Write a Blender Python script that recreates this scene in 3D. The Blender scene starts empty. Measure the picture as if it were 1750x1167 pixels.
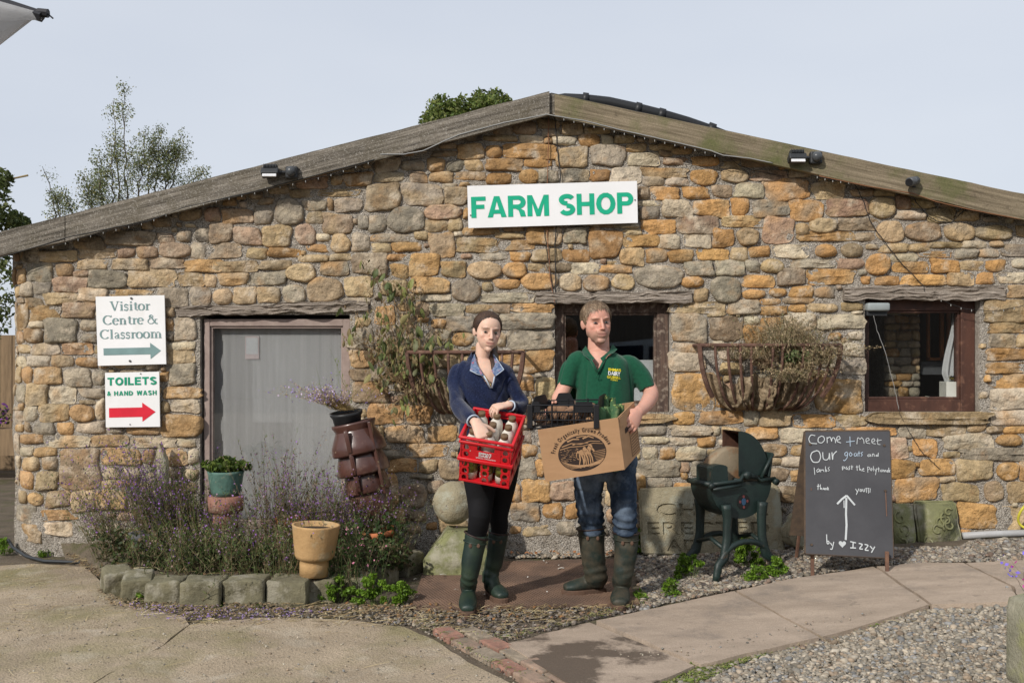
import bpy, bmesh, math, random
import numpy as np
from mathutils import Vector, Matrix, noise as mnoise
R = random.Random(7)
RN = np.random.RandomState(11)
SC = bpy.context.scene
COL = SC.collection
# ---------------------------------------------------------------- camera
F = 1701.0          # focal length in photo pixels (35 mm on 36 mm, photo 1750 px wide)
HZ = 600.0          # horizon row
EYE = 1.5
cam_d = bpy.data.cameras.new('camera'); cam = bpy.data.objects.new('camera', cam_d); COL.objects.link(cam)
cam_d.lens = 35.0; cam_d.sensor_width = 36.0; cam_d.clip_start = 0.05; cam_d.clip_end = 3000
cam_d.shift_y = (HZ - 583.5) / 1750.0
cam.location = (0, 0, EYE); cam.rotation_euler = (math.radians(90), 0, 0)
SC.camera = cam
# ---------------------------------------------------------------- light
SUN_DIR = Vector((0.72, 1.0, -0.78)).normalized()      # the way the light travels
elev = math.asin(-SUN_DIR.z); azim = math.atan2(-SUN_DIR.x, -SUN_DIR.y)   # azimuth from +Y, clockwise to +X
w = bpy.data.worlds.new('World'); SC.world = w; w.use_nodes = True
nt = w.node_tree; nt.nodes.clear()
o_ = nt.nodes.new('ShaderNodeOutputWorld'); bg = nt.nodes.new('ShaderNodeBackground')
sky = nt.nodes.new('ShaderNodeTexSky'); sky.sky_type = 'NISHITA'; sky.sun_disc = False
sky.sun_elevation = elev; sky.sun_rotation = azim; sky.air_density = 1.0; sky.dust_density = 2.0; sky.ozone_density = 1.5
veil = nt.nodes.new('ShaderNodeMix'); veil.data_type = 'RGBA'
tc = nt.nodes.new('ShaderNodeTexCoord'); mp = nt.nodes.new('ShaderNodeMapping'); mp.inputs['Scale'].default_value = (1, 1, 3)
ns = nt.nodes.new('ShaderNodeTexNoise'); ns.inputs['Scale'].default_value = 1.3; ns.inputs['Detail'].default_value = 4
cr = nt.nodes.new('ShaderNodeValToRGB')
cr.color_ramp.elements[0].position = .3; cr.color_ramp.elements[0].color = (5.55, 6.0, 6.85, 1)
cr.color_ramp.elements[1].position = .7; cr.color_ramp.elements[1].color = (6.5, 6.85, 7.45, 1)
nt.links.new(tc.outputs['Generated'], mp.inputs[0]); nt.links.new(mp.outputs[0], ns.inputs['Vector'])
nt.links.new(ns.outputs['Fac'], cr.inputs[0])
veil.inputs[0].default_value = .88          # thin high cloud over the whole sky
nt.links.new(sky.outputs[0], veil.inputs[6]); nt.links.new(cr.outputs[0], veil.inputs[7])
nt.links.new(veil.outputs[2], bg.inputs[0]); bg.inputs[1].default_value = 0.110
nt.links.new(bg.outputs[0], o_.inputs[0])
sd = bpy.data.lights.new('sun', 'SUN'); sun = bpy.data.objects.new('sun', sd); COL.objects.link(sun)
sd.energy = 3.4; sd.angle = math.radians(1.4); sd.color = (1.0, 0.945, 0.87)
sun.rotation_euler = SUN_DIR.to_track_quat('-Z', 'Y').to_euler()
SC.view_settings.view_transform = 'Standard'; SC.view_settings.look = 'None'
SC.view_settings.gamma = 1; SC.view_settings.exposure = 0.08
SC.view_settings.use_curve_mapping = False
SC.render.engine = 'CYCLES'
SC.cycles.max_bounces = 6; SC.cycles.transparent_max_bounces = 12
SC.cycles.use_denoising = True

# ---------------------------------------------------------------- helpers
def P(px, py, Y): return np.array([(px - 875) * Y / F, Y, EYE - (py - HZ) * Y / F])
def gz(x, y):                      # height of the ground
    return 0.055 * np.maximum(0, np.asarray(x, float) - 0.6) * np.clip((np.asarray(y, float) - 3.5) / 2, 0, 1)
def G(px, py, dz=0.0):             # point of the ground seen at a pixel
    y = 6.0
    for _ in range(30):
        x = (px - 875) * y / F
        y = (EYE - float(gz(x, y)) - dz) * F / (py - HZ)
    x = (px - 875) * y / F
    return np.array([x, y, float(gz(x, y)) + dz])
WLOC = {}
def wl(o): return WLOC.get(o.name, np.zeros(3)) if o is not None else np.zeros(3)
def tag(o, label=None, cat=None, group=None, kind=None):
    if label: o['label'] = label
    if cat: o['category'] = cat
    if group: o['group'] = group
    if kind: o['kind'] = kind
    return o
def thing(name, loc, label, cat, group=None):
    o = bpy.data.objects.new(name, None); COL.objects.link(o)
    o.location = tuple(float(v) for v in loc); o.empty_display_size = .1
    WLOC[o.name] = np.array([float(v) for v in loc])
    return tag(o, label, cat, group)
def mk(name, V, Fc, mat, parent=None, smooth=False, cols=None, origin=None):
    V = np.asarray(V, float).reshape(-1, 3)
    if origin is None:
        origin = (V.min(0) + V.max(0)) / 2; origin[2] = V[:, 2].min()
    origin = np.asarray(origin, float)
    me = bpy.data.meshes.new(name)
    L = V - origin
    if isinstance(Fc, np.ndarray):
        n, k = Fc.shape
        me.vertices.add(len(L)); me.vertices.foreach_set('co', L.astype(np.float32).ravel())
        me.loops.add(n * k); me.loops.foreach_set('vertex_index', Fc.astype(np.int32).ravel())
        me.polygons.add(n); me.polygons.foreach_set('loop_start', np.arange(0, n * k, k, dtype=np.int32))
        me.update(calc_edges=True)
    else:
        me.from_pydata(L.tolist(), [], [tuple(f) for f in Fc])
    if smooth: me.polygons.foreach_set('use_smooth', [True] * len(me.polygons))
    if cols is not None:
        a = me.color_attributes.new('Col', 'FLOAT_COLOR', 'POINT')
        c = np.ones((len(V), 4), np.float32); c[:, :3] = cols
        a.data.foreach_set('color', c.ravel())
    me.materials.append(mat)
    o = bpy.data.objects.new(name, me); COL.objects.link(o)
    o.location = tuple(origin - wl(parent)); WLOC[o.name] = origin
    if parent is not None: o.parent = parent
    me.update()
    return o
def clone(o, parent, dloc=None, rot=None, scale=None):
    c = o.copy(); COL.objects.link(c); c.parent = parent
    WLOC[c.name] = wl(o) + (0 if dloc is None else np.asarray(dloc))
    if dloc is not None: c.location = tuple(np.array(o.location) + dloc)
    if rot: c.rotation_euler = rot
    if scale is not None: c.scale = scale
    return c
class MB:
    """collects shapes into one mesh"""
    def __init__(s): s.V = []; s.F = []; s.C = []; s.n = 0
    def add(s, V, Fc, col=None):
        V = np.asarray(V, float).reshape(-1, 3)
        s.V.append(V); s.F += [tuple(int(i) + s.n for i in f) for f in Fc]; s.n += len(V)
        s.C.append(np.tile(np.asarray(col if col is not None else (.5, .5, .5), float), (len(V), 1)) if np.ndim(col) < 2 else col)
        return s
    def box(s, c, d, M=None, col=None, bev=0):
        x, y, z = np.asarray(d, float) / 2
        if bev <= 0:
            V = np.array([(a * x, b * y, e * z) for e in (-1, 1) for b in (-1, 1) for a in (-1, 1)])
            Fc = [(0, 2, 3, 1), (4, 5, 7, 6), (0, 1, 5, 4), (2, 6, 7, 3), (0, 4, 6, 2), (1, 3, 7, 5)]
        else:
            V, Fc = bevbox(x, y, z, bev)
        if M is not None: V = V @ np.asarray(M, float)[:3, :3].T
        return s.add(V + np.asarray(c, float), Fc, col)
    def tube(s, pts, r, n=6, col=None, cap=True):
        V, Fc = tube(pts, r, n, cap); return s.add(V, Fc, col)
    def out(s, name, mat, parent=None, smooth=False, origin=None):
        return mk(name, np.concatenate(s.V), s.F, mat, parent, smooth, np.concatenate(s.C), origin)
def bevbox(x, y, z, b):
    bm = bmesh.new(); bmesh.ops.create_cube(bm, size=2)
    for v in bm.verts: v.co = Vector((v.co.x * x, v.co.y * y, v.co.z * z))
    bmesh.ops.bevel(bm, geom=bm.edges[:], offset=min(b, x * .9, y * .9, z * .9), segments=2, affect='EDGES', profile=.5)
    V = np.array([v.co[:] for v in bm.verts]); Fc = [[v.index for v in f.verts] for f in bm.faces]
    bm.verts.index_update(); Fc = [[v.index for v in f.verts] for f in bm.faces]; bm.free()
    return V, Fc
def tube(pts, r, n=6, cap=True):
    pts = np.asarray(pts, float); k = len(pts)
    r = np.full(k, r) if np.isscalar(r) else np.asarray(r, float)
    T = np.gradient(pts, axis=0); T /= np.linalg.norm(T, axis=1)[:, None] + 1e-12
    up = np.array([0, 0, 1.]) if abs(T[0, 2]) < .9 else np.array([0, 1., 0])
    V = []; a = np.linspace(0, 2 * math.pi, n, endpoint=False)
    u = np.cross(T[0], up); u /= np.linalg.norm(u)
    for i in range(k):
        u = u - T[i] * np.dot(u, T[i]); u /= np.linalg.norm(u) + 1e-12
        v = np.cross(T[i], u)
        V.append(pts[i] + r[i] * (np.cos(a)[:, None] * u + np.sin(a)[:, None] * v))
    V = np.concatenate(V); Fc = []
    for i in range(k - 1):
        for j in range(n):
            Fc.append((i * n + j, i * n + (j + 1) % n, (i + 1) * n + (j + 1) % n, (i + 1) * n + j))
    if cap: Fc.append(tuple(range(n - 1, -1, -1))); Fc.append(tuple(range((k - 1) * n, k * n)))
    return V, Fc
def lathe(prof, n=28, closed=False):
    """prof: (r, z) list"""
    a = np.linspace(0, 2 * math.pi, n, endpoint=False)
    V = np.concatenate([np.stack([r * np.cos(a), r * np.sin(a), np.full(n, z)], 1) for r, z in prof])
    Fc = [(i * n + j, i * n + (j + 1) % n, (i + 1) * n + (j + 1) % n, (i + 1) * n + j) for i in range(len(prof) - 1) for j in range(n)]
    Fc.append(tuple(range(n - 1, -1, -1)))
    if closed: Fc.append(tuple(range((len(prof) - 1) * n, len(prof) * n)))
    return V, Fc
def prism(poly, d, flip=False):
    """poly: 3-D points of the front face; d: vector to the back face"""
    A = np.asarray(poly, float); n = len(A); B = A + np.asarray(d, float)
    V = np.concatenate([A, B]); Fc = [tuple(range(n)), tuple(range(2 * n - 1, n - 1, -1))]
    Fc += [(j, j + n, (j + 1) % n + n, (j + 1) % n) for j in range(n)]
    return V, Fc
def rot(rx=0, ry=0, rz=0):
    return np.array((Matrix.Rotation(rz, 3, 'Z') @ Matrix.Rotation(ry, 3, 'Y') @ Matrix.Rotation(rx, 3, 'X')))
def ellipsoid(c, r, n=20, m=14, M=None):
    th = np.linspace(0, math.pi, m + 1)[1:-1]; ph = np.linspace(0, 2 * math.pi, n, endpoint=False)
    V = [(0, 0, 1.)] + [(math.sin(t) * math.cos(p), math.sin(t) * math.sin(p), math.cos(t)) for t in th for p in ph] + [(0, 0, -1.)]
    V = np.array(V) * np.asarray(r, float)
    if M is not None: V = V @ np.asarray(M).T
    Fc = [(0, 1 + j, 1 + (j + 1) % n) for j in range(n)]
    for i in range(m - 2):
        for j in range(n):
            a = 1 + i * n; b = a + n
            Fc.append((a + j, b + j, b + (j + 1) % n, a + (j + 1) % n))
    e = len(V) - 1; a = 1 + (m - 2) * n
    Fc += [(e, a + (j + 1) % n, a + j) for j in range(n)]
    return V + np.asarray(c, float), Fc
def fnoise(V, s, seed=0, oct=3):
    """fractal value noise for an array of points"""
    o = Vector((seed * 17.3, seed * 5.1, -seed * 9.7))
    return np.array([mnoise.fractal(Vector(v) * s + o, 0.9, 2.0, oct) for v in V])

# ---------------------------------------------------------------- materials
MATS = {}
def mat(name, c1, c2=None, scale=8, detail=6, rough=.8, bump=.25, bscale=60, c3=None, s3=3, t3=.58, spec=.3, metal=0,
        attr=False, stretch=(1, 1, 1), bdist=.01, w3=.06, b2=0, bs2=200, coat=0, trans=0, sheen=0, sss=0, v=(.7, 1.25), rotY=0, c4=None, s4=5, t4=.58, w4=.06, f4=.6, grain=0, bdet=6):
    if name in MATS: return MATS[name]
    m = bpy.data.materials.new(name); m.use_nodes = True; MATS[name] = m
    t = m.node_tree; N = t.nodes; L = t.links; b = N['Principled BSDF']
    g = N.new('ShaderNodeNewGeometry'); mp = N.new('ShaderNodeMapping'); mp.inputs['Scale'].default_value = stretch
    if rotY:
        m0 = N.new('ShaderNodeMapping'); m0.inputs['Rotation'].default_value = (0, rotY, 0); L.new(g.outputs['Position'], m0.inputs[0]); L.new(m0.outputs[0], mp.inputs[0])
    else: L.new(g.outputs['Position'], mp.inputs[0])
    n1 = N.new('ShaderNodeTexNoise'); n1.inputs['Scale'].default_value = scale; n1.inputs['Detail'].default_value = detail; n1.inputs['Roughness'].default_value = .62
    L.new(mp.outputs[0], n1.inputs['Vector'])
    r1 = N.new('ShaderNodeMapRange'); r1.inputs[1].default_value = .32; r1.inputs[2].default_value = .68
    L.new(n1.outputs['Fac'], r1.inputs[0])
    mx = N.new('ShaderNodeMix'); mx.data_type = 'RGBA'; L.new(r1.outputs[0], mx.inputs[0])
    if attr:
        at = N.new('ShaderNodeAttribute'); at.attribute_name = 'Col'
        for k, f in ((6, v[0]), (7, v[1])):
            q = N.new('ShaderNodeMix'); q.data_type = 'RGBA'; q.blend_type = 'MULTIPLY'; q.inputs[0].default_value = 1
            q.inputs[7].default_value = (f, f, f, 1) if k == 6 else (f, f * .98, f * .93, 1)
            L.new(at.outputs['Color'], q.inputs[6]); L.new(q.outputs[2], mx.inputs[k])
    else:
        mx.inputs[6].default_value = (*c1, 1); mx.inputs[7].default_value = (*(c2 or tuple(x * .65 for x in c1)), 1)
    out = mx.outputs[2]
    if c3 is not None:
        n3 = N.new('ShaderNodeTexNoise'); n3.inputs['Scale'].default_value = s3; n3.inputs['Detail'].default_value = 7; n3.inputs['Roughness'].default_value = .65
        L.new(g.outputs['Position'], n3.inputs['Vector'])
        r3 = N.new('ShaderNodeMapRange'); r3.inputs[1].default_value = t3 - w3; r3.inputs[2].default_value = t3 + w3
        L.new(n3.outputs['Fac'], r3.inputs[0])
        m3 = N.new('ShaderNodeMix'); m3.data_type = 'RGBA'; L.new(r3.outputs[0], m3.inputs[0]); L.new(out, m3.inputs[6]); m3.inputs[7].default_value = (*c3, 1)
        out = m3.outputs[2]
    if c4 is not None:
        n4 = N.new('ShaderNodeTexNoise'); n4.inputs['Scale'].default_value = s4; n4.inputs['Detail'].default_value = 6; n4.inputs['Roughness'].default_value = .6; n4.inputs['Distortion'].default_value = .4
        m5 = N.new('ShaderNodeMapping'); m5.inputs['Location'].default_value = (7.3, 3.1, 9.7); L.new(g.outputs['Position'], m5.inputs[0]); L.new(m5.outputs[0], n4.inputs['Vector'])
        r4 = N.new('ShaderNodeMapRange'); r4.inputs[1].default_value = t4 - w4; r4.inputs[2].default_value = t4 + w4; r4.inputs[4].default_value = f4
        L.new(n4.outputs['Fac'], r4.inputs[0])
        m4 = N.new('ShaderNodeMix'); m4.data_type = 'RGBA'; L.new(r4.outputs[0], m4.inputs[0]); L.new(out, m4.inputs[6]); m4.inputs[7].default_value = (*c4, 1)
        out = m4.outputs[2]
    if grain:
        n6 = N.new('ShaderNodeTexNoise'); n6.inputs['Scale'].default_value = 150; n6.inputs['Detail'].default_value = 3; L.new(g.outputs['Position'], n6.inputs['Vector'])
        r6 = N.new('ShaderNodeMapRange'); r6.inputs[1].default_value = .3; r6.inputs[2].default_value = .7; r6.inputs[3].default_value = 1 - grain; r6.inputs[4].default_value = 1 + grain; L.new(n6.outputs['Fac'], r6.inputs[0])
        m6 = N.new('ShaderNodeMix'); m6.data_type = 'RGBA'; m6.blend_type = 'MULTIPLY'; m6.inputs[0].default_value = 1; L.new(out, m6.inputs[6]); L.new(r6.outputs[0], m6.inputs[7]); out = m6.outputs[2]
    L.new(out, b.inputs['Base Color'])
    b.inputs['Roughness'].default_value = rough; b.inputs['Metallic'].default_value = metal
    b.inputs['Specular IOR Level'].default_value = spec
    if coat: b.inputs['Coat Weight'].default_value = coat; b.inputs['Coat Roughness'].default_value = .15
    if sheen: b.inputs['Sheen Weight'].default_value = sheen
    if sss:
        b.inputs['Subsurface Weight'].default_value = sss; b.inputs['Subsurface Radius'].default_value = (.012, .005, .003); b.inputs['Subsurface Scale'].default_value = 1
    if bump:
        nb = N.new('ShaderNodeTexNoise'); nb.inputs['Scale'].default_value = bscale; nb.inputs['Detail'].default_value = bdet; nb.inputs['Roughness'].default_value = .65
        L.new(mp.outputs[0], nb.inputs['Vector'])
        bp = N.new('ShaderNodeBump'); bp.inputs['Strength'].default_value = bump; bp.inputs['Distance'].default_value = bdist
        L.new(nb.outputs['Fac'], bp.inputs['Height']); L.new(bp.outputs[0], b.inputs['Normal'])
        if b2:
            nv = N.new('ShaderNodeTexVoronoi'); nv.inputs['Scale'].default_value = bs2; L.new(g.outputs['Position'], nv.inputs['Vector'])
            bq = N.new('ShaderNodeBump'); bq.inputs['Strength'].default_value = b2; bq.inputs['Distance'].default_value = bdist * .5; bq.invert = True
            L.new(nv.outputs['Distance'], bq.inputs['Height']); L.new(bp.outputs[0], bq.inputs['Normal']); L.new(bq.outputs[0], b.inputs['Normal'])
    if trans:
        tr = N.new('ShaderNodeBsdfTranslucent'); ms = N.new('ShaderNodeMixShader'); ms.inputs[0].default_value = trans
        L.new(out, tr.inputs[0]); L.new(b.outputs[0], ms.inputs[1]); L.new(tr.outputs[0], ms.inputs[2]); L.new(ms.outputs[0], N['Material Output'].inputs[0])
    return m
def glass_mat(name='window_glass', tint=(.96, .97, .97)):
    if name in MATS: return MATS[name]
    m = bpy.data.materials.new(name); m.use_nodes = True; MATS[name] = m
    t = m.node_tree; N = t.nodes; L = t.links; N.remove(N['Principled BSDF'])
    lw = N.new('ShaderNodeLayerWeight'); lw.inputs[0].default_value = .5
    fr = N.new('ShaderNodeMath'); fr.operation = 'POWER'; fr.inputs[1].default_value = 4; L.new(lw.outputs['Facing'], fr.inputs[0])
    ad = N.new('ShaderNodeMath'); ad.operation = 'MULTIPLY_ADD'; ad.inputs[1].default_value = .8; ad.inputs[2].default_value = .12
    tr = N.new('ShaderNodeBsdfTransparent'); tr.inputs[0].default_value = (*tint, 1); gl = N.new('ShaderNodeBsdfGlossy'); gl.inputs['Roughness'].default_value = .015
    ms = N.new('ShaderNodeMixShader'); L.new(fr.outputs[0], ad.inputs[0]); L.new(ad.outputs[0], ms.inputs[0])
    L.new(tr.outputs[0], ms.inputs[1]); L.new(gl.outputs[0], ms.inputs[2]); L.new(ms.outputs[0], N['Material Output'].inputs[0])
    return m
def plain(name, c, rough=.5, **k): return mat(name, c, tuple(x * .8 for x in c), rough=rough, bump=k.pop('bump', .05), **k)
def text_mesh(body, size=1.0, off=0.0, spacing=1.0, shear=0):
    """built-in font turned into flat polygons: returns verts (x, y) and faces, width"""
    cu = bpy.data.curves.new('t', 'FONT'); cu.body = body; cu.size = size; cu.offset = off; cu.space_character = spacing
    cu.resolution_u = 3; cu.fill_mode = 'FRONT'; cu.shear = shear
    ob = bpy.data.objects.new('t', cu); COL.objects.link(ob)
    bpy.context.view_layer.update()
    me = bpy.data.meshes.new_from_object(ob.evaluated_get(bpy.context.evaluated_depsgraph_get()))
    V = np.array([v.co[:] for v in me.vertices]); Fc = [tuple(p.vertices) for p in me.polygons]
    bpy.data.objects.remove(ob); bpy.data.curves.remove(cu); bpy.data.meshes.remove(me)
    return V, Fc
def fit_text(body, O, U, Vv, w, h, Nn, lift=.002, off=.03, spacing=1.0, thick=.0015):
    """text stretched into the box with lower-left corner O, width w along U, height h along Vv, lifted along normal Nn"""
    V, Fc = text_mesh(body, 1.0, off, spacing)
    mn, mx = V.min(0), V.max(0)
    x = (V[:, 0] - mn[0]) / (mx[0] - mn[0]) * w; y = (V[:, 1] - mn[1]) / (mx[1] - mn[1]) * h
    W3 = np.asarray(O) + np.outer(x, U) + np.outer(y, Vv) + np.asarray(Nn) * lift
    return W3, Fc
def leafcloud(n, centers, rad, size, pal, seed, squash=1.0, parent=None, m=None, name='crown', droop=0):
    rs = np.random.RandomState(seed); centers = np.asarray(centers, float); k = rs.randint(0, len(centers), n)
    d = rs.normal(0, 1, (n, 3)); d /= np.linalg.norm(d, axis=1)[:, None]; rr = np.asarray(rad, float) * np.ones(len(centers))
    p = centers[k] + d * (rr[k] * rs.uniform(.25, 1, n) ** .6)[:, None] * [1, 1, squash]
    s = size * rs.uniform(.6, 1.4, n)
    a = rs.normal(0, 1, (n, 3)); a /= np.linalg.norm(a, axis=1)[:, None]; b = np.cross(a, rs.normal(0, 1, (n, 3))); b /= np.linalg.norm(b, axis=1)[:, None] + 1e-9
    if droop: a[:, 2] -= droop; a /= np.linalg.norm(a, axis=1)[:, None]
    V = np.stack([p - a * s[:, None], p + b * s[:, None] * .5, p + a * s[:, None], p - b * s[:, None] * .5], 1).reshape(-1, 3)
    pal = np.array(pal); c = pal[rs.randint(0, len(pal), n)] * rs.uniform(.7, 1.3, (n, 1))
    return mk(name, V, np.arange(n * 4).reshape(-1, 4), m, parent, False, np.repeat(c, 4, 0))
GP = [(.075, .115, .028), (.05, .085, .02), (.10, .13, .03), (.06, .08, .02)]
M_LEAF = mat('leaf_green', (0, 0, 0), attr=True, scale=3, rough=.55, bump=0, trans=.25, v=(.8, 1.2))
# ================================================================ the farm shop gable wall
YW = 7.30
PPM = F / YW
M_STONE = mat('sandstone_rubble', (0, 0, 0), attr=True, scale=14, detail=9, rough=.92, bump=.9, bscale=30, bdist=.030, bdet=12, c3=(.52, .44, .335), s3=7, t3=.61, w3=.07, c4=(.40, .215, .085), s4=8, t4=.62, w4=.07, f4=.38, b2=.35, bs2=26, spec=.12, v=(.74, 1.36), grain=.2)
M_MORTAR = mat('lime_mortar', (.56, .51, .44), (.37, .325, .27), scale=22, detail=9, rough=.95, bump=1.0, bscale=70, bdist=.03, bdet=10, c3=(.66, .62, .56), s3=70, t3=.60, w3=.04, c4=(.20, .165, .125), s4=55, t4=.60, w4=.04, f4=.7, b2=.8, bs2=90, spec=.12, grain=.25)
M_TIMBER = mat('weathered_grey_timber', (.30, .245, .17), (.10, .08, .052), scale=3.5, detail=12, rough=.9, bump=.4, bscale=9, stretch=(.5, 3, 14), rotY=-.218, c3=(.115, .12, .05), s3=2.6, t3=.56, w3=.10, c4=(.07, .055, .04), s4=11, t4=.66, w4=.04, bdist=.010, bdet=10, spec=.12, grain=.18)
M_TIMBER2 = mat('old_timber_with_white_lichen', (.27, .24, .20), (.055, .048, .038), scale=4.5, detail=12, rough=.95, bump=.5, bscale=9, stretch=(.5, 3, 13), rotY=.25, c3=(.11, .095, .068), s3=3.0, t3=.56, w3=.10, c4=(.50, .475, .43), s4=95, t4=.60, w4=.05, f4=.42, bdist=.012, bdet=10, spec=.12, grain=.25)
M_LINTEL = mat('split_oak_lintel', (.50, .43, .36), (.20, .165, .135), scale=5, rough=.95, bump=1.0, bscale=10, stretch=(.7, 4, 13), bdist=.03, bdet=10, spec=.12, grain=.25)
CLR = dict(o=(.46, .27, .115), y=(.42, .315, .185), g=(.30, .262, .208), b=(.29, .215, .142), w=(.50, .43, .325), r=(.37, .25, .175), d=(.10, .085, .07))
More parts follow.
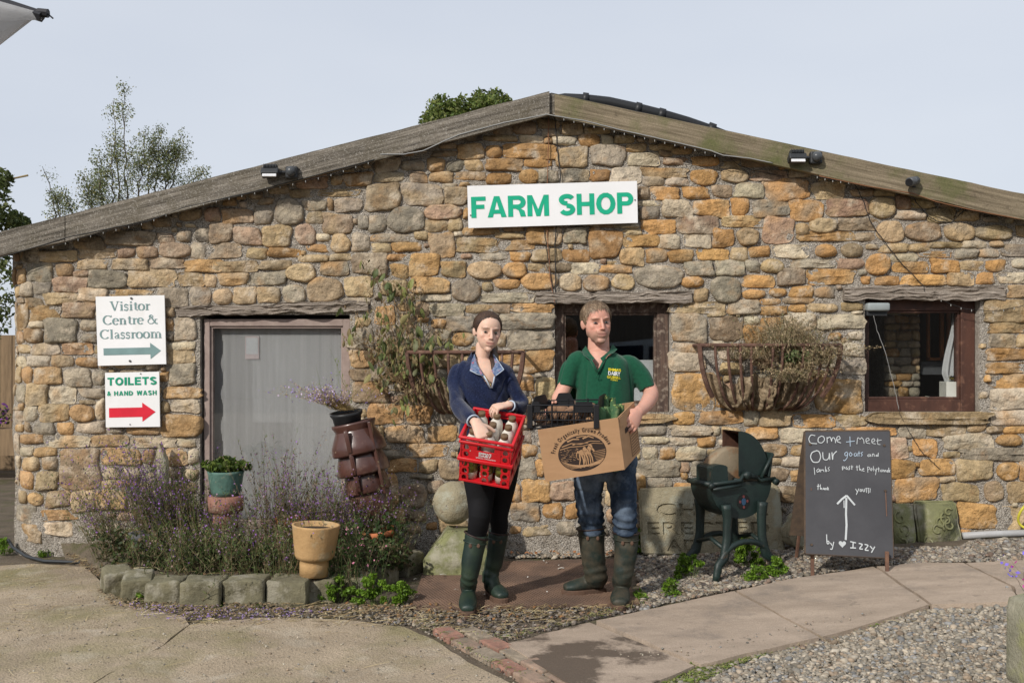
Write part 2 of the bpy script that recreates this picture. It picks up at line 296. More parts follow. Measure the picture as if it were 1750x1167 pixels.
TILES = {
(0, 403): """34 13 66 22 y;68 11 100 19 y;101 11 115 19 r;117 9 135 19 r;136 6 163 19 B;163 6 176 20 g;63 0 89 12 b;90 -4 133 8 b;135 -2 149 7 r;35 3 58 12 d;15 9 34 22 d
66 20 92 29 y;96 20 127 29 y;128 19 157 28 b;158 21 190 31 o;23 23 45 39 g;48 24 63 35 b;63 30 76 35 r;76 30 109 45 g;110 28 150 44 y;152 32 176 43 y
10 28 21 41 o;1 26 9 41 d;6 43 14 52 y;14 40 28 52 w;28 39 44 50 g;46 35 75 48 r;38 49 67 58 y;67 45 92 56 w;92 46 129 52 o;135 45 161 62 g;163 44 180 60 g
2 56 9 66 b;9 53 19 57 b;20 53 37 61 b;8 58 23 80 o;0 66 8 80 w;22 60 52 72 o;54 57 81 70 r;24 73 38 79 w;38 71 66 91 g;69 72 83 81 g;70 84 83 91 g
4 81 17 92 o;17 79 37 91 o;4 94 9 101 o;9 93 25 100 y;26 92 51 102 w;53 92 80 101 r;4 102 8 112 y;7 103 21 112 w;21 102 43 112 w;44 102 63 112 y;65 104 84 112 o
142 61 149 69 y;142 71 148 81 o;142 83 148 89 d;150 70 168 89 w;142 91 167 98 w;142 98 167 109 y""",
(0, 636): """145 -7 167 11 g;4 -5 15 10 y;16 -4 27 10 o;29 -4 53 10 o;55 -3 78 12 g;79 -1 90 11 g;136 0 144 8 o;8 11 20 26 w;3 11 8 20 y;21 10 41 28 y;43 12 65 27 w;68 14 90 22 g;68 24 82 27 y;82 23 90 40 w
140 13 172 22 o;138 25 145 35 y;147 23 170 34 w;12 27 19 33 o;18 29 32 42 w;34 27 59 42 y;60 28 81 42 O;7 33 18 45 w;8 45 19 51 y;20 43 26 51 o;29 43 47 53 g;49 43 63 53 o;66 42 90 52 w;92 46 105 52 w;108 46 138 53 o;139 36 172 55 o
6 53 14 70 w;15 53 37 61 o;39 54 76 64 w;78 54 110 63 o;113 56 151 64 w;152 57 167 64 w;15 64 28 72 w;29 64 49 72 o;51 66 86 99 b;87 65 120 79 o;122 66 132 78 o;143 65 160 80 o;161 66 170 78 w
8 72 14 83 w;16 73 34 84 y;36 71 49 83 g;88 81 103 91 w;105 82 120 92 y;145 82 155 91 y;157 83 169 92 y;8 84 12 98 w;13 85 28 100 o;31 85 50 100 y;87 92 102 99 y;100 93 118 100 o;120 94 140 104 b;145 94 168 103 y
10 102 21 113 y;22 103 37 114 O;40 101 60 115 b;61 101 82 119 y;82 101 108 117 o;36 118 68 126 o;110 106 130 118 g;135 106 160 118 b""",
(350, 230): """16 53 27 61 o;28 50 35 56 o;55 42 72 51 b;38 48 50 55 b;46 54 59 60 b;73 47 93 54 b;96 47 133 53 y;0 62 13 75 r;15 64 41 76 b;42 62 58 77 g;60 55 84 78 G;84 56 104 65 g;105 55 110 65 o;111 55 134 66 g
78 35 105 46 r;108 35 118 43 y;119 33 143 44 o;145 32 170 41 g;146 20 167 32 b;169 22 187 31 g;138 42 167 65 b;169 42 203 61 g;87 66 101 76 y;101 68 126 85 b;131 69 140 81 g;140 69 155 84 g;156 62 188 84 G
4 75 24 92 b;-8 79 4 92 d;25 79 48 94 r;49 78 74 96 y;77 77 95 94 R;95 85 107 91 w;108 85 124 101 Y;126 84 141 100 w;142 85 175 92 w;143 93 159 101 y;160 92 185 100 o;87 94 105 100 o;0 93 31 106 b;36 97 53 106 y;54 97 82 105 o;80 103 106 109 y;107 102 125 108 y""",
(350, 403): """0 21 7 31 o;8 22 45 31 y;47 21 74 29 y;70 24 95 39 Y;99 22 123 34 g;126 15 156 33 b;156 16 173 21 o;159 24 174 36 o;0 33 10 44 y;12 32 37 42 o;38 31 69 42 g;-6 47 6 58 g;7 45 24 59 Y;25 44 44 58 y;45 44 64 57 y;67 42 86 58 G;87 36 118 57 B;120 35 143 52 y;120 53 142 59 w;123 66 135 75 y;122 79 144 97 g;124 98 144 112 o;124 114 150 124 b;146 60 162 76 o;146 77 168 92 g""",
(700, 180): """25 32 40 37 b;19 39 40 44 b;41 33 63 46 y;65 34 79 46 O;81 33 125 46 o;98 43 122 53 o;126 36 152 53 y;155 34 184 52 g;63 26 92 31 y;94 26 114 33 w;115 28 122 33 o;122 27 142 34 w;144 24 163 36 O;164 25 174 34 w;130 14 148 26 y;150 18 172 25 y;71 16 88 27 b;88 13 108 25 b;46 20 62 31 d;109 12 128 20 b;113 21 129 27 g
0 44 13 56 g;15 45 30 57 o;32 47 46 57 g;47 47 63 56 y;65 46 97 56 o;0 57 15 66 b;17 57 37 66 y;39 57 65 64 o;66 58 87 68 o;93 55 111 67 O;110 55 127 67 g;130 55 153 66 g;154 55 171 65 o;172 53 198 68 w;30 70 50 85 b;28 67 40 72 w;13 85 44 98 R;12 98 33 108 y;33 96 45 108 y;46 88 52 97 o
46 104 76 111 o;80 103 98 108 r;4 108 16 115 y;17 109 38 130 o;38 107 46 112 w;73 109 98 114 y;100 104 130 119 o;132 105 151 118 g;153 106 181 130 o""",
(700, 403): """0 5 15 13 y;38 2 75 14 y;76 4 108 12 y;110 5 128 11 o;128 4 151 10 w;0 15 25 35 o;26 13 59 20 o;61 15 83 21 g;86 14 103 22 o;104 12 130 22 y;130 12 154 22 o;155 13 178 23 r;27 22 48 35 y;50 22 78 37 Y;80 23 100 36 O;101 24 116 30 y;117 23 138 31 b;138 23 162 33 w;163 25 190 32 o
36 38 61 56 G;62 40 71 47 y;72 37 94 45 o;95 32 126 46 O;128 33 147 47 Y;148 34 171 47 G;173 33 192 46 Y;0 36 35 49 o;9 50 35 56 w;62 49 106 57 w;4 57 17 70 b;18 58 47 69 w;48 59 71 66 y;71 58 86 66 b;86 58 123 65 o;19 71 31 79 o;31 69 55 82 g;76 66 123 80 g;84 81 123 97 g;36 82 55 94 O;75 83 82 95 y;12 80 34 93 g;98 98 123 116 o;75 98 97 110 o;108 121 124 142 y;93 118 106 132 o""",
(1050, 210): """0 10 18 18 y;10 18 27 25 y;30 18 52 24 y;38 24 50 29 b;49 21 66 27 y;12 26 38 37 w;42 30 63 36 r;66 29 89 37 o;90 33 109 39 y;108 30 135 38 b;24 39 62 47 y;24 46 42 54 g;44 47 63 54 w;65 40 88 53 O;91 40 114 51 Y;116 41 148 50 r;149 40 168 47 w;20 55 30 65 b;31 55 55 66 o;58 55 81 65 o;84 53 100 64 b;103 52 127 64 w;128 48 166 66 o
20 67 39 71 w;21 72 38 83 g;41 66 66 81 w;68 66 98 80 o;100 64 115 79 o;118 66 150 80 g;150 66 178 84 o;0 87 21 90 w;7 91 23 96 y;23 83 52 95 o;53 80 88 95 r;91 80 132 89 y;127 81 153 103 r;8 96 38 106 o;38 95 56 108 w;60 94 82 107 w;84 91 102 106 o;105 90 123 105 B;155 86 166 96 y""",
(1050, 403): """-3 14 4 22 g;5 11 25 25 y;27 11 45 23 o;46 12 67 23 o;71 11 97 21 o;99 10 114 22 y;115 9 133 18 o;135 8 166 19 w;18 25 58 45 G;60 22 84 34 g;87 21 111 34 w;112 21 124 31 g;125 20 145 32 Y;150 20 190 27 g;56 35 77 44 O;82 35 108 57 G;110 34 136 44 o;139 28 163 42 b;68 45 80 57 y;109 46 129 54 O;132 45 147 52 O;150 43 170 53 o;171 44 188 53 g;124 54 142 59 o;144 53 170 58 g
48 57 95 66 y;80 66 95 69 y;97 55 124 67 w;125 60 147 68 o;149 59 164 65 o;165 58 190 65 y;49 67 79 91 g;81 69 110 89 b;111 69 124 76 w;125 70 143 82 o;145 66 172 81 w;111 77 130 93 o;49 92 72 100 w;47 100 77 116 w""",
(1050, 636): """50 34 69 45 o;73 33 110 44 o;110 32 123 46 w;124 33 151 46 y;153 36 188 47 o;22 36 46 43 y;21 46 43 54 g;48 46 83 54 w;84 46 90 54 w;92 47 108 57 y;112 47 139 57 o;141 48 170 60 w;23 55 46 61 w;42 56 70 62 w;71 55 86 64 o;24 64 37 75 w;39 64 52 74 o;53 64 78 75 w;80 66 92 78 y;125 61 147 72 B;151 62 170 71 o;19 75 56 89 g;56 77 64 85 r;17 87 27 108 o;29 90 49 100 g;133 73 143 79 y;143 72 165 81 w;128 82 148 93 b;151 83 170 93 o;138 97 165 111 b
50 1 86 33 o;87 22 114 30 o;145 22 167 33 b;66 76 90 88 g;95 80 120 92 y""",
(1400, 636): """12 36 40 46 y;23 47 65 54 o;68 45 90 56 w;91 45 125 55 y;126 43 142 51 w;143 46 157 52 b;158 46 190 52 o;146 33 190 45 w;146 2 190 14 o;146 14 190 31 w;61 56 75 74 r;80 57 100 72 o;106 53 149 66 w;151 53 174 63 O;106 68 120 73 y;120 65 190 75 g;61 75 81 90 o;86 74 115 88 o;117 75 147 92 y;152 77 170 92 O;171 76 190 92 o;103 89 116 94 y;64 90 101 110 o;105 95 136 110 y;141 93 157 110 B;161 94 190 111 y;118 112 151 133 o;155 115 190 134 y""",
(1400, 270): """-8 20 22 35 y;27 27 46 33 y;47 27 64 33 y;65 32 78 44 r;78 35 98 43 y;7 35 41 50 r;42 34 65 51 Y;65 45 91 53 w;92 43 115 55 y;117 44 136 54 y;-9 52 15 64 Y;16 52 50 62 b;49 54 72 72 Y;74 55 104 71 B;107 56 132 71 Y;133 58 165 70 Y;168 58 190 67 y;-19 63 30 71 o;31 64 47 71 b;-4 74 15 85 O;18 73 38 85 B;40 74 50 78 y;52 73 76 81 y;77 73 94 80 y;94 72 122 77 y;122 71 143 77 w;146 71 157 76 y;155 74 190 84 g
85 80 113 85 o;116 78 135 86 g;136 78 153 85 w;-2 88 10 93 w;15 86 38 95 r;40 82 60 100 O;61 82 84 89 w;63 89 92 98 o;95 87 119 98 o;120 88 141 96 y;142 87 159 97 o;164 86 190 94 w;-10 95 30 108 o;36 101 43 108 o;48 101 68 109 o;70 100 108 109 o;109 98 132 109 y;134 98 149 108 o;153 98 190 107 w;161 109 190 119 y""",
(600, 636): """30 46 62 60 o;66 46 90 59 o;47 61 82 72 o;32 74 56 85 o;58 75 74 86 y;75 75 93 91 b;24 66 45 74 g;25 87 40 111 o;42 95 65 115 B;65 93 80 103 b;22 46 28 61 y;74 35 90 44 g;50 87 70 91 g;146 62 159 72 o;144 50 154 60 g;144 37 151 44 o;146 6 158 14 b""",
(640, 770): """12 49 27 62 o;112 28 125 44 o;126 25 150 44 o;120 6 138 24 g;137 7 145 22 o;150 27 172 42 r;144 45 161 58 o;163 45 175 58 o;117 44 141 60 g;128 60 155 72 y;155 60 175 72 g;113 64 125 71 o""",
}
ABS = """600 599 636 629 y;600 631 636 651 b;602 654 665 687 o;629 690 690 724 o;694 692 737 724 o;320 545 336 580 w;320 583 343 600 b;320 602 342 622 w;320 624 341 656 g
1398 538 1477 562 w;1450 567 1474 580 w;1416 569 1437 581 o;1437 586 1476 609 w;1438 517 1474 531 y;1436 614 1479 639 g;1392 646 1472 705 o;1223 680 1278 697 o;1345 683 1385 702 o;1228 600 1275 615 w;1230 620 1270 640 y;1285 600 1330 630 b;1340 605 1390 630 y;1280 640 1340 675 g
1681 512 1760 550 y;1689 552 1760 568 y;1690 571 1735 593 g;1737 571 1760 593 y;1686 596 1760 615 o;1686 620 1760 637 o;650 880 672 898 b;690 850 735 868 g;690 872 730 890 b;1530 845 1560 858 y
1130 800 1165 820 g;960 740 1000 770 o;1010 745 1050 765 y;1095 860 1140 900 g;1350 870 1377 900 b"""
stones = []
def put(s, ox, oy, k):
    for ln in s.replace('\n', ';').split(';'):
        q = ln.split()
        if len(q) == 5:
            x0, y0, x1, y1 = [float(v) for v in q[:4]]
            stones.append([ox + x0 * k, oy + y0 * k, ox + x1 * k, oy + y1 * k, q[4]])
for (ox, oy), s in TILES.items(): put(s, ox, oy, 2)
put(ABS, 0, 0, 1)
# openings in photo pixels at the wall plane
OPEN = [(342, 538, 598, 905), (948, 515, 1146, 706), (1478, 510, 1674, 704)]
LINT = [(300, 518, 632, 541), (914, 496, 1182, 518), (1438, 489, 1716, 513), (1482, 705, 1686, 723)]
def roofline(px): return 196 + (942 - px) * .2555 if px < 942 else 197 + (px - 942) * .2215
S2 = 2                                # 2-px raster
mask = np.zeros((500, 960), bool)
def cells(r, g=0): return slice(max(0, int((r[1] - g) / S2)), max(0, int((r[3] + g) / S2))), slice(max(0, int((r[0] - g + 40) / S2)), max(0, int((r[2] + g + 40) / S2)))
for r in OPEN + LINT: mask[cells(r)] = True
yy, xx = np.mgrid[0:500, 0:960]
rl = np.where(xx * S2 - 40 < 942, 196 + (942 - (xx * S2 - 40)) * .2555, 197 + ((xx * S2 - 40) - 942) * .2215)
mask[(yy * S2) < rl - 6] = True; mask[yy * S2 > 930] = True; mask[(xx * S2 - 40) < 3] = True
rg = random.Random(3)
keep = []
for s in stones:
    c = mask[cells(s)]
    if c.size == 0 or c.mean() > .38: continue
    mask[cells(s)] = True; keep.append(s)
for (wd, ht) in ((44, 24), (32, 20), (26, 15), (18, 13), (26, 9), (12, 10), (16, 6), (8, 7)):        # small stones packed between
    for _ in range(3800):
        x = rg.uniform(1, 1770); y = rg.uniform(200, 905 if wd > 14 else 880)
        W_ = wd * rg.uniform(.9, 1.2); H_ = ht * rg.uniform(.9, 1.2); r = [x, y, x + W_, y + H_]
        cs = cells(r, 1)
        if mask[cs].size and not mask[cs].any():
            if y > 870 and rg.random() < .5: continue
            mask[cells(r)] = True
            keep.append(r + [rg.choice('ooyyyggbwwr' if y > 480 else 'oyyggbbwr')])
def warp(V):
    """the left end of the wall turns round a bulging corner"""
    V = V.copy(); xe = -3.765 + .02 * np.sin(V[:, 2] * 5); R_ = .32; xc = xe + R_
    s = np.clip((xc - V[:, 0]) / R_, 0, .985)
    V[:, 1] += R_ * (1 - np.sqrt(1 - s * s)) * 1.0
    return V
def rugged(n_edge, exp, rs):
    a = np.linspace(0, 2 * math.pi, n_edge, endpoint=False) + rs.uniform(0, .3)
    c, s = np.cos(a), np.sin(a)
    r = (np.abs(c) ** exp + np.abs(s) ** exp) ** (-1 / exp)
    k1, k2, p1, p2 = rs.randint(2, 4), rs.randint(4, 7), rs.uniform(0, 6.28), rs.uniform(0, 6.28)
    r = r * (1 + .045 * np.sin(k1 * a + p1) + .03 * np.sin(k2 * a + p2) + rs.normal(0, .02, n_edge))
    return a, r
def stone_mesh(s, seed, big):
    rs = np.random.RandomState(seed)
    x0, y0, x1, y1, c = s
    A, B = P(x0, y1, YW), P(x1, y0, YW)
    cx, cz = (A[0] + B[0]) / 2, (A[2] + B[2]) / 2; hx, hz = (B[0] - A[0]) / 2 + .0035, (B[2] - A[2]) / 2 + .0035
    rnd = c.isupper(); n = 26 if big else 14
    a, r = rugged(n, 2.5 if rnd else rs.uniform(5.5, 13.0), rs)
    ex = min(1.0, hz / hx * 1.6)
    m = min(hx, hz); dep = (.011 + rs.uniform(-.004, .012)) * (1.3 if rnd else 1)
    rings = [(1.0, .030, 0), (1.0, .0, 0), (.98, -.006 - .35 * dep, .2), (.92, -.008 - .8 * dep, .7), (.78, -.009 - dep, 1), (.6, -.009 - dep, 1), (.4, -.009 - dep, 1), (.18, -.009 - dep, 1)] if big else [(1.0, .02, 0), (.97, 0, 0), (.85, -.008 - .5 * dep, .5), (.4, -.009 - dep, 1)]
    tilt = rs.uniform(-.05, .05, 2); shear = rs.uniform(-.12, .12)
    V = []
    inset = m * .16
    for (t, yo, k) in rings:
        d = (1 - t) * (m if not rnd else 1)
        rx = r * np.cos(a) * (hx * (t if rnd else 1) - (0 if rnd else d)) ; rz = r * np.sin(a) * (hz * (t if rnd else 1) - (0 if rnd else d))
        if not rnd and k == 1 and t < .3: rx = r * np.cos(a) * (hx - m) * .8 + 0.02 * hx * np.cos(a); rz = r * np.sin(a) * (hz - m) * .8 + .08 * hz * np.sin(a)
        x = rx + shear * rz * .5; z = rz
        y = yo + k * (tilt[0] * x * .6 + tilt[1] * z)
        V.append(np.stack([cx + x, np.full(n, YW) + y, cz + z], 1))
    V = np.concatenate(V); V = np.vstack([V, [[cx, YW - .010 - dep, cz]]])
    uu, vv_ = (V[:, 0] - cx) / hx, (V[:, 2] - cz) / hz; q_ = rs.uniform(-1, 1, 5); am = .4 if rnd else 1
    V[:, 0] += am * min(hx, .06) * .13 * (q_[0] * vv_ + q_[1] * uu * vv_); V[:, 2] += am * hz * .12 * (q_[2] * uu + q_[3] * uu * vv_ + q_[4] * (uu * uu - .4))
    k = len(rings); idx = np.concatenate([np.full(n, rings[i][2]) for i in range(k)] + [[1.]])
    nz = fnoise(V, 16, seed % 97, 3); ridge = -np.abs(fnoise(V, 9, (seed + 5) % 89, 2)) + .25
    ut, vt = (V[:, 0] - cx) / m, (V[:, 2] - cz) / m; pk = rs.uniform(0, 1, (5, 4)); fac = np.min([(p_[0] - .5) * ut * 1.2 + (p_[1] - .5) * vt * 1.6 + p_[2] * .55 for p_ in pk], 0)
    V[:, 1] -= idx * (nz * .007 + ridge * .012 + (0 if rnd else 1) * np.clip(fac, -1.0, .6) * .023)
    Fc = [(i * n + j, (i + 1) * n + j, (i + 1) * n + (j + 1) % n, i * n + (j + 1) % n) for i in range(k - 1) for j in range(n)]
    Fc += [((k - 1) * n + j, k * n, (k - 1) * n + (j + 1) % n) for j in range(n)]
    base = np.array(CLR[c.lower()]); g = rs.uniform(.74, 1.24)
    kk_ = float(np.clip((1100 - x0) / 900, 0, 1)) * (.34 if c.lower() == 'o' else .22); base = base * (1 - kk_) + np.array(CLR['g']) * kk_ * 1.02
    if y0 < 420 and c.lower() == 'o' and x0 < 1050: base = base * .85
    base = base * g * (1 + rs.uniform(-.035, .035, 3) * [1, .4, 1.5])
    alt = np.array(CLR[rs.choice(list('gywo'))]); f = np.clip(fnoise(V, 7, seed % 71 + 3, 2) * 1.1 + rs.uniform(-.25, .2), 0, .6)[:, None]
    cols = base * (1 - f) + alt * f
    return warp(V), Fc, cols
gable = thing('farm_shop_building', P(930, 950, YW), 'low farm shop building with ochre rubble stone gable wall under weathered timber boards', 'building')
# mortar bed: a fine grid pushed in and out, cut round the openings
def mortar_quads():
    st = 5.0; xs = np.arange(-5, 1801, st); ys = np.arange(182, 1001, st)
    def snap(v, arr): arr[np.argmin(abs(arr - v))] = v
    for r in OPEN: snap(r[0], xs); snap(r[2], xs); snap(r[1], ys); snap(r[3], ys)
    X, Y = np.meshgrid(xs, ys); nx = len(xs)
    V = np.stack([(X - 875) * YW / F, np.full(X.shape, YW), EYE - (Y - HZ) * YW / F], -1).reshape(-1, 3)
    cx, cy = (X[:-1, :-1] + st / 2), (Y[:-1, :-1] + st / 2)
    ok = np.ones(cx.shape, bool)
    for r in OPEN: ok &= ~((cx > r[0]) & (cx < r[2]) & (cy > r[1]) & (cy < r[3]))
    ok &= cy > np.where(cx < 942, 196 + (942 - cx) * .2555, 197 + (cx - 942) * .2215) - 25
    i, j = np.nonzero(ok); a = i * nx + j
    Q = np.stack([a, a + nx, a + nx + 1, a + 1], 1)
    n = fnoise(V, 11, 4, 3); n2 = fnoise(V, 45, 9, 2)
    low = np.clip((.42 - V[:, 2]) / .3, 0, 1)
    V[:, 1] += .002 + n * .006 + n2 * .006 - low * (.012 + .02 * fnoise(V, 5, 2, 4))
    return warp(V), Q
V, Q = mortar_quads()
mk('mortar', V, Q, M_MORTAR, gable, True)
M_REV = mat('pointed_reveal', (.42, .385, .33), (.25, .215, .18), scale=9, rough=.95, bump=.8, bscale=40, bdist=.02)
for (x0, y0, x1, y1) in OPEN:     # returns of the openings
    mb = MB()
    A = P(x0, y1, YW); B = P(x1, y0, YW); d = .34
    mb.box(((A[0] - .03), YW + .02 + d / 2, (A[2] + B[2]) / 2), (.06, d, B[2] - A[2] + .05))
    mb.box(((B[0] + .03), YW + .02 + d / 2, (A[2] + B[2]) / 2), (.06, d, B[2] - A[2] + .05))
    mb.box(((A[0] + B[0]) / 2, YW + .02 + d / 2, A[2] - .04), (B[0] - A[0] + .15, d, .08))
    mb.box(((A[0] + B[0]) / 2, YW + .02 + d / 2, B[2] + .05), (B[0] - A[0] + .15, d, .08))
    mb.out('reveal', M_REV, gable)
mb = MB()
mb.box((-3.52, 11.2, .95), (.25, 7.2, 2.3)); mb.box((4.3, 11.2, 1.1), (.25, 7.7, 2.6)); mb.box((.4, 14.9, 1.3), (7.9, .25, 3.2))
mb.out('side_wall', M_MORTAR, gable)
# stones: 300 largest as parts, the rest one part
keep.sort(key=lambda s: -(s[2] - s[0]) * (s[3] - s[1]))
small = MB()
for i, s in enumerate(keep):
    V, Fc, cols = stone_mesh(s, i * 7 + 3, i < 300)
    if i < 300: mk('stone', V, Fc, M_STONE, gable, True, cols)
    else: small.add(V, Fc, cols)
tag(small.out('small_stones', M_STONE, gable, True), kind='stuff')
print('stones', len(keep))
# timber lintels
def beam(name, x0, y0, x1, y1, Y0, Y1, m, parent, sag=0, rough_=.006, tilt=0, nx=130):
    xs = np.linspace(x0, x1, nx); V = []
    prof = [(0, i_ / 11) for i_ in range(12)] + [(1, 1), (1, 0)]
    for x in xs:
        t = (x - x0) / (x1 - x0); dy = tilt * t
        for (d, v) in prof:
            p = P(x, y1 + (y0 - y1) * v + dy, YW); V.append((p[0], Y0 + (Y1 - Y0) * d, p[2]))
    V = np.array(V); k = len(prof)
    nn = fnoise(V * [2.5, 1, 26], 1.0, 3, 4); nn = nn * .7 - .75 * np.maximum(0, .18 - np.abs(fnoise(V * [2.2, 1, 34], 1.0, 6, 2))) / .18
    fr = V[:, 1] < Y0 + .001
    V[:, 1] += np.where(fr, nn * rough_ * 2.2, 0); V[:, 2] += fnoise(V, 6, 8, 3) * rough_ * 1.8
    Fc = [(i * k + j, i * k + (j + 1) % k, (i + 1) * k + (j + 1) % k, (i + 1) * k + j) for i in range(nx - 1) for j in range(k)]
    Fc += [tuple(range(k)), tuple(range((nx - 1) * k + k - 1, (nx - 1) * k - 1, -1))]
    return mk(name, V, Fc, m, parent)
beam('lintel', 303, 524, 630, 541, YW - .025, YW + .3, M_LINTEL, gable, tilt=-9, rough_=.010)
beam('lintel', 916, 498, 1181, 518, YW - .03, YW + .3, M_LINTEL, gable, tilt=0, rough_=.010)
beam('lintel', 1440, 490, 1715, 512, YW - .035, YW + .3, M_LINTEL, gable, tilt=0, rough_=.010)
V, Fc, cols = stone_mesh([1482, 704, 1687, 724, 'y'], 501, True); cols = cols * .8
V[:, 1] -= .03; mk('window_sill', V, Fc, M_STONE, gable, True, cols)
V, Fc, cols = stone_mesh([940, 707, 1150, 723, 'y'], 502, True); V[:, 1] -= .025; mk('window_sill', V, Fc, M_STONE, gable, True, cols * .85)
# bargeboards
YB = YW - .15
def barge(p0, p1, h0, h1, m, y0=YB, th=.045, name='bargeboard', nx=50, skew0=0):
    V = []
    for i in range(nx):
        t = i / (nx - 1); x = p0[0] + (p1[0] - p0[0]) * t; y = p0[1] + (p1[1] - p0[1]) * t; h = h0 + (h1 - h0) * t
        for (d, v) in ((0, 0), (0, .25), (0, .5), (0, .75), (0, 1), (1, 1), (1, 0)):
            q = P(x, y + h * v, y0); V.append((q[0], y0 + th * d, q[2]))
    V = np.array(V); k = 7
    V[:, 2] += fnoise(V, 3, 7, 3) * .006; V[:, 1] += fnoise(V * [1, 1, 6], 2.0, 12, 3) * .004
    Fc = [(a * k + j, (a + 1) * k + j, (a + 1) * k + (j + 1) % k, a * k + (j + 1) % k) for a in range(nx - 1) for j in range(k)]
    Fc += [tuple(range(k - 1, -1, -1)), tuple(range((nx - 1) * k, nx * k))]
    return mk(name, V, Fc, m, gable)
barge((112, 368), (939, 156), 44, 40, M_TIMBER2)
barge((-60, 412), (110.5, 369), 38, 43, M_TIMBER2, y0=YB + .004)
barge((948, 160.5), (1800, 343), 38, 44, M_TIMBER)
barge((938.5, 160), (948.5, 162), 33, 34, M_TIMBER2, y0=YB + .03)
# roof: dark sheets running back from the boards
M_ROOF = mat('dark_roof_sheet', (.06, .06, .06), (.035, .035, .036), scale=3, rough=.85, bump=.3)
mb = MB()
for (a, b) in (((-70, 413), (943, 157)), ((943, 157), (1810, 344))):
    q0, q1 = P(a[0], a[1], YB), P(b[0], b[1], YB)
    V = [q0 + [0, .05, -.03], q1 + [0, .05, -.03], q1 + [0, 7.9, -.03], q0 + [0, 7.9, -.03]]
    Vv, Ff = prism(V, (0, 0, .035)); mb.add(Vv, Ff)
mb.out('roof', M_ROOF, gable)
mb = MB()     # soffit packing between boards and wall
for (a, b) in (((-60, 428), (940, 172)), ((945, 174), (1800, 362))):
    q0, q1 = P(a[0], a[1], YB), P(b[0], b[1], YB)
    Vv, Ff = prism([q0 + [0, .06, 0], q1 + [0, .06, 0], q1 + [0, .5, 0], q0 + [0, .5, 0]], (0, 0, .02)); mb.add(Vv, Ff)
mb.out('soffit', M_TIMBER2, gable)
# black pipe lying on the roof behind the ridge
pts = [(948, 163), (965, 161), (1000, 163.5), (1040, 169), (1090, 180), (1130, 190), (1175, 202), (1215, 215), (1262, 232)]
pp = np.array([P(x, y + 7, YW + .15) for x, y in pts])
pr = thing('roof_pipe', pp[4], 'fat black plastic pipe bowed over the right roof slope beside the ridge', 'pipe')
M_BLK = plain('black_plastic', (.022, .023, .025), .45)
MB().tube(pp, [.032, .036, .04, .045, .045, .045, .04, .036, .03], 12).out('pipe', M_BLK, pr, True)
for i in (2, 4, 5, 7):
    d = (pp[i + 1] - pp[i]) * .12
    MB().tube([pp[i] - d, pp[i] + d], .052, 12).out('strap', M_BLK, pr, True)

# ---------------------------------------------------------------- windows
def framewin(name, r, wd, Yf, th, m, label=None, tops=None):
    """r: outer px rect, wd: (left, top, right, bottom) member widths in px; returns the frame part"""
    x0, y0, x1, y1 = r; l, t, rr, b = wd
    mb = MB()
    def bar(a, b_, c, d, off=0):
        A, B = P(a, d, YW), P(c, b_, YW)
        mb.box(((A[0] + B[0]) / 2, Yf + th / 2 + off, (A[2] + B[2]) / 2), (B[0] - A[0], th, B[2] - A[2]), bev=.004)
    bar(x0, y0, x0 + l, y1); bar(x1 - rr, y0, x1, y1); bar(x0 + l, y0, x1 - rr, y0 + t, .003); bar(x0 + l, y1 - b, x1 - rr, y1, .003)
    s = 4
    bar(x0 + l, y0 + t, x0 + l + s, y1 - b, .018); bar(x1 - rr - s, y0 + t, x1 - rr, y1 - b, .018)
    bar(x0 + l + s, y0 + t, x1 - rr - s, y0 + t + s, .018); bar(x0 + l + s, y1 - b - s, x1 - rr - s, y1 - b, .018)
    f = mb.out(name, m, gable)
    A, B = P(x0 + l, y1 - b, YW), P(x1 - rr, y0 + t, YW)
    g = MB().box(((A[0] + B[0]) / 2, Yf + th * .6, (A[2] + B[2]) / 2), (B[0] - A[0], .005, B[2] - A[2])).out('pane', glass_mat(), f)
    return f, A, B
M_BROWN = mat('stained_brown_frame', (.088, .038, .025), (.045, .021, .015), scale=9, rough=.55, bump=.3, bscale=20, stretch=(1, 1, .25), c3=(.15, .075, .048), s3=14, t3=.6, spec=.4)
M_BROWN2 = mat('weathered_brown_frame', (.15, .10, .075), (.055, .038, .032), scale=12, rough=.85, bump=.5, bscale=24, stretch=(3, 1, .25), c3=(.24, .19, .15), s3=30, t3=.58, spec=.25)
M_PINK = mat('faded_pinkish_frame', (.36, .285, .25), (.24, .18, .16), scale=9, rough=.8, bump=.3, bscale=30)
f1, _, _ = framewin('window', (346, 545, 597, 904), (10, 12, 12, 10), YW + .035, .05, M_PINK)
f2, _, _ = framewin('window', (949, 517, 1145, 705), (15, 17, 20, 15), YW + .075, .07, M_BROWN2)
f3, _, _ = framewin('window', (1479, 511, 1673, 704), (9, 19, 24, 21), YW + .065, .07, M_BROWN)
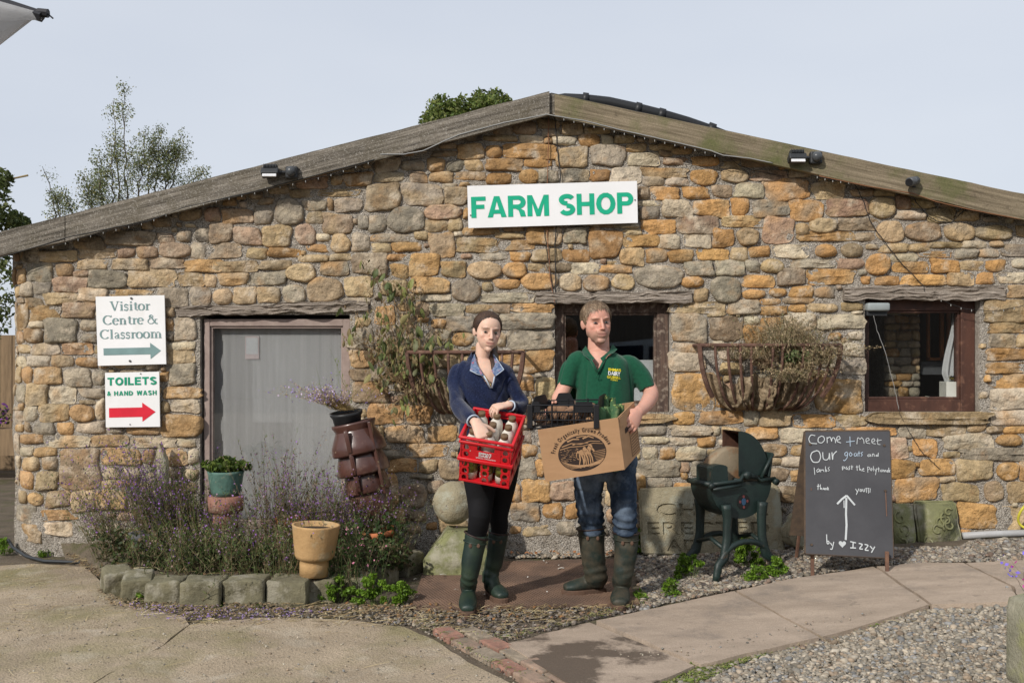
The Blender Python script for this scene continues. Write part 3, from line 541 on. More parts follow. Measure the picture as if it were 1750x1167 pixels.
# net curtain behind the left window
A = P(356, 893, YW); B = P(585, 557, YW); nx, nz = 150, 60
xs = np.linspace(A[0] - .03, B[0] + .03, nx); zs = np.linspace(A[2] - .05, B[2] + .02, nz)
X, Z = np.meshgrid(xs, zs)
Y = YW + .115 + .0003 * np.sin(X * 62) + .0002 * np.sin(X * 131)
Q = np.array([(i * nx + j, i * nx + j + 1, (i + 1) * nx + j + 1, (i + 1) * nx + j) for i in range(nz - 1) for j in range(nx - 1)])
m = mat('grey_net_curtain', (.60, .585, .575), (.47, .455, .45), scale=24, rough=.9, bump=.15, bscale=200, stretch=(1, 1, .035))
keepq = np.ones(len(Q), bool)
cxs = X[:-1, :-1].ravel(); czs = Z[:-1, :-1].ravel()
edge = A[0] + .05 + .022 * np.abs(np.sin(czs * 11 + .7 * np.sin(czs * 5)))
crt = thing('net_curtain', (P(470, 700, YW)[0], YW + .115, .5), 'grey translucent net curtain with scalloped left edge hanging behind the left window', 'curtain')
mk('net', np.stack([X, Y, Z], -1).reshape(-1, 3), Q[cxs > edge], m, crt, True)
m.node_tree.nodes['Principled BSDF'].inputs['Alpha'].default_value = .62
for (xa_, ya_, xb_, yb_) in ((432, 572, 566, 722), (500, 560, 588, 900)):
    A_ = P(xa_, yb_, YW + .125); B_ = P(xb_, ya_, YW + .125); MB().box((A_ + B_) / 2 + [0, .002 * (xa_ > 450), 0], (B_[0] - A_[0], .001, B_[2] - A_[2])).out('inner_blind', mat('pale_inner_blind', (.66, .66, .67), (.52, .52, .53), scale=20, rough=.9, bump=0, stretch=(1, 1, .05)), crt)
mk('net_lining', np.stack([X, Y + .02, Z], -1).reshape(-1, 3), Q, mat('dark_grey_net_lining', (.30, .29, .285), (.24, .23, .23), scale=24, rough=.9, bump=0, stretch=(1, 1, .04)), crt, True)  # second net layer of a darker grey behind the first
# a faint notice behind the net
nb_ = thing('window_notice', P(431, 595, YW + .09), 'small faded notice with pink border behind the net curtained window', 'notice')
c0 = P(431, 594, YW + .111)
MB().box(c0, (.105, .002, .17)).out('border', plain('faded_pink_print', (.58, .49, .485), .8), nb_)
MB().box(c0 + [0, -.002, .012], (.088, .002, .12)).out('sheet', plain('faded_paper_print', (.60, .60, .61), .8), nb_)
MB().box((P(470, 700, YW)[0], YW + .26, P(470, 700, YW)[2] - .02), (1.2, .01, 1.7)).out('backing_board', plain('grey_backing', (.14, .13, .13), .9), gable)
# dim rooms behind the other two windows
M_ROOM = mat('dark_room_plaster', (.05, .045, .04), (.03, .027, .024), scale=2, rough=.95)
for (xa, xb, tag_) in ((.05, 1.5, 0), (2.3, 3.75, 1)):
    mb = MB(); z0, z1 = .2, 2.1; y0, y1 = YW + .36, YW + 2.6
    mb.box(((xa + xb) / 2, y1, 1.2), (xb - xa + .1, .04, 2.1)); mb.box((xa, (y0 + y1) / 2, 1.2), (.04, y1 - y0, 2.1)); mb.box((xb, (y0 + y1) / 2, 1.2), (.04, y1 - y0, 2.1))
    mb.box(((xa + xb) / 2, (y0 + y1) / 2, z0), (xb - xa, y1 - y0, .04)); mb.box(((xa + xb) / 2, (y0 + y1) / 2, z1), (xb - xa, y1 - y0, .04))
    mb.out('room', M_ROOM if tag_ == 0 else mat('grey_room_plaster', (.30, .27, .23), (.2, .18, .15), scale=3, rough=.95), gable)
# right window interior: pier and casement built in place of a reflected building, curtain, white box with cable
pier = thing('reflection_stone_pier', P(1560, 700, YW + .6), 'rubble stone pier built behind the right window in place of a reflected wall', 'pier')
YI = YW + .55
mb = MB(); A = P(1512, 700, YI); B = P(1573, 520, YI)
mb.box(((A[0] + B[0]) / 2, YI + .3, (A[2] + B[2]) / 2), (B[0] - A[0], .55, B[2] - A[2] + .2)).out('masonry', M_MORTAR, pier)
rs = random.Random(5); mb = MB(); y = 524.
while y < 705:
    h = rs.uniform(10, 19); x = 1513.
    while x < 1570:
        w_ = rs.uniform(14, 30); w_ = min(w_, 1573 - x)
        if w_ > 6:
            V, Fc, cols = stone_mesh([x, y, x + w_ - 2, y + h - 2, rs.choice('oygbw')], rs.randint(0, 9999), False)
            V = V * np.array([YI / YW, 1, 1]); V[:, 2] = EYE + (V[:, 2] - EYE) * YI / YW; V[:, 1] += YI - YW
            mb.add(V, Fc, cols)
        x += w_
    y += h
tag(mb.out('stones', M_STONE, pier, True), kind='stuff')
cas = thing('reflection_casement', P(1608, 690, YW + 1.0), 'varnished wooden casement built behind the right window in place of a reflected one', 'window')  # casement put behind the glass in place of a reflected window
M_VARN = plain('varnished_pine', (.33, .13, .045), .4); Yc = YW + .62; mb = MB()
for (a, b_, c, d) in ((1584, 532, 1588, 615), (1606, 532, 1612, 615), (1584, 530, 1640, 534), (1584, 611, 1640, 616), (1618, 534, 1623, 611)):
    A, B = P(a, d, Yc), P(c, b_, Yc); mb.box((A + B) / 2, (B[0] - A[0], .03, B[2] - A[2]))
mb.out('sash', M_VARN, cas)
A, B = P(1573, 640, Yc), P(1650, 618, Yc); MB().box((A + B) / 2 + [0, .12, 0], (B[0] - A[0], .25, B[2] - A[2])).out('sill', plain('slate_sill', (.10, .105, .11), .6), cas)
cur = thing('white_curtain', P(1640, 690, YW + .2), 'sheer white curtain gathered at the right side inside the right window', 'curtain')
ys = np.linspace(525, 690, 30); V = []
for y in ys:
    t = (y - 525) / 165; xl = 1629 - 18 * math.sin(min(1, t * 1.35) * math.pi / 2) ** 2 if y < 640 else 1612 + (y - 640) * .35
    for k in range(24):
        u = k / 23; p = P(xl + (1652 - xl) * u, y, YW + .165); V.append((p[0], p[1] + .02 * math.sin(u * 22 + t * 2), p[2]))
mk('fabric', V, np.array([(i * 24 + j, i * 24 + j + 1, (i + 1) * 24 + j + 1, (i + 1) * 24 + j) for i in range(29) for j in range(23)]), mat('sheer_white_fabric', (.85, .86, .85), (.78, .78, .78), rough=.9, trans=.35, bump=.1), cur, True)
wb = thing('white_box', P(1630, 680, YW + .16), 'white cardboard box on the inside sill of the right window', 'box')
A, B = P(1611, 681, YW + .17), P(1648, 652, YW + .17)
MB().box((A + B) / 2, (B[0] - A[0], .13, B[2] - A[2]), bev=.004).out('carton', plain('white_card', (.72, .71, .64), .7), wb)
rs = random.Random(8)
cb = thing('coiled_cable', P(1632, 650, YW + .17), 'tangled black and yellow cable lying on the white box', 'cable')
for c, nm in (((.03, .03, .03), 'black_cable'), ((.5, .38, .05), 'yellow_cable')):
    pts = [P(1632 + rs.uniform(-13, 13), 649 - rs.uniform(0, 7), YW + .15 + rs.uniform(-.03, .04)) for _ in range(16)]
    MB().tube(pts, .003, 5).out('strand', plain(nm, c, .5), cb, True)
MB().box(P(1600, 680, YW + .15), (.14, .08, .006), M=rot(.1, .12, .4)).out('paper', plain('cream_paper', (.6, .58, .45), .8), wb)
# notices low in the middle window
mn_ = thing('window_poster', P(1110, 690, YW + .17), 'white notice sheet standing inside the middle window behind the man', 'notice')
A, B = P(1076, 690, YW + .16), P(1118, 615, YW + .16)
MB().box((A + B) / 2, (B[0] - A[0], .004, B[2] - A[2])).out('sheet', plain('white_notice', (.62, .63, .62), .6), mn_)
# ================================================================ ground
M_SOIL = mat('damp_soil', (.175, .14, .10), (.095, .076, .055), scale=5, rough=.95, bump=.9, bscale=45, bdist=.02, c3=(.10, .095, .045), s3=3.5, t3=.58, b2=.4, bs2=120)
M_CONC = mat('old_concrete', (.43, .345, .245), (.29, .23, .16), scale=2.2, detail=13, rough=.92, bump=.7, bscale=60, bdist=.014, bdet=12, c3=(.235, .205, .105), s3=1.3, t3=.585, w3=.10, c4=(.47, .41, .32), s4=4, t4=.62, w4=.08, f4=.6, b2=.4, bs2=90, grain=.28)
M_FLAG = mat('pinkish_sandstone_flag', (.42, .335, .26), (.30, .238, .182), scale=3, detail=12, rough=.85, bump=.35, bscale=30, stretch=(1, 2.5, 1), bdist=.01, c3=(.25, .205, .165), s3=2.2, t3=.60, w3=.06, c4=(.20, .165, .13), s4=13, t4=.66, w4=.03, grain=.16)
xs = np.concatenate([[-400, -120, -40, -15, -8], np.arange(-5, 5.01, .05), [8, 15, 40, 120, 400]])
ys = np.concatenate([[-300, -80, -25, -8, 0, 3], np.arange(3.5, 8.01, .05), [10, 15, 40, 120, 500, 1500]])
X, Y = np.meshgrid(xs, ys); Z = gz(np.minimum(X, 6), Y)
near = (abs(X) < 5) & (Y > 3.4) & (Y < 8)
V = np.stack([X, Y, Z], -1).reshape(-1, 3)
nn = np.array([mnoise.fractal(Vector(v) * 5, 1, 2, 3) if k else 0 for v, k in zip(V, near.ravel())])
V[:, 2] += nn * .006 - .004
nx = len(xs); i, j = np.mgrid[0:len(ys) - 1, 0:nx - 1]; a = (i * nx + j).ravel()
tag(mk('ground', V, np.stack([a, a + 1, a + nx + 1, a + nx], 1), M_SOIL, None, True, origin=(0, 0, 0)), kind='structure')
def slab(name, px, m, top=.02, th=.06, parent=None, kind=None, sub=True, seed=1, amp=.004):
    pts = [G(x, y, top) for x, y in px]
    bm = bmesh.new(); vs = [bm.verts.new(p) for p in pts]; f = bm.faces.new(vs)
    if f.normal.z == 0: f.normal_update()
    if f.normal.z < 0: f.normal_flip()
    bmesh.ops.triangulate(bm, faces=[f])
    for _ in range(3): bmesh.ops.subdivide_edges(bm, edges=[e for e in bm.edges if e.calc_length() > .12], cuts=1, use_grid_fill=False); bmesh.ops.triangulate(bm, faces=bm.faces[:])
    for v in bm.verts: v.co.z += mnoise.fractal(v.co * 3 + Vector((seed, 0, 0)), 1, 2, 4) * amp
    for v in bm.verts:
        if v.is_boundary: v.co.x += mnoise.noise(v.co * 14) * .010; v.co.y += mnoise.noise(v.co * 11 + Vector((9, 0, 0))) * .014
    top_f = bm.faces[:]
    r = bmesh.ops.extrude_face_region(bm, geom=top_f)
    nv = [g for g in r['geom'] if isinstance(g, bmesh.types.BMVert)]
    for v in nv: v.co.z += 0
    newf = set(g for g in r['geom'] if isinstance(g, bmesh.types.BMFace))
    for v in bm.verts:
        if v not in nv: v.co.z -= th
    bmesh.ops.recalc_face_normals(bm, faces=bm.faces[:])
    bm.verts.index_update()
    V = [v.co[:] for v in bm.verts]; Fc = [[v.index for v in f.verts] for f in bm.faces]; bm.free()
    o = mk(name, V, Fc, m, parent)
    if kind: o['kind'] = kind
    return o
yard = thing('concrete_yard', G(300, 1080), 'rough tan concrete', None)
del yard['label']; yard['kind'] = 'structure'; yard.name = 'concrete_yard'; WLOC['concrete_yard'] = WLOC.get('concrete_yard', G(300, 1080))
slab('slab', [(-900, 985), (-60, 968), (60, 962), (150, 968), (185, 1010), (225, 1036), (316, 1052), (322, 1066), (280, 1100), (150, 1172), (80, 1260), (-1500, 1260)], M_CONC, .022, parent=yard, seed=1, amp=.010)
slab('slab', [(324, 1066), (440, 1054), (600, 1060), (690, 1072), (742, 1093), (800, 1128), (880, 1172), (960, 1260), (84, 1260), (153, 1172), (282, 1101)], M_CONC, .020, parent=yard, seed=7, amp=.010)
path = thing('flagstone_path', G(1300, 1060), 'x', None); del path['label']; path['kind'] = 'structure'
M_WET = mat('wet_patched_flag', (.42, .335, .26), (.30, .238, .182), scale=3, detail=12, rough=.7, bump=.35, bscale=30, stretch=(1, 2.5, 1), bdist=.01, c3=(.115, .088, .066), s3=1.7, t3=.51, w3=.03, grain=.16)
slab('flagstone', [(866, 1099), (935, 1080), (1008, 1063), (1188, 1137), (1100, 1172), (1060, 1230), (985, 1174), (915, 1132)], M_WET, .030, parent=path, seed=3)
slab('flagstone', [(1019, 1060), (1130, 1036), (1255, 1009), (1400, 1089), (1300, 1110), (1199, 1134)], M_FLAG, .034, parent=path, seed=4)
slab('flagstone', [(1260, 1008), (1370, 985), (1493, 968), (1587, 1032), (1500, 1060), (1406, 1088)], M_FLAG, .031, parent=path, seed=5)
slab('flagstone', [(1499, 967), (1580, 961), (1646, 962), (1728, 1002), (1740, 1026), (1650, 1030), (1592, 1031)], M_FLAG, .036, parent=path, seed=6)
slab('flagstone', [(1651, 961), (1720, 957), (1850, 955), (1850, 1020), (1745, 1024), (1732, 1001)], M_FLAG, .030, parent=path, seed=8)
# brick edging: two rows
edging = thing('brick_edging', G(820, 1120), 'x', None); del edging['label']; edging['kind'] = 'structure'
M_BRICK = mat('worn_red_brick', (.30, .125, .085), (.20, .10, .07), attr=True, scale=14, rough=.9, bump=.5, bscale=70, c3=(.20, .165, .12), s3=12, t3=.56)
A0, A1 = G(735, 1082), G(935, 1192); d = (A1 - A0); Ld = np.linalg.norm(d); d /= Ld; nrm = np.array([d[1], -d[0], 0]); nrm *= -1 if nrm[0] < 0 else 1
rs = random.Random(2); n_ = 0
for row in range(2):
    s = .0 + row * .09
    while s < Ld:
        Lb = .205 + rs.uniform(-.012, .012); c = A0 + d * (s + Lb / 2) + nrm * (row * .118 + .055); c[2] = .002 + rs.uniform(-.005, .004)
        ang = math.atan2(d[1], d[0]) + rs.uniform(-.04, .04)
        red = rs.random(); col = (.31, .17, .13) if red < .3 else ((.30, .215, .165) if red < .65 else (.29, .24, .185))
        mb = MB(); mb.box(c, (Lb - .014, .098, .05), M=rot(rs.uniform(-.03, .03), rs.uniform(-.02, .02), ang), col=col, bev=.008); mb.out('brick', M_BRICK, edging)
        s += Lb
# ---- pebbles
M_PEB = mat('loose_gravel', (0, 0, 0), attr=True, scale=60, rough=.85, bump=.2, bscale=200, v=(.75, 1.2))
def ico():
    bm = bmesh.new(); bmesh.ops.create_icosphere(bm, subdivisions=1, radius=1)
    V = np.array([v.co[:] for v in bm.verts]); Fc = np.array([[v.index for v in f.verts] for f in bm.faces]); bm.free(); return V, Fc
def inpoly(x, y, poly):
    c = np.zeros(len(x), bool); n = len(poly)
    for i in range(n):
        x0, y0 = poly[i][:2]; x1, y1 = poly[(i + 1) % n][:2]
        if y0 == y1: continue
        k = ((y0 > y) != (y1 > y)) & (x < (x1 - x0) * (y - y0) / (y1 - y0) + x0); c ^= k
    return c
def pebbles(name, px, dens, size, pal, z0=0.0, seed=1, layers=1, parent=None, flat=.6):
    poly = [G(x, y) for x, y in px]; A = np.array(poly); rs = np.random.RandomState(seed)
    area = (np.ptp(A[:, 0])) * (np.ptp(A[:, 1])); n = int(area * dens)
    x = rs.uniform(A[:, 0].min(), A[:, 0].max(), n); y = rs.uniform(A[:, 1].min(), A[:, 1].max(), n)
    k = inpoly(x, y, poly); x, y = x[k], y[k]; n = len(x)
    BV, BF = ico()
    s = size * rs.lognormal(0, .38, n); s = np.clip(s, size * .4, size * 2.6)
    z = gz(x, y) + z0 + rs.uniform(-.2, .5, n) * s
    sc = np.stack([s * rs.uniform(.8, 1.4, n), s * rs.uniform(.7, 1.1, n), s * rs.uniform(.35, .8, n) * flat / .6], 1)
    an = rs.uniform(0, 6.28, n); tx = rs.uniform(-.5, .5, n)
    V = BV[None] * (1 + rs.uniform(-.17, .17, (n, len(BV), 1))) * sc[:, None]
    zz = V[..., 2] * np.cos(tx)[:, None] + V[..., 0] * np.sin(tx)[:, None]; xx_ = V[..., 0] * np.cos(tx)[:, None] - V[..., 2] * np.sin(tx)[:, None]
    X_ = xx_ * np.cos(an)[:, None] - V[..., 1] * np.sin(an)[:, None]; Y_ = xx_ * np.sin(an)[:, None] + V[..., 1] * np.cos(an)[:, None]
    W_ = np.stack([X_ + x[:, None], Y_ + y[:, None], zz + z[:, None]], -1).reshape(-1, 3)
    Fc = (BF[None] + (np.arange(n) * len(BV))[:, None, None]).reshape(-1, 3)
    pal = np.array(pal); c = pal[rs.randint(0, len(pal), n)] * rs.uniform(.48, 1.18, (n, 1))
    o = mk(name, W_, Fc, M_PEB, parent, True, np.repeat(c, len(BV), 0)); o['kind'] = 'stuff'; print(name, n); return o
PAL = [(.38, .32, .25), (.42, .37, .30), (.33, .29, .235), (.27, .245, .205), (.36, .32, .26), (.24, .225, .20), (.40, .36, .30), (.30, .235, .175), (.26, .26, .26)]
PAL2 = [(.23, .195, .165), (.18, .155, .135), (.28, .25, .22), (.15, .13, .12), (.25, .18, .14)]
pebbles('gravel', [(1170, 1152), (1400, 1092), (1570, 1046), (1720, 1034), (1840, 1030), (1880, 1220), (1000, 1220)], 10500, .0086, PAL, .004, 1)
pebbles('gravel', [(1092, 1050), (1098, 1015), (1080, 960), (1100, 944), (1400, 940), (1640, 935), (1660, 925), (1800, 917), (1800, 958), (1660, 960), (1490, 966), (1250, 1008), (1120, 1036)], 7500, .0092, PAL + PAL2, .004, 2)
pebbles('gravel', [(870, 942), (1100, 940), (1098, 958), (1046, 952), (870, 955)], 5200, .011, PAL, .01, 3)
pebbles('gravel', [(640, 1045), (1095, 1034), (1110, 1040), (1000, 1062), (860, 1098), (800, 1085), (740, 1080), (660, 1066)], 1500, .009, PAL2, .002, 4)
pebbles('gravel', [(200, 1035), (560, 1038), (700, 1030), (740, 1075), (600, 1058), (440, 1052), (310, 1052)], 1300, .008, PAL + PAL2, .002, 5)
pebbles('gravel', [(1180, 1135), (1400, 1085), (1570, 1034), (1570, 1046), (1400, 1100), (1190, 1155)], 2500, .009, PAL2, .0, 6)
pebbles('grit', [(0, 1000), (170, 1000), (240, 1055), (620, 1062), (880, 1167), (880, 1200), (0, 1200)], 260, .0035, PAL + [(.5, .46, .38)], .024, 11)
pebbles('grit', [(700, 1062), (860, 1096), (960, 1180), (900, 1180), (730, 1092)], 900, .005, PAL + PAL2, .02, 12)
pebbles('grit', [(1050, 1140), (1190, 1130), (1400, 1085), (1570, 1034), (1740, 1020), (1740, 1010), (1400, 1070), (1190, 1115), (1050, 1120)], 500, .004, PAL, .036, 13)
# ================================================================ signs
M_SIGN = mat('white_sign_board', (.80, .80, .81), (.74, .74, .735), scale=3, detail=8, rough=.5, bump=.03, c3=(.66, .65, .62), s3=2.5, t3=.68, w3=.12)
def sign(nm, px, Yd, label, th=.012):
    """px: four corners TL TR BR BL"""
    c = [P(x, y, Yd) for x, y in px]
    t = thing(nm, c[3], label, 'sign')
    V, Fc = prism(c[::-1], (0, th, 0)); mk('board', V, Fc, M_SIGN, t)
    U = (c[1] - c[0]); wd = np.linalg.norm(U); Vv = (c[0] - c[3]); h = np.linalg.norm(Vv)
    return t, c[3], U / wd, Vv / h, wd, h
NF = np.array([0, -1., 0])
M_GRN = plain('green_vinyl', (.012, .42, .24), .4); M_DGRN = plain('deep_green_vinyl', (.008, .30, .17), .4)
M_TEAL = plain('grey_teal_vinyl', (.20, .31, .31), .5); M_RED = plain('red_vinyl', (.72, .025, .05), .4); M_SCREW = plain('screw_metal', (.10, .10, .10), .4, metal=.6)
def letters(t, O, U, Vv, body, x, y, wd, h, m, off=.03, nm='lettering', sp=1.0):
    V, Fc = fit_text(body, O + U * x + Vv * y, U, Vv, wd, h, NF, .002, off, sp); return mk(nm, V, Fc, m, t)
YS = YW - .075
t, O, U, Vv, W_, H_ = sign('farm_shop_sign', [(798.5, 318), (1088.5, 309.5), (1090, 381), (800.5, 390)], YS, 'long white sign with big green FARM SHOP lettering high on the gable')
# bold grotesque glyphs drawn as strokes
def stroke_letters(t, O, U, Vv, glyphs, x, y, h, sw, m, wmap, gap, total=None):
    """monoline heavy letters built from polygons"""
    pass
def poly_text(t, O, U, Vv, text, x, y, wd, h, m, st=.21, gapf=.13, spacew=.42, nm='letter'):
    GW = dict(F=.66, A=.86, R=.80, M=.98, S=.74, H=.80, O=.88, P=.74, T=.72, I=.26, L=.62, E=.68, N=.80, D=.80, W=1.08, C=.8)
    def arc(cx, cy, rx, ry, a0, a1, n=14): return [(cx + rx * math.cos(math.radians(a0 + (a1 - a0) * i / n)), cy + ry * math.sin(math.radians(a0 + (a1 - a0) * i / n))) for i in range(n + 1)]
    tot = sum((spacew if c == ' ' else GW[c]) + gapf for c in text) - gapf
    k = wd / tot / h; cx = 0
    for c in text:
        if c == ' ': cx += (spacew + gapf) * k; continue
        g = GW[c] * k; s = st; sx = s * min(1.0, k * 1.0); polys = []
        rect = lambda a, b, c_, d: [(a, b), (c_, b), (c_, d), (a, d)]
        ring = lambda cx_, cy_, rx, ry, a0, a1: [arc(cx_, cy_, rx, ry, a0, a1), arc(cx_, cy_, rx - sx, ry - s * .9, a0, a1)]
        rings = []
        if c == 'F': polys = [rect(0, 0, sx, 1), rect(sx, 1 - s * .85, g, 1), rect(sx, .42, g * .9, .42 + s * .85)]
        if c == 'E': polys = [rect(0, 0, sx, 1), rect(sx, 1 - s * .85, g, 1), rect(sx, .41, g * .92, .41 + s * .85), rect(sx, 0, g, s * .85)]
        if c == 'L': polys = [rect(0, 0, sx, 1), rect(sx, 0, g, s * .85)]
        if c == 'T': polys = [rect(0, 1 - s * .85, g, 1), rect(g / 2 - sx / 2, 0, g / 2 + sx / 2, 1 - s * .85)]
        if c == 'I': polys = [rect(0, 0, g, 1)]
        if c == 'H': polys = [rect(0, 0, sx, 1), rect(g - sx, 0, g, 1), rect(sx, .41, g - sx, .41 + s * .85)]
        if c == 'A': polys = [[(0, 0), (sx * 1.05, 0), (g / 2 + sx * .02, .80), (g / 2 - sx * .0, 1), (g / 2 - sx * .55, 1)], [(g, 0), (g - sx * 1.05, 0), (g / 2, .74), (g / 2, 1), (g / 2 + sx * .55, 1)], rect(g * .26, .17, g * .74, .17 + s * .8)]
        if c == 'M': polys = [rect(0, 0, sx, 1), rect(g - sx, 0, g, 1), [(sx, 1), (sx, .62), (g / 2 - sx * .4, 0), (g / 2, 0), (g / 2, .32)], [(g - sx, 1), (g / 2, .32), (g / 2, 0), (g / 2 + sx * .4, 0), (g - sx, .62)]]
        if c == 'N': polys = [rect(0, 0, sx, 1), rect(g - sx, 0, g, 1), [(sx, 1), (sx, .62), (g - sx, 0), (g - sx, .38)]]
        if c == 'W': q = g / 4; polys = [[(0, 1), (sx, 1), (q + sx * .5, .25), (q + sx * .45, 0), (q - sx * .45, 0)], [(q - .0, 0.0), (q + sx * .45, 0), (g / 2 + sx * .4, 1), (g / 2 - sx * .4, 1), (q + .02, .3)], [(3 * q, 0), (3 * q - sx * .45, 0), (g / 2 - sx * .4, 1), (g / 2 + sx * .4, 1), (3 * q - .02, .3)], [(g, 1), (g - sx, 1), (3 * q - sx * .5, .25), (3 * q - sx * .45, 0), (3 * q + sx * .45, 0)]]
        if c == 'O': rings = [ring(g / 2, .5, g / 2, .52, 0, 360)]
        if c == 'C': rings = [ring(g / 2, .5, g / 2, .52, 40, 320)]
        if c == 'D': polys = [rect(0, 0, sx, 1)]; rings = [ring(g * .35, .5, g * .65, .5, -90, 90)]; polys += [rect(sx, 0, g * .35, s * .9), rect(sx, 1 - s * .9, g * .35, 1)]
        if c in 'PR':
            polys = [rect(0, 0, sx, 1), rect(sx, 1 - s * .85, g * .6, 1), rect(sx, .38, g * .6, .38 + s * .85)]; rings = [ring(g * .6, .69, g * .4, .31, -90, 90)]
            if c == 'R': polys += [[(g * .42, .38), (g * .62, .38 + .05), (g * .92, .28), (g, 0), (g - sx * 1.05, 0), (g * .60, .30)]]
        if c == 'S':
            pts = arc(g / 2, .735, g / 2 - sx / 2, .265 - s * .4, 20, 270, 14) + arc(g / 2, .265 + .01, g / 2 - sx / 2, .275 - s * .4, 90, -160, 14)
            L_, R_ = [], []
            pa = np.array(pts); T = np.gradient(pa, axis=0); T /= np.linalg.norm(T, axis=1)[:, None] + 1e-9; Nn = np.stack([-T[:, 1], T[:, 0]], 1)
            Nn[14] = Nn[15] = (Nn[13] + Nn[16]) / np.linalg.norm(Nn[13] + Nn[16])
            rings = [[list(map(tuple, pa + Nn * [sx * .5, s * .45])), list(map(tuple, pa - Nn * [sx * .5, s * .45]))]]
        mb = MB(); lift = .0025
        for i, p in enumerate(polys):
            mb.add([O + U * (x + (cx + a) * h) + Vv * (y + b * h) + NF * (lift + .0002 * i) for a, b in p], [tuple(range(len(p)))])
        for outer, inner in rings:
            n = len(outer); pts = outer + inner
            mb.add([O + U * (x + (cx + a) * h) + Vv * (y + b * h) + NF * (lift + .0012) for a, b in pts], [(i, i + 1, n + i + 1, n + i) for i in range(n - 1)])
        mb.out(nm, m, t); cx += (GW[c] + gapf) * k
poly_text(t, O, U, Vv, 'FARM SHOP', W_ * .02, H_ * .235, W_ * .955, H_ * .50, M_GRN, st=.235, gapf=.075, spacew=.30)
for a, b in ((.015, .30), (.985, .55)): MB().tube([O + U * W_ * a + Vv * H_ * b, O + U * W_ * a + Vv * H_ * b + NF * .006], .005, 8).out('screw', M_SCREW, t)
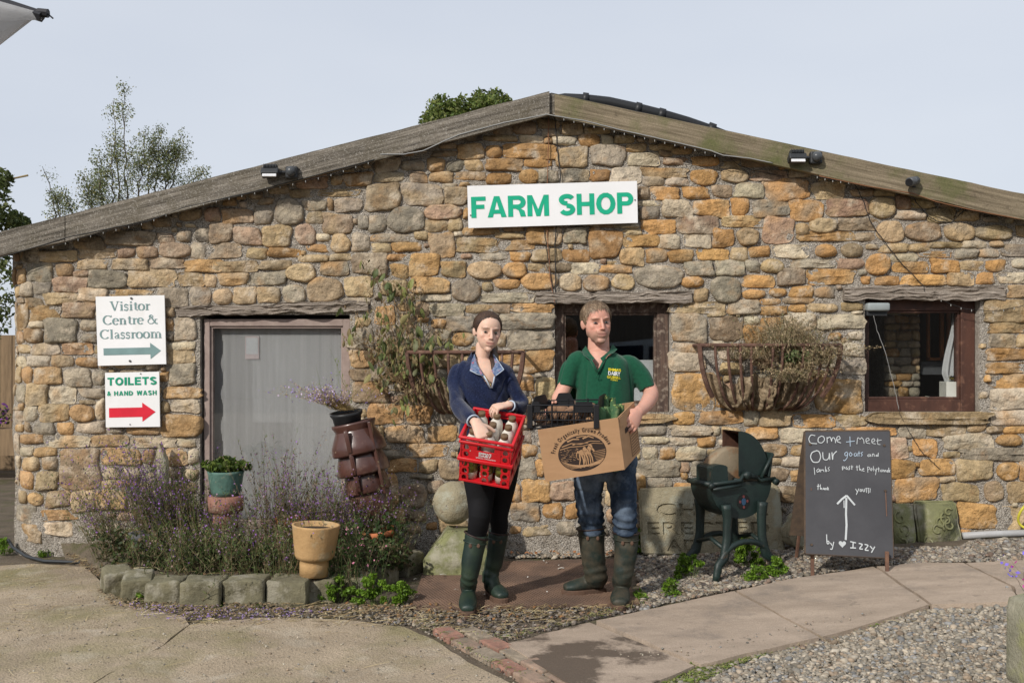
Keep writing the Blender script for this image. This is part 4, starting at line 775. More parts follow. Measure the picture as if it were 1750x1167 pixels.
# serif lettering
def serif(t, O, U, Vv, text, x, y, wd, h, m):
    """roman letters with thick and thin strokes; h = cap height"""
    A = lambda cx, cy, rx, ry, a0, a1, n=12: [(cx + rx * math.cos(math.radians(a0 + (a1 - a0) * i / n)), cy + ry * math.sin(math.radians(a0 + (a1 - a0) * i / n))) for i in range(n + 1)]
    K, k, q = .15, .05, .065                       # thick, thin, serif half width beyond stem
    def stem(x0, y0, y1, s0=1, s1=1):
        r = [('w', [(x0, y0), (x0, y1)], K)]
        if s0: r.append(('w', [(x0 - K / 2 - q, y0 + .02), (x0 + K / 2 + q, y0 + .02)], .045))
        if s1 == 1: r.append(('w', [(x0 - K / 2 - q, y1 - .02), (x0 + K / 2 + q * .2, y1 - .02)], .045))
        if s1 == 2: r.append(('w', [(x0 - K / 2 - q, y1 - .02), (x0 + K / 2 + q, y1 - .02)], .045))
        return r
    bowl = lambda cx, cy, rx, ry, a0=0, a1=360: [('m', A(cx, cy, rx, ry, a0, a1, 20), 0)]
    GL = {
     'V': (.82, [('w', [(.14, 1), (.43, .02)], K), ('w', [(.43, .02), (.70, 1)], k + .01), ('w', [(0, .98), (.30, .98)], .045), ('w', [(.57, .98), (.84, .98)], .045)]),
     'C': (.80, bowl(.42, .5, .36, .47, 45, 318) + [('w', [(.70, .80), (.72, 1)], .05), ('w', [(.68, .18), (.74, .16)], .04)]),
     'i': (.36, stem(.18, 0, .66) + [('w', [(.18, .82), (.18, .96)], K)]),
     'l': (.36, stem(.18, 0, 1.0)),
     's': (.44, [('m', A(.21, .50, .14, .14, 35, 270, 10) + A(.21, .19, .15, .165, 90, -150, 10), 1), ('w', [(.36, .50), (.37, .64)], .04), ('w', [(.045, .0), (.05, .15)], .04)]),
     't': (.40, [('w', [(.20, .09), (.20, .84)], K), ('w', [(.03, .64), (.37, .64)], .05), ('w', A(.31, .14, .10, .13, 190, 330, 6), .055)]),
     'o': (.60, bowl(.29, .33, .235, .33)),
     'r': (.44, stem(.17, 0, .66) + [('w', [(.2, .45), (.28, .6), (.38, .62)], .06), ('w', [(.36, .61), (.42, .58)], .12)]),
     'e': (.54, bowl(.27, .33, .215, .33, 5, 320) + [('w', [(.09, .37), (.47, .37)], .05)]),
     'n': (.70, stem(.17, 0, .66) + stem(.50, 0, .46, 1, 0) + [('w', A(.355, .46, .15, .17, 0, 140, 8), .07)]),
     'm': (1.02, stem(.17, 0, .66) + stem(.50, 0, .46, 1, 0) + stem(.83, 0, .46, 1, 0) + [('w', A(.355, .46, .15, .17, 0, 140, 8), .07), ('w', A(.685, .46, .15, .17, 0, 140, 8), .07)]),
     'a': (.54, [('w', [(.38, .06), (.38, .48)], K), ('w', A(.24, .48, .14, .16, 10, 170, 8), .07), ('w', [(.38, .38), (.18, .30), (.10, .17), (.16, .05), (.30, .05), (.38, .14)], .075), ('w', [(.38, .05), (.5, .05)], .06)]),
     '&': (.90, [('w', [(.26, .86), (.72, .04), (.86, .02)], K * .85), ('w', A(.33, .78, .15, .18, -60, 240, 14), .07), ('w', [(.27, .62), (.08, .40), (.06, .2), (.2, .03), (.42, .03), (.6, .2), (.72, .50)], .08), ('w', [(.62, .5), (.86, .5)], .045)]),
     ' ': (.30, [])}
    tot = sum(GL[c][0] for c in text); kx = wd / tot / h; cx = 0
    for c in text:
        wc, parts = GL[c]
        if parts:
            mb = MB()
            for j, (kind, pts, wdh) in enumerate(parts):
                pa = np.array(pts, float); T = np.gradient(pa, axis=0); T /= np.linalg.norm(T, axis=1)[:, None] + 1e-9; Nn = np.stack([-T[:, 1], T[:, 0]], 1)
                if kind == 'm':
                    hw = (k + (K - k) * (np.abs(Nn[:, 0]) if wdh == 0 else np.abs(Nn[:, 1]) ** 2 * .9 + .05)) / 2 * 1.05
                else: hw = np.full(len(pa), wdh / 2)
                if wdh == 1: Nn[10] = Nn[11] = Nn[9]
                L_ = pa + Nn * hw[:, None]; R_ = pa - Nn * hw[:, None]; n = len(pa); al = np.concatenate([L_, R_])
                mb.add([O + U * (x + (cx + a * kx) * h) + Vv * (y + b * h) + NF * (.0022 + .0003 * j) for a, b in al], [(i, i + 1, n + i + 1, n + i) for i in range(n - 1)])
            mb.out('letter', m, t)
        cx += wc * kx
def arrow(t, O, U, Vv, x0, x1, y, hb, hh, xl, m):
    p = [(x0, y - hb / 2), (xl, y - hb / 2), (xl, y - hh / 2), (x1, y), (xl, y + hh / 2), (xl, y + hb / 2), (x0, y + hb / 2)]
    mk('arrow', [O + U * a + Vv * b + NF * .002 for a, b in p], [tuple(range(7))], m, t)
t, O, U, Vv, W_, H_ = sign('visitor_centre_sign', [(163.5, 507), (281, 504.5), (284, 622), (167.5, 625)], YW - .06, 'square white sign reading Visitor Centre and Classroom with grey teal arrow')
serif(t, O, U, Vv, 'Visitor', W_ * .20, H_ * .79, W_ * .59, H_ * .135, M_TEAL)
serif(t, O, U, Vv, 'Centre &', W_ * .095, H_ * .59, W_ * .80, H_ * .135, M_TEAL)
serif(t, O, U, Vv, 'Classroom', W_ * .045, H_ * .385, W_ * .905, H_ * .135, M_TEAL)
arrow(t, O, U, Vv, W_ * .09, W_ * .925, H_ * .20, H_ * .10, H_ * .235, W_ * .77, M_TEAL)
for a, b in ((.52, .965), (.47, .06)): MB().tube([O + U * W_ * a + Vv * H_ * b, O + U * W_ * a + Vv * H_ * b + NF * .008], .008, 8).out('screw', M_SCREW, t)
t, O, U, Vv, W_, H_ = sign('toilets_sign', [(179.5, 637), (272, 635), (273.5, 729), (181, 730)], YW - .06, 'small white sign reading TOILETS and HAND WASH with red arrow')
poly_text(t, O, U, Vv, 'TOILETS', W_ * .045, H_ * .765, W_ * .91, H_ * .145, M_DGRN, st=.25, gapf=.12)
V_, F_ = fit_text('&', O + U * W_ * .035 + Vv * H_ * .575, U, Vv, W_ * .075, H_ * .085, NF, .002, .03); mk('letter', V_, F_, M_DGRN, t)
poly_text(t, O, U, Vv, 'HAND WASH', W_ * .165, H_ * .575, W_ * .785, H_ * .085, M_DGRN, st=.25, gapf=.16)
arrow(t, O, U, Vv, W_ * .065, W_ * .925, H_ * .265, H_ * .175, H_ * .35, W_ * .68, M_RED)
for a, b in ((.66, .97), (.45, .045)): MB().tube([O + U * W_ * a + Vv * H_ * b, O + U * W_ * a + Vv * H_ * b + NF * .006], .004, 8).out('screw', M_SCREW, t)
# ================================================================ lamps, sensors, camera
M_DK = plain('dark_grey_casting', (.035, .037, .04), .45); M_LENS = plain('lamp_glass', (.75, .76, .78), .15)
def flood(px, py, label, s=1.0):
    Yf = YB - .06; c = P(px, py, Yf); t = thing('security_light', c, label, 'floodlight', 'security lights on the bargeboards')
    mb = MB(); k = .001 * 1.0
    mb.box(c + [0, .0, -.012], (.125, .07, .05), M=rot(-.5), bev=.008)
    mb.box(c + [0, .03, .030], (.095, .05, .03), M=rot(-.5), bev=.008)
    for i in range(9): mb.box(c + [-.042 + i * .0105, -.002, .026], (.004, .05, .03), M=rot(-.5))
    mb.out('housing', M_DK, t)
    MB().box(c + [0, -.030, -.030], (.100, .012, .030), M=rot(-.35), bev=.003).out('lens', M_LENS, t)
    MB().tube([c + [.05, .03, -.01], c + [.08, .035, 0], c + [.11, .04, 0]], .011, 8).out('bracket', M_DK, t)
    e = c + np.array([.145, .01, -.002]); mb = MB()
    mb.box(e + [0, .03, 0], (.088, .05, .088), bev=.012); mb.out('sensor_box', M_DK, t)
    V, Fc = ellipsoid(e + [0, -.0, 0.004], (.037, .035, .037), 18, 12); mk('sensor_dome', V, Fc, plain('sensor_dome', (.07, .075, .08), .3), t, True)
flood(462, 293, 'black security floodlight with round sensor on the left bargeboard above the net curtained window')
flood(1362, 268, 'black security floodlight with round sensor on the right bargeboard')
c = P(1557, 311, YB - .03); t = thing('security_camera', c, 'small grey cylindrical security camera on the right bargeboard', 'camera')
a = c + np.array([.035, .0, .008]); b = c + np.array([-.035, -.055, -.012])
MB().tube([a, b], .033, 18).out('body', plain('camera_grey', (.13, .135, .14), .35, metal=.5), t, True)
MB().tube([b + (b - a) * .001, b + (b - a) * .03], .026, 18).out('lens', plain('camera_lens', (.02, .02, .022), .15), t)
MB().box(c + [.03, .035, -.01], (.02, .03, .05)).out('bracket', M_DK, t)
# grey outdoor socket box in the corner of the right window
c = P(1500, 527, YW - .03); t = thing('weatherproof_socket_box', c, 'grey weatherproof socket box in the top left corner of the right window', 'socket box')
mb = MB(); mb.box(c + [0, .02, .01], (.165, .10, .06), bev=.014); mb.out('cover', plain('grey_abs', (.30, .33, .33), .4), t, True)
MB().box(c + [0, .045, -.03], (.15, .07, .05), bev=.006).out('base', M_DK, t)
# ================================================================ cables and fairy lights
M_WIRE = plain('dark_wire', (.03, .03, .03), .6); M_WIREB = plain('brown_wire', (.26, .12, .06), .6); M_WIREG = plain('grey_wire', (.30, .30, .29), .6)
def cable(px, m, label, r=.0035, Y0=YW - .035, wob=.006, nm='cable', cat='cable'):
    pts = []; q = random.Random(len(px) * 7 + int(px[0][0]))
    for i in range(len(px) - 1):
        a, b = px[i], px[i + 1]; n = 8
        for k in range(n + (i == len(px) - 2)):
            t_ = k / n; Ya = a[2] if len(a) > 2 else Y0; Yb = b[2] if len(b) > 2 else Y0
            p = P(a[0] + (b[0] - a[0]) * t_, a[1] + (b[1] - a[1]) * t_, Ya + (Yb - Ya) * t_); p += [q.uniform(-1, 1) * wob * .4, q.uniform(-1, 1) * wob * .3, q.uniform(-1, 1) * wob * .4]; pts.append(p)
    o = MB().tube(pts, r, 5).out(nm, m, None, True); return tag(o, label, cat)
cable([(938, 196), (937, 260), (936, 300), (935, 400), (941, 480), (949, 520)], M_WIREB, 'brown cable running down the gable from ridge to middle window behind the sign')
cable([(948, 196), (952, 250), (958, 300), (948, 420), (950, 500), (951, 520)], M_WIRE, 'black cable hanging right of the brown cable down the gable', .004)
cable([(930, 392), (936, 440), (944, 490), (950, 520)], M_WIRE, 'short black cable below the farm shop sign leading to the middle window', .003)
cable([(650, 264, YB), (690, 264, YB - .01), (724, 258, YB - .01), (760, 241, YB), (786, 230, YB), (862, 210, YB), (934, 196, YB), (1000, 207, YB), (1054, 221, YB), (1130, 238, YB), (1215, 258, YB), (1236, 266, YB), (1282, 271, YB), (1320, 279, YB)], M_WIREG, 'grey cable tacked along the lower edge of the boards at the ridge', .0045, wob=.002)
cable([(0, 440, YB), (120, 405, YB), (200, 388, YB), (260, 376, YB), (310, 356, YB), (440, 326, YB), (640, 273, YB)], M_WIRE, 'thin dark cable under the left bargeboard', .0035, wob=.003)
cable([(1400, 301, YB), (1480, 318, YB), (1560, 331, YB), (1600, 345, YB), (1660, 359, YB), (1745, 375, YB)], M_WIREB, 'orange brown cable stapled under the right end of the right bargeboard', .0035, wob=.002)
cable([(1552, 318, YB), (1565, 345), (1585, 368), (1600, 378), (1625, 381), (1645, 362), (1656, 356)], M_WIRE, 'black cable looping down from the security camera', .0035)
cable([(1460, 312), (1476, 345), (1486, 376), (1500, 398), (1540, 450), (1578, 488), (1584, 510)], M_WIRE, 'thin dark wire slanting down the wall to the right window', .003)
cable([(1536, 700), (1541, 715), (1558, 745), (1575, 772), (1607, 802)], M_WIRE, 'thin wire trailing down the stones below the right window', .0025)
cable([(1493, 540, YW - .04), (1499, 565, YW), (1512, 600, YW), (1528, 660, YW), (1536, 700, YW)], M_WIREG, 'pale wire hanging from the socket box across the right window pane', .0025)
cable([(1238, 262, YB), (1262, 283), (1290, 292), (1340, 302)], M_WIRE, 'wispy dark wire looping below the right bargeboard', .0025)
def fairy(px, label, n, Y0):
    t = thing('fairy_lights', P(px[0][0], px[0][1], Y0), label, 'fairy lights', 'fairy lights strung along the boards and windows')
    pts = [P(a[0], a[1], a[2] if len(a) > 2 else Y0) for a in px]; pts = np.array(pts)
    d = np.concatenate([[0], np.cumsum(np.linalg.norm(np.diff(pts, axis=0), axis=1))])
    MB().tube(pts, .002, 4).out('wire', M_WIRE, t)
    first = None
    for i in range(n):
        s = d[-1] * (i + .5) / n; p = np.array([np.interp(s, d, pts[:, k]) for k in range(3)])
        if first is None: first = MB().tube([p, p - [0, 0, .014]], .0024, 6).out('bulb', plain('clear_bulb', (.42, .42, .40), .2), t); p0 = p
        else: clone(first, t, p - p0)
fairy([(80, 424), (170, 398), (250, 380), (318, 354), (440, 328), (560, 300), (640, 274)], 'string of tiny fairy lights under the left bargeboard', 26, YB)
fairy([(955, 201), (1060, 226), (1150, 246), (1215, 262), (1230, 268)], 'string of tiny fairy lights under the right bargeboard near the ridge', 16, YB)
fairy([(1390, 300), (1420, 308), (1457, 312)], 'short run of fairy lights right of the floodlight on the right board', 5, YB)
fairy([(1600, 508), (1625, 520), (1650, 528), (1672, 530), (1700, 532), (1760, 520)], 'fairy lights dipping across the top right of the right window', 9, YW - .04)
# ================================================================ stones standing about
M_LICH = mat('lichened_sandstone', (.37, .32, .215), (.235, .205, .135), scale=9, rough=.95, bump=.7, bscale=60, bdist=.012, c3=(.36, .35, .27), s3=7, t3=.57, b2=.5, bs2=130)
M_MOSSY = mat('mossy_stone', (.25, .255, .115), (.16, .16, .085), scale=7, rough=.95, bump=.7, bscale=50, bdist=.012, c3=(.32, .30, .22), s3=6, t3=.55)
M_KERB = mat('greenish_block_stone', (.22, .20, .125), (.12, .11, .07), scale=8, rough=.95, bump=.8, bscale=40, bdist=.015, c3=(.27, .25, .19), s3=9, t3=.57)
def roughen(o, amp=.006, sc=9, seed=0, sub=3):
    """subdivide a mesh object and push its points about"""
    bm = bmesh.new(); bm.from_mesh(o.data)
    bmesh.ops.subdivide_edges(bm, edges=bm.edges[:], cuts=sub, use_grid_fill=True, smooth=0)
    bmesh.ops.triangulate(bm, faces=bm.faces[:]); bm.normal_update()
    for v in bm.verts:
        v.co += v.normal * mnoise.fractal(v.co * sc + Vector((seed * 3.1, seed, 0)), 1, 2, 4) * amp
    bm.to_mesh(o.data); bm.free()
    o.data.polygons.foreach_set('use_smooth', [True] * len(o.data.polygons)); return o
def leaning(nm, px, Yb, Yt, th, m, label, cat='stone', amp=.005):
    zs = [p[1] for p in px]; lo, hi = max(zs), min(zs)
    pts = [P(x, y, Yb + (Yt - Yb) * (lo - y) / (lo - hi)) for x, y in px]
    c = np.mean(pts, 0); c[2] = min(p[2] for p in pts)
    bm = bmesh.new(); vs = [bm.verts.new(p) for p in pts]; f = bm.faces.new(vs); r = bmesh.ops.extrude_face_region(bm, geom=[f])
    for v in r['geom']:
        if isinstance(v, bmesh.types.BMVert): v.co += Vector((0, th, .01))
    bmesh.ops.recalc_face_normals(bm, faces=bm.faces[:]); bmesh.ops.bevel(bm, geom=bm.edges[:], offset=.014, segments=2, affect='EDGES')
    bm.verts.index_update(); V = [v.co[:] for v in bm.verts]; Fc = [[v.index for v in f.verts] for f in bm.faces]; bm.free()
    return V, Fc, pts, c
# big inscribed slab
V, Fc, pts, c = leaning('s', [(1092, 838), (1180, 834), (1315, 821), (1332, 832), (1337, 880), (1343, 947), (1220, 950), (1097, 948)], 7.12, 7.22, .07, M_LICH, '')
t = thing('inscribed_stone', c, 'big lichened slab with carved capital lettering leaning on the wall behind the grindstone', 'stone slab')
blk = mk('slab', V, Fc, M_LICH, t)
O = pts[-1].copy(); U = pts[5] - pts[7]; wd = np.linalg.norm(U); U /= wd; Vv = (pts[0] - pts[7]); hh = np.linalg.norm(Vv); Vv /= hh; Nn = np.cross(U, Vv); Nn /= np.linalg.norm(Nn); Nn = Nn if Nn[1] < 0 else -Nn
def carve(target, rows):
    bmc = MB()
    for body, x, y, w_, h in rows:
        V2, F2 = text_mesh(body, 1.0, .018, 1.1); mn, mx = V2.min(0), V2.max(0)
        q = np.asarray(O) + np.outer((V2[:, 0] - mn[0]) / (mx[0] - mn[0]) * w_ + x, U) + np.outer((V2[:, 1] - mn[1]) / (mx[1] - mn[1]) * h + y, Vv)
        bmc.add(q, F2)
    V_ = np.concatenate(bmc.V); k = len(V_); bm = bmesh.new()
    vs = [bm.verts.new(v + Nn * .03) for v in V_]
    for f in bmc.F:
        try: bm.faces.new([vs[i] for i in f])
        except ValueError: pass
    bmesh.ops.remove_doubles(bm, verts=bm.verts[:], dist=.0002)
    r = bmesh.ops.extrude_face_region(bm, geom=bm.faces[:])
    for v in r['geom']:
        if isinstance(v, bmesh.types.BMVert): v.co -= Vector(Nn * .044)
    bmesh.ops.recalc_face_normals(bm, faces=bm.faces[:])
    me = bpy.data.meshes.new('cutter'); bm.to_mesh(me); bm.free(); cu = bpy.data.objects.new('cutter', me); COL.objects.link(cu)
    bpy.context.view_layer.update()
    md = target.modifiers.new('b', 'BOOLEAN'); md.object = cu; md.operation = 'DIFFERENCE'; md.solver = 'EXACT'
    dg = bpy.context.evaluated_depsgraph_get(); n0 = len(target.data.polygons)
    me2 = bpy.data.meshes.new_from_object(target.evaluated_get(dg)); target.modifiers.clear()
    ok = len(me2.polygons) > n0
    if ok:
        target.data = me2
    bpy.data.objects.remove(cu); print('carved', ok, n0, len(me2.polygons))
carve(blk, [('CHAPEL', .12, hh * .60, wd * .78, hh * .20), ('ERECTED', .05, hh * .31, wd * .85, hh * .20), ('AD', .18, hh * .06, wd * .22, hh * .18)])
# two carved fragments right of the board
for px, lab, sd in (([(1524, 862), (1560, 862), (1568, 938), (1560, 942), (1526, 938)], 'narrow mossy carved fragment half hidden by the chalkboard', 1), ([(1562, 858), (1634, 857), (1646, 934), (1640, 938), (1573, 942)], 'square mossy stone with worn carved scrolls against the wall right of the chalkboard', 2)):
    V, Fc, pts, c = leaning('s', px, 7.14, 7.24, .05, M_MOSSY, '')
    o = mk('carved_stone', V, Fc, M_MOSSY); tag(o, lab, 'stone slab'); roughen(o, .010, 14, sd, 3)
    rs = random.Random(sd); mb = MB(); A, B = np.array(pts).min(0), np.array(pts).max(0)
    for k in range(3 * sd):
        cx, cz, r0 = rs.uniform(A[0] + .07, B[0] - .07), rs.uniform(A[2] + .06, B[2] - .06), rs.uniform(.03, .055)
        a0 = rs.uniform(0, 6.28); pp = []
        for i in range(14):
            a = a0 + i * .42; r = r0 * (1 - i * .05); z = cz + r * math.sin(a); x = cx + r * math.cos(a)
            if A[0] + .03 < x < B[0] - .03: pp.append((x, 7.14 + .10 * (z - A[2]) / (B[2] - A[2]) - .006, z))
        if len(pp) > 3: mb.tube(pp, .008, 5)
    if mb.V: w_ = mb.out('carved_scroll', M_MOSSY, o, True)
# pale lump of stone beside the slab
o = MB().box((0, 0, 0), (.20, .12, .20), M=rot(0, .5, 0), bev=.04).out('loose_stone', M_LICH); o.location = tuple(P(1362, 930, 7.15) - [0, 0, .03]); tag(roughen(o, .03, 8, 4, 3), 'pale wedge of stone at the foot of the wall between slab and chalkboard', 'stone')
# ball finial on a sloping base
gb = G(775, 966)
V, Fc = ellipsoid(P(775, 859, 6.82), (.141, .141, .147), 48, 32); V += (fnoise(V, 14, 3, 4) * .004)[:, None] * (V - P(775, 859, 6.82)) / .14
o = mk('stone_ball', V, Fc, M_LICH, None, True); tag(o, 'round lichened stone ball resting on the sloping stone beside the woman', 'stone ball')
q = lambda x, y, Y: P(x, y, Y)
yb = 6.60; bz = .0
def ppx(x, Y): return (x - 875) * Y / F
x0, x1 = ppx(722, yb), ppx(840, yb)
V = [(x0, yb, 0), (x1, yb, 0), (x1, yb + .42, 0), (x0 + .02, yb + .42, 0), (x0 + .005, yb, .115), (x1, yb, .115), (x1, yb + .42, .115), (x0 + .02, yb + .42, .115), (ppx(765, 6.72), yb + .12, .29), (ppx(815, 6.72), yb + .12, .29), (ppx(815, 6.9), yb + .32, .29), (ppx(765, 6.9), yb + .32, .29)]
Fc = [(0, 1, 5, 4), (1, 2, 6, 5), (2, 3, 7, 6), (3, 0, 4, 7), (4, 5, 9, 8), (5, 6, 10, 9), (6, 7, 11, 10), (7, 4, 8, 11), (8, 9, 10, 11), (3, 2, 1, 0)]
o = mk('coping_stone', V, Fc, M_MOSSY); tag(roughen(o, .007, 10, 2, 4), 'mossy coping stone with sloping sides carrying the stone ball', 'stone')
# kerb blocks round the flower bed
KB = [(165, 978, 208, 1020, .5, .9), (200, 988, 247, 1032, .25, .8), (245, 993, 303, 1038, .06, 0), (306, 993, 371, 1043, .02, 0), (380, 991, 447, 1040, 0, 0), (455, 991, 521, 1038, -.02, 0), (524, 990, 572, 1030, -.08, 0), (575, 985, 625, 1022, -.1, 0), (628, 968, 668, 1002, -.3, 0), (664, 946, 712, 985, -.5, 0)]
labs = ['tilted end block of the flower bed kerb at far left', 'second kerb block from the left with dark stained face', 'third kerb block from the left of the flower bed', 'fourth kerb block with brownish worn face', 'kerb block below the middle of the flower bed', 'kerb block just left of the yellow pot', 'kerb block under the yellow pot', 'kerb block right of the yellow pot among green weeds', 'kerb block behind the weeds near the mat', 'rear kerb block beside the left corner of the mat']
for i, (a, b, c_, d, rz, rx) in enumerate(KB):
    g = G((a + c_) / 2, d); Y = g[1]; wd = (c_ - a + 3) * Y / F; h = (d - b) * Y / F * 1.0
    o = MB().box((0, 0, 0), (wd, .2, h), M=rot(rx * .2, .03 * math.sin(i * 3), rz), bev=.013).out('kerb_block', M_KERB)
    o.location = (g[0], Y + .11, float(g[2]) - .01); tag(roughen(o, .011, 9, i, 5), labs[i], 'kerb stone', 'kerb blocks round the flower bed')
# flower bed earth
bed = [G(x, y) for x, y in [(205, 1008), (250, 1015), (330, 1020), (440, 1018), (560, 1010), (660, 985), (700, 965), (712, 950)]] + [np.array([-.9, 7.28, 0]), np.array([-3.3, 7.28, 0]), G(165, 985)]
bm = bmesh.new(); f = bm.faces.new([bm.verts.new(p) for p in bed]); bmesh.ops.triangulate(bm, faces=[f])
for _ in range(4): bmesh.ops.subdivide_edges(bm, edges=[e for e in bm.edges if e.calc_length() > .12], cuts=1); bmesh.ops.triangulate(bm, faces=bm.faces[:])
for v in bm.verts: v.co.z = (0 if v.is_boundary and v.co.y < 7.2 else .10) + mnoise.fractal(v.co * 6, 1, 2, 3) * .02
bm.verts.index_update(); o = mk('flower_bed_soil', [v.co[:] for v in bm.verts], [[v.index for v in f.verts] for f in bm.faces], M_SOIL, None, True); o['kind'] = 'structure'; bm.free()
# pointed standing stone
o = MB(); a, b = P(262, 905, 7.1), P(285, 860, 7.1)
V, Fc = prism([P(262, 905, 7.1), P(286, 905, 7.1), P(284, 790, 7.14), P(272, 757, 7.16), (P(262, 795, 7.14))], (0, .06, 0)); o = mk('pointed_stone', V, Fc, M_LICH); tag(roughen(o, .008, 9, 5, 4), 'narrow pointed stone standing in the flowers below the toilets sign', 'stone')
# small lump and base stones in the bed near pots
# ================================================================ mat
M_MAT = mat('rusty_brown_rubber_mat', (.20, .125, .085), (.12, .075, .052), scale=4, rough=.75, bump=.3, bscale=60, c3=(.09, .06, .045), s3=2.4, t3=.55, w3=.10, spec=.35)
c = [G(701, 1041, .015), G(1094, 1030, .015), G(1050, 954, .015), G(728, 962, .015)]
t = thing('door_mat', (c[0] + c[1]) / 2 - [0, 0, .015], 'long rusty brown ribbed mat on the ground under the two people', 'mat')
V, Fc = prism([c[0], c[1], c[2], c[3]], (0, 0, -.014)); mk('sheet', V, [f[::-1] for f in Fc], M_MAT, t)
nu, nv = 62, 44; BV = np.array([(-.5, -.2, 0), (.5, -.2, 0), (.5, .2, 0), (-.5, .2, 0), (-.3, -.1, 1), (.3, -.1, 1), (.3, .1, 1), (-.3, .1, 1)]); BF = [(0, 1, 5, 4), (1, 2, 6, 5), (2, 3, 7, 6), (3, 0, 4, 7), (4, 5, 6, 7)]
Vs, Fs = [], []; n_ = 0
for i in range(nu):
    for j in range(nv):
        u, v = (i + .5 + .5 * (j % 2)) / (nu + .5), (j + .5) / nv; p = (c[0] * (1 - u) + c[1] * u) * (1 - v) + (c[3] * (1 - u) + c[2] * u) * v
        Vs.append(BV * [.018, .05, .0035] @ np.eye(3) + p); Fs += [tuple(k + n_ for k in f) for f in BF]; n_ += 8
tag(mk('studs', np.concatenate(Vs), Fs, M_MAT, t), kind='stuff')
# ================================================================ pots
def lat(prof, c, m, nm, par, tilt=(0, 0), n=36, closed=False, amp=0):
    V, Fc = lathe(prof, n, closed)
    if amp: V[:, :2] *= (1 + fnoise(V, 9, 3, 3) * amp)[:, None]
    V = V @ rot(tilt[1], tilt[0], 0).T + np.asarray(c); return mk(nm, V, Fc, m, par, True)
M_GLZ = mat('brown_glazed_clay', (.095, .040, .030), (.055, .024, .019), scale=5, rough=.33, bump=.15, bscale=20, spec=.5, coat=.25, c3=(.20, .12, .09), s3=4, t3=.62)
M_VERD = mat('verdigris_glaze', (.10, .20, .165), (.065, .12, .10), scale=14, rough=.6, bump=.4, bscale=50, c3=(.22, .24, .18), s3=22, t3=.62)
M_TERR = mat('dusty_terracotta', (.33, .16, .12), (.24, .12, .09), scale=9, rough=.85, bump=.3, bscale=60, c3=(.30, .22, .17), s3=8, t3=.6)
M_BUFF = mat('buff_fireclay', (.50, .32, .15), (.38, .235, .105), scale=7, rough=.8, bump=.45, bscale=40, c3=(.42, .33, .2), s3=7, t3=.6)
M_URN = mat('grey_stone_urn', (.13, .13, .135), (.075, .075, .08), scale=8, rough=.85, bump=.4)
M_COMP = plain('potting_compost', (.05, .035, .025), .95, bump=.5)
M_ORNG = plain('orange_terracotta', (.50, .17, .07), .8)
k = 6.93 / F
tp = P(604, 722, 6.93); bt = P(640, 885, 6.93); ax = tp - bt; Hh = np.linalg.norm(ax); tl = math.atan2(ax[0], ax[2])
t = thing('chimney_pot', bt, 'leaning brown glazed louvred chimney pot beside the net curtained window', 'chimney pot')
s = Hh / 163.
lat([(32 * s, 0), (37 * s, 4 * s), (36 * s, 18 * s), (34 * s, 48 * s), (33 * s, 56 * s)], bt, M_GLZ, 'base', t, (tl, 0))
for nm, z0, r0, r1 in (('louvre', 46, 33, 38), ('louvre', 78, 37, 43), ('louvre', 112, 36, 45)):
    lat([((r0 - 6) * s, (z0 + 2) * s), (r1 * s, z0 * s), ((r1 + 1) * s, (z0 + 3) * s), ((r1 - 1) * s, (z0 + 16) * s), ((r0) * s, (z0 + 32) * s), ((r0 - 3) * s, (z0 + 39) * s)], bt, M_GLZ, nm, t, (tl, 0), amp=.006)
lat([(26 * s, 50 * s), (28 * s, 110 * s), (32 * s, 150 * s), (37 * s, 160 * s), (37 * s, 164 * s), (31 * s, 164 * s), (28 * s, 140 * s)], bt, M_GLZ, 'core', t, (tl, 0))
R_ = rot(0, tl, 0); mb = MB()
for z, r in ((70, 41), (95, 41), (135, 44)): mb.box(bt + R_ @ np.array([-8 * s, -r * s, z * s]), (7 * s, 6 * s, 36 * s), M=R_, bev=.004)
mb.tube([bt + R_ @ np.array([-8 * s, -40 * s, 50 * s]), bt + R_ @ np.array([-8 * s, -43 * s, 155 * s])], 3.6 * s, 6); mb.out('rib', M_GLZ, t, True)
mb = MB(); mb.box(bt + R_ @ np.array([30 * s, -26 * s, 100 * s]), (5 * s, 14 * s, 120 * s), M=R_, bev=.004); mb.out('rib', M_GLZ, t)
bk = P(596, 736, 6.90); t = thing('black_bucket', bk, 'tilted black plastic bucket of trailing flowers on top of the chimney pot', 'bucket')
lat([(.085, 0), (.10, .10), (.112, .115), (.114, .135), (.105, .135), (.098, .10)], bk, M_BLK, 'pail', t, (-.12, .12)); lat([(.001, .115), (.1, .112)], bk, M_COMP, 'compost', t, (-.12, .12))
# teal pot standing on a pinkish pot
b0 = P(386, 900, 6.85); t = thing('terracotta_pot', b0, 'dusty pink terracotta pot under the teal pot before the curtained window', 'pot')
kk = 6.85 / F; z1 = (900 - 846) * kk
lat([(21 * kk, 0), (21 * kk, 16 * kk), (22 * kk, 26 * kk), (29 * kk, 28 * kk), (30 * kk, 52 * kk), (27 * kk, 53.5 * kk), (3 * kk, 53.6 * kk)], b0, M_TERR, 'pot', t)
b1 = b0 + [0, 0, 54 * kk]; t = thing('teal_pot', b1, 'round teal glazed pot holding a clipped green bush, on the terracotta pot', 'pot')
lat([(22 * kk, 0), (25 * kk, 8 * kk), (30 * kk, 38 * kk), (31 * kk, 42 * kk), (28 * kk, 42 * kk), (27 * kk, 34 * kk)], b1, M_VERD, 'pot', t); lat([(.001, 36 * kk), (28 * kk, 36 * kk)], b1, M_COMP, 'compost', t)
t2 = thing('box_bush', b1 + [0, 0, 40 * kk], 'clipped round bush of small glossy green leaves in the teal pot', 'plant')
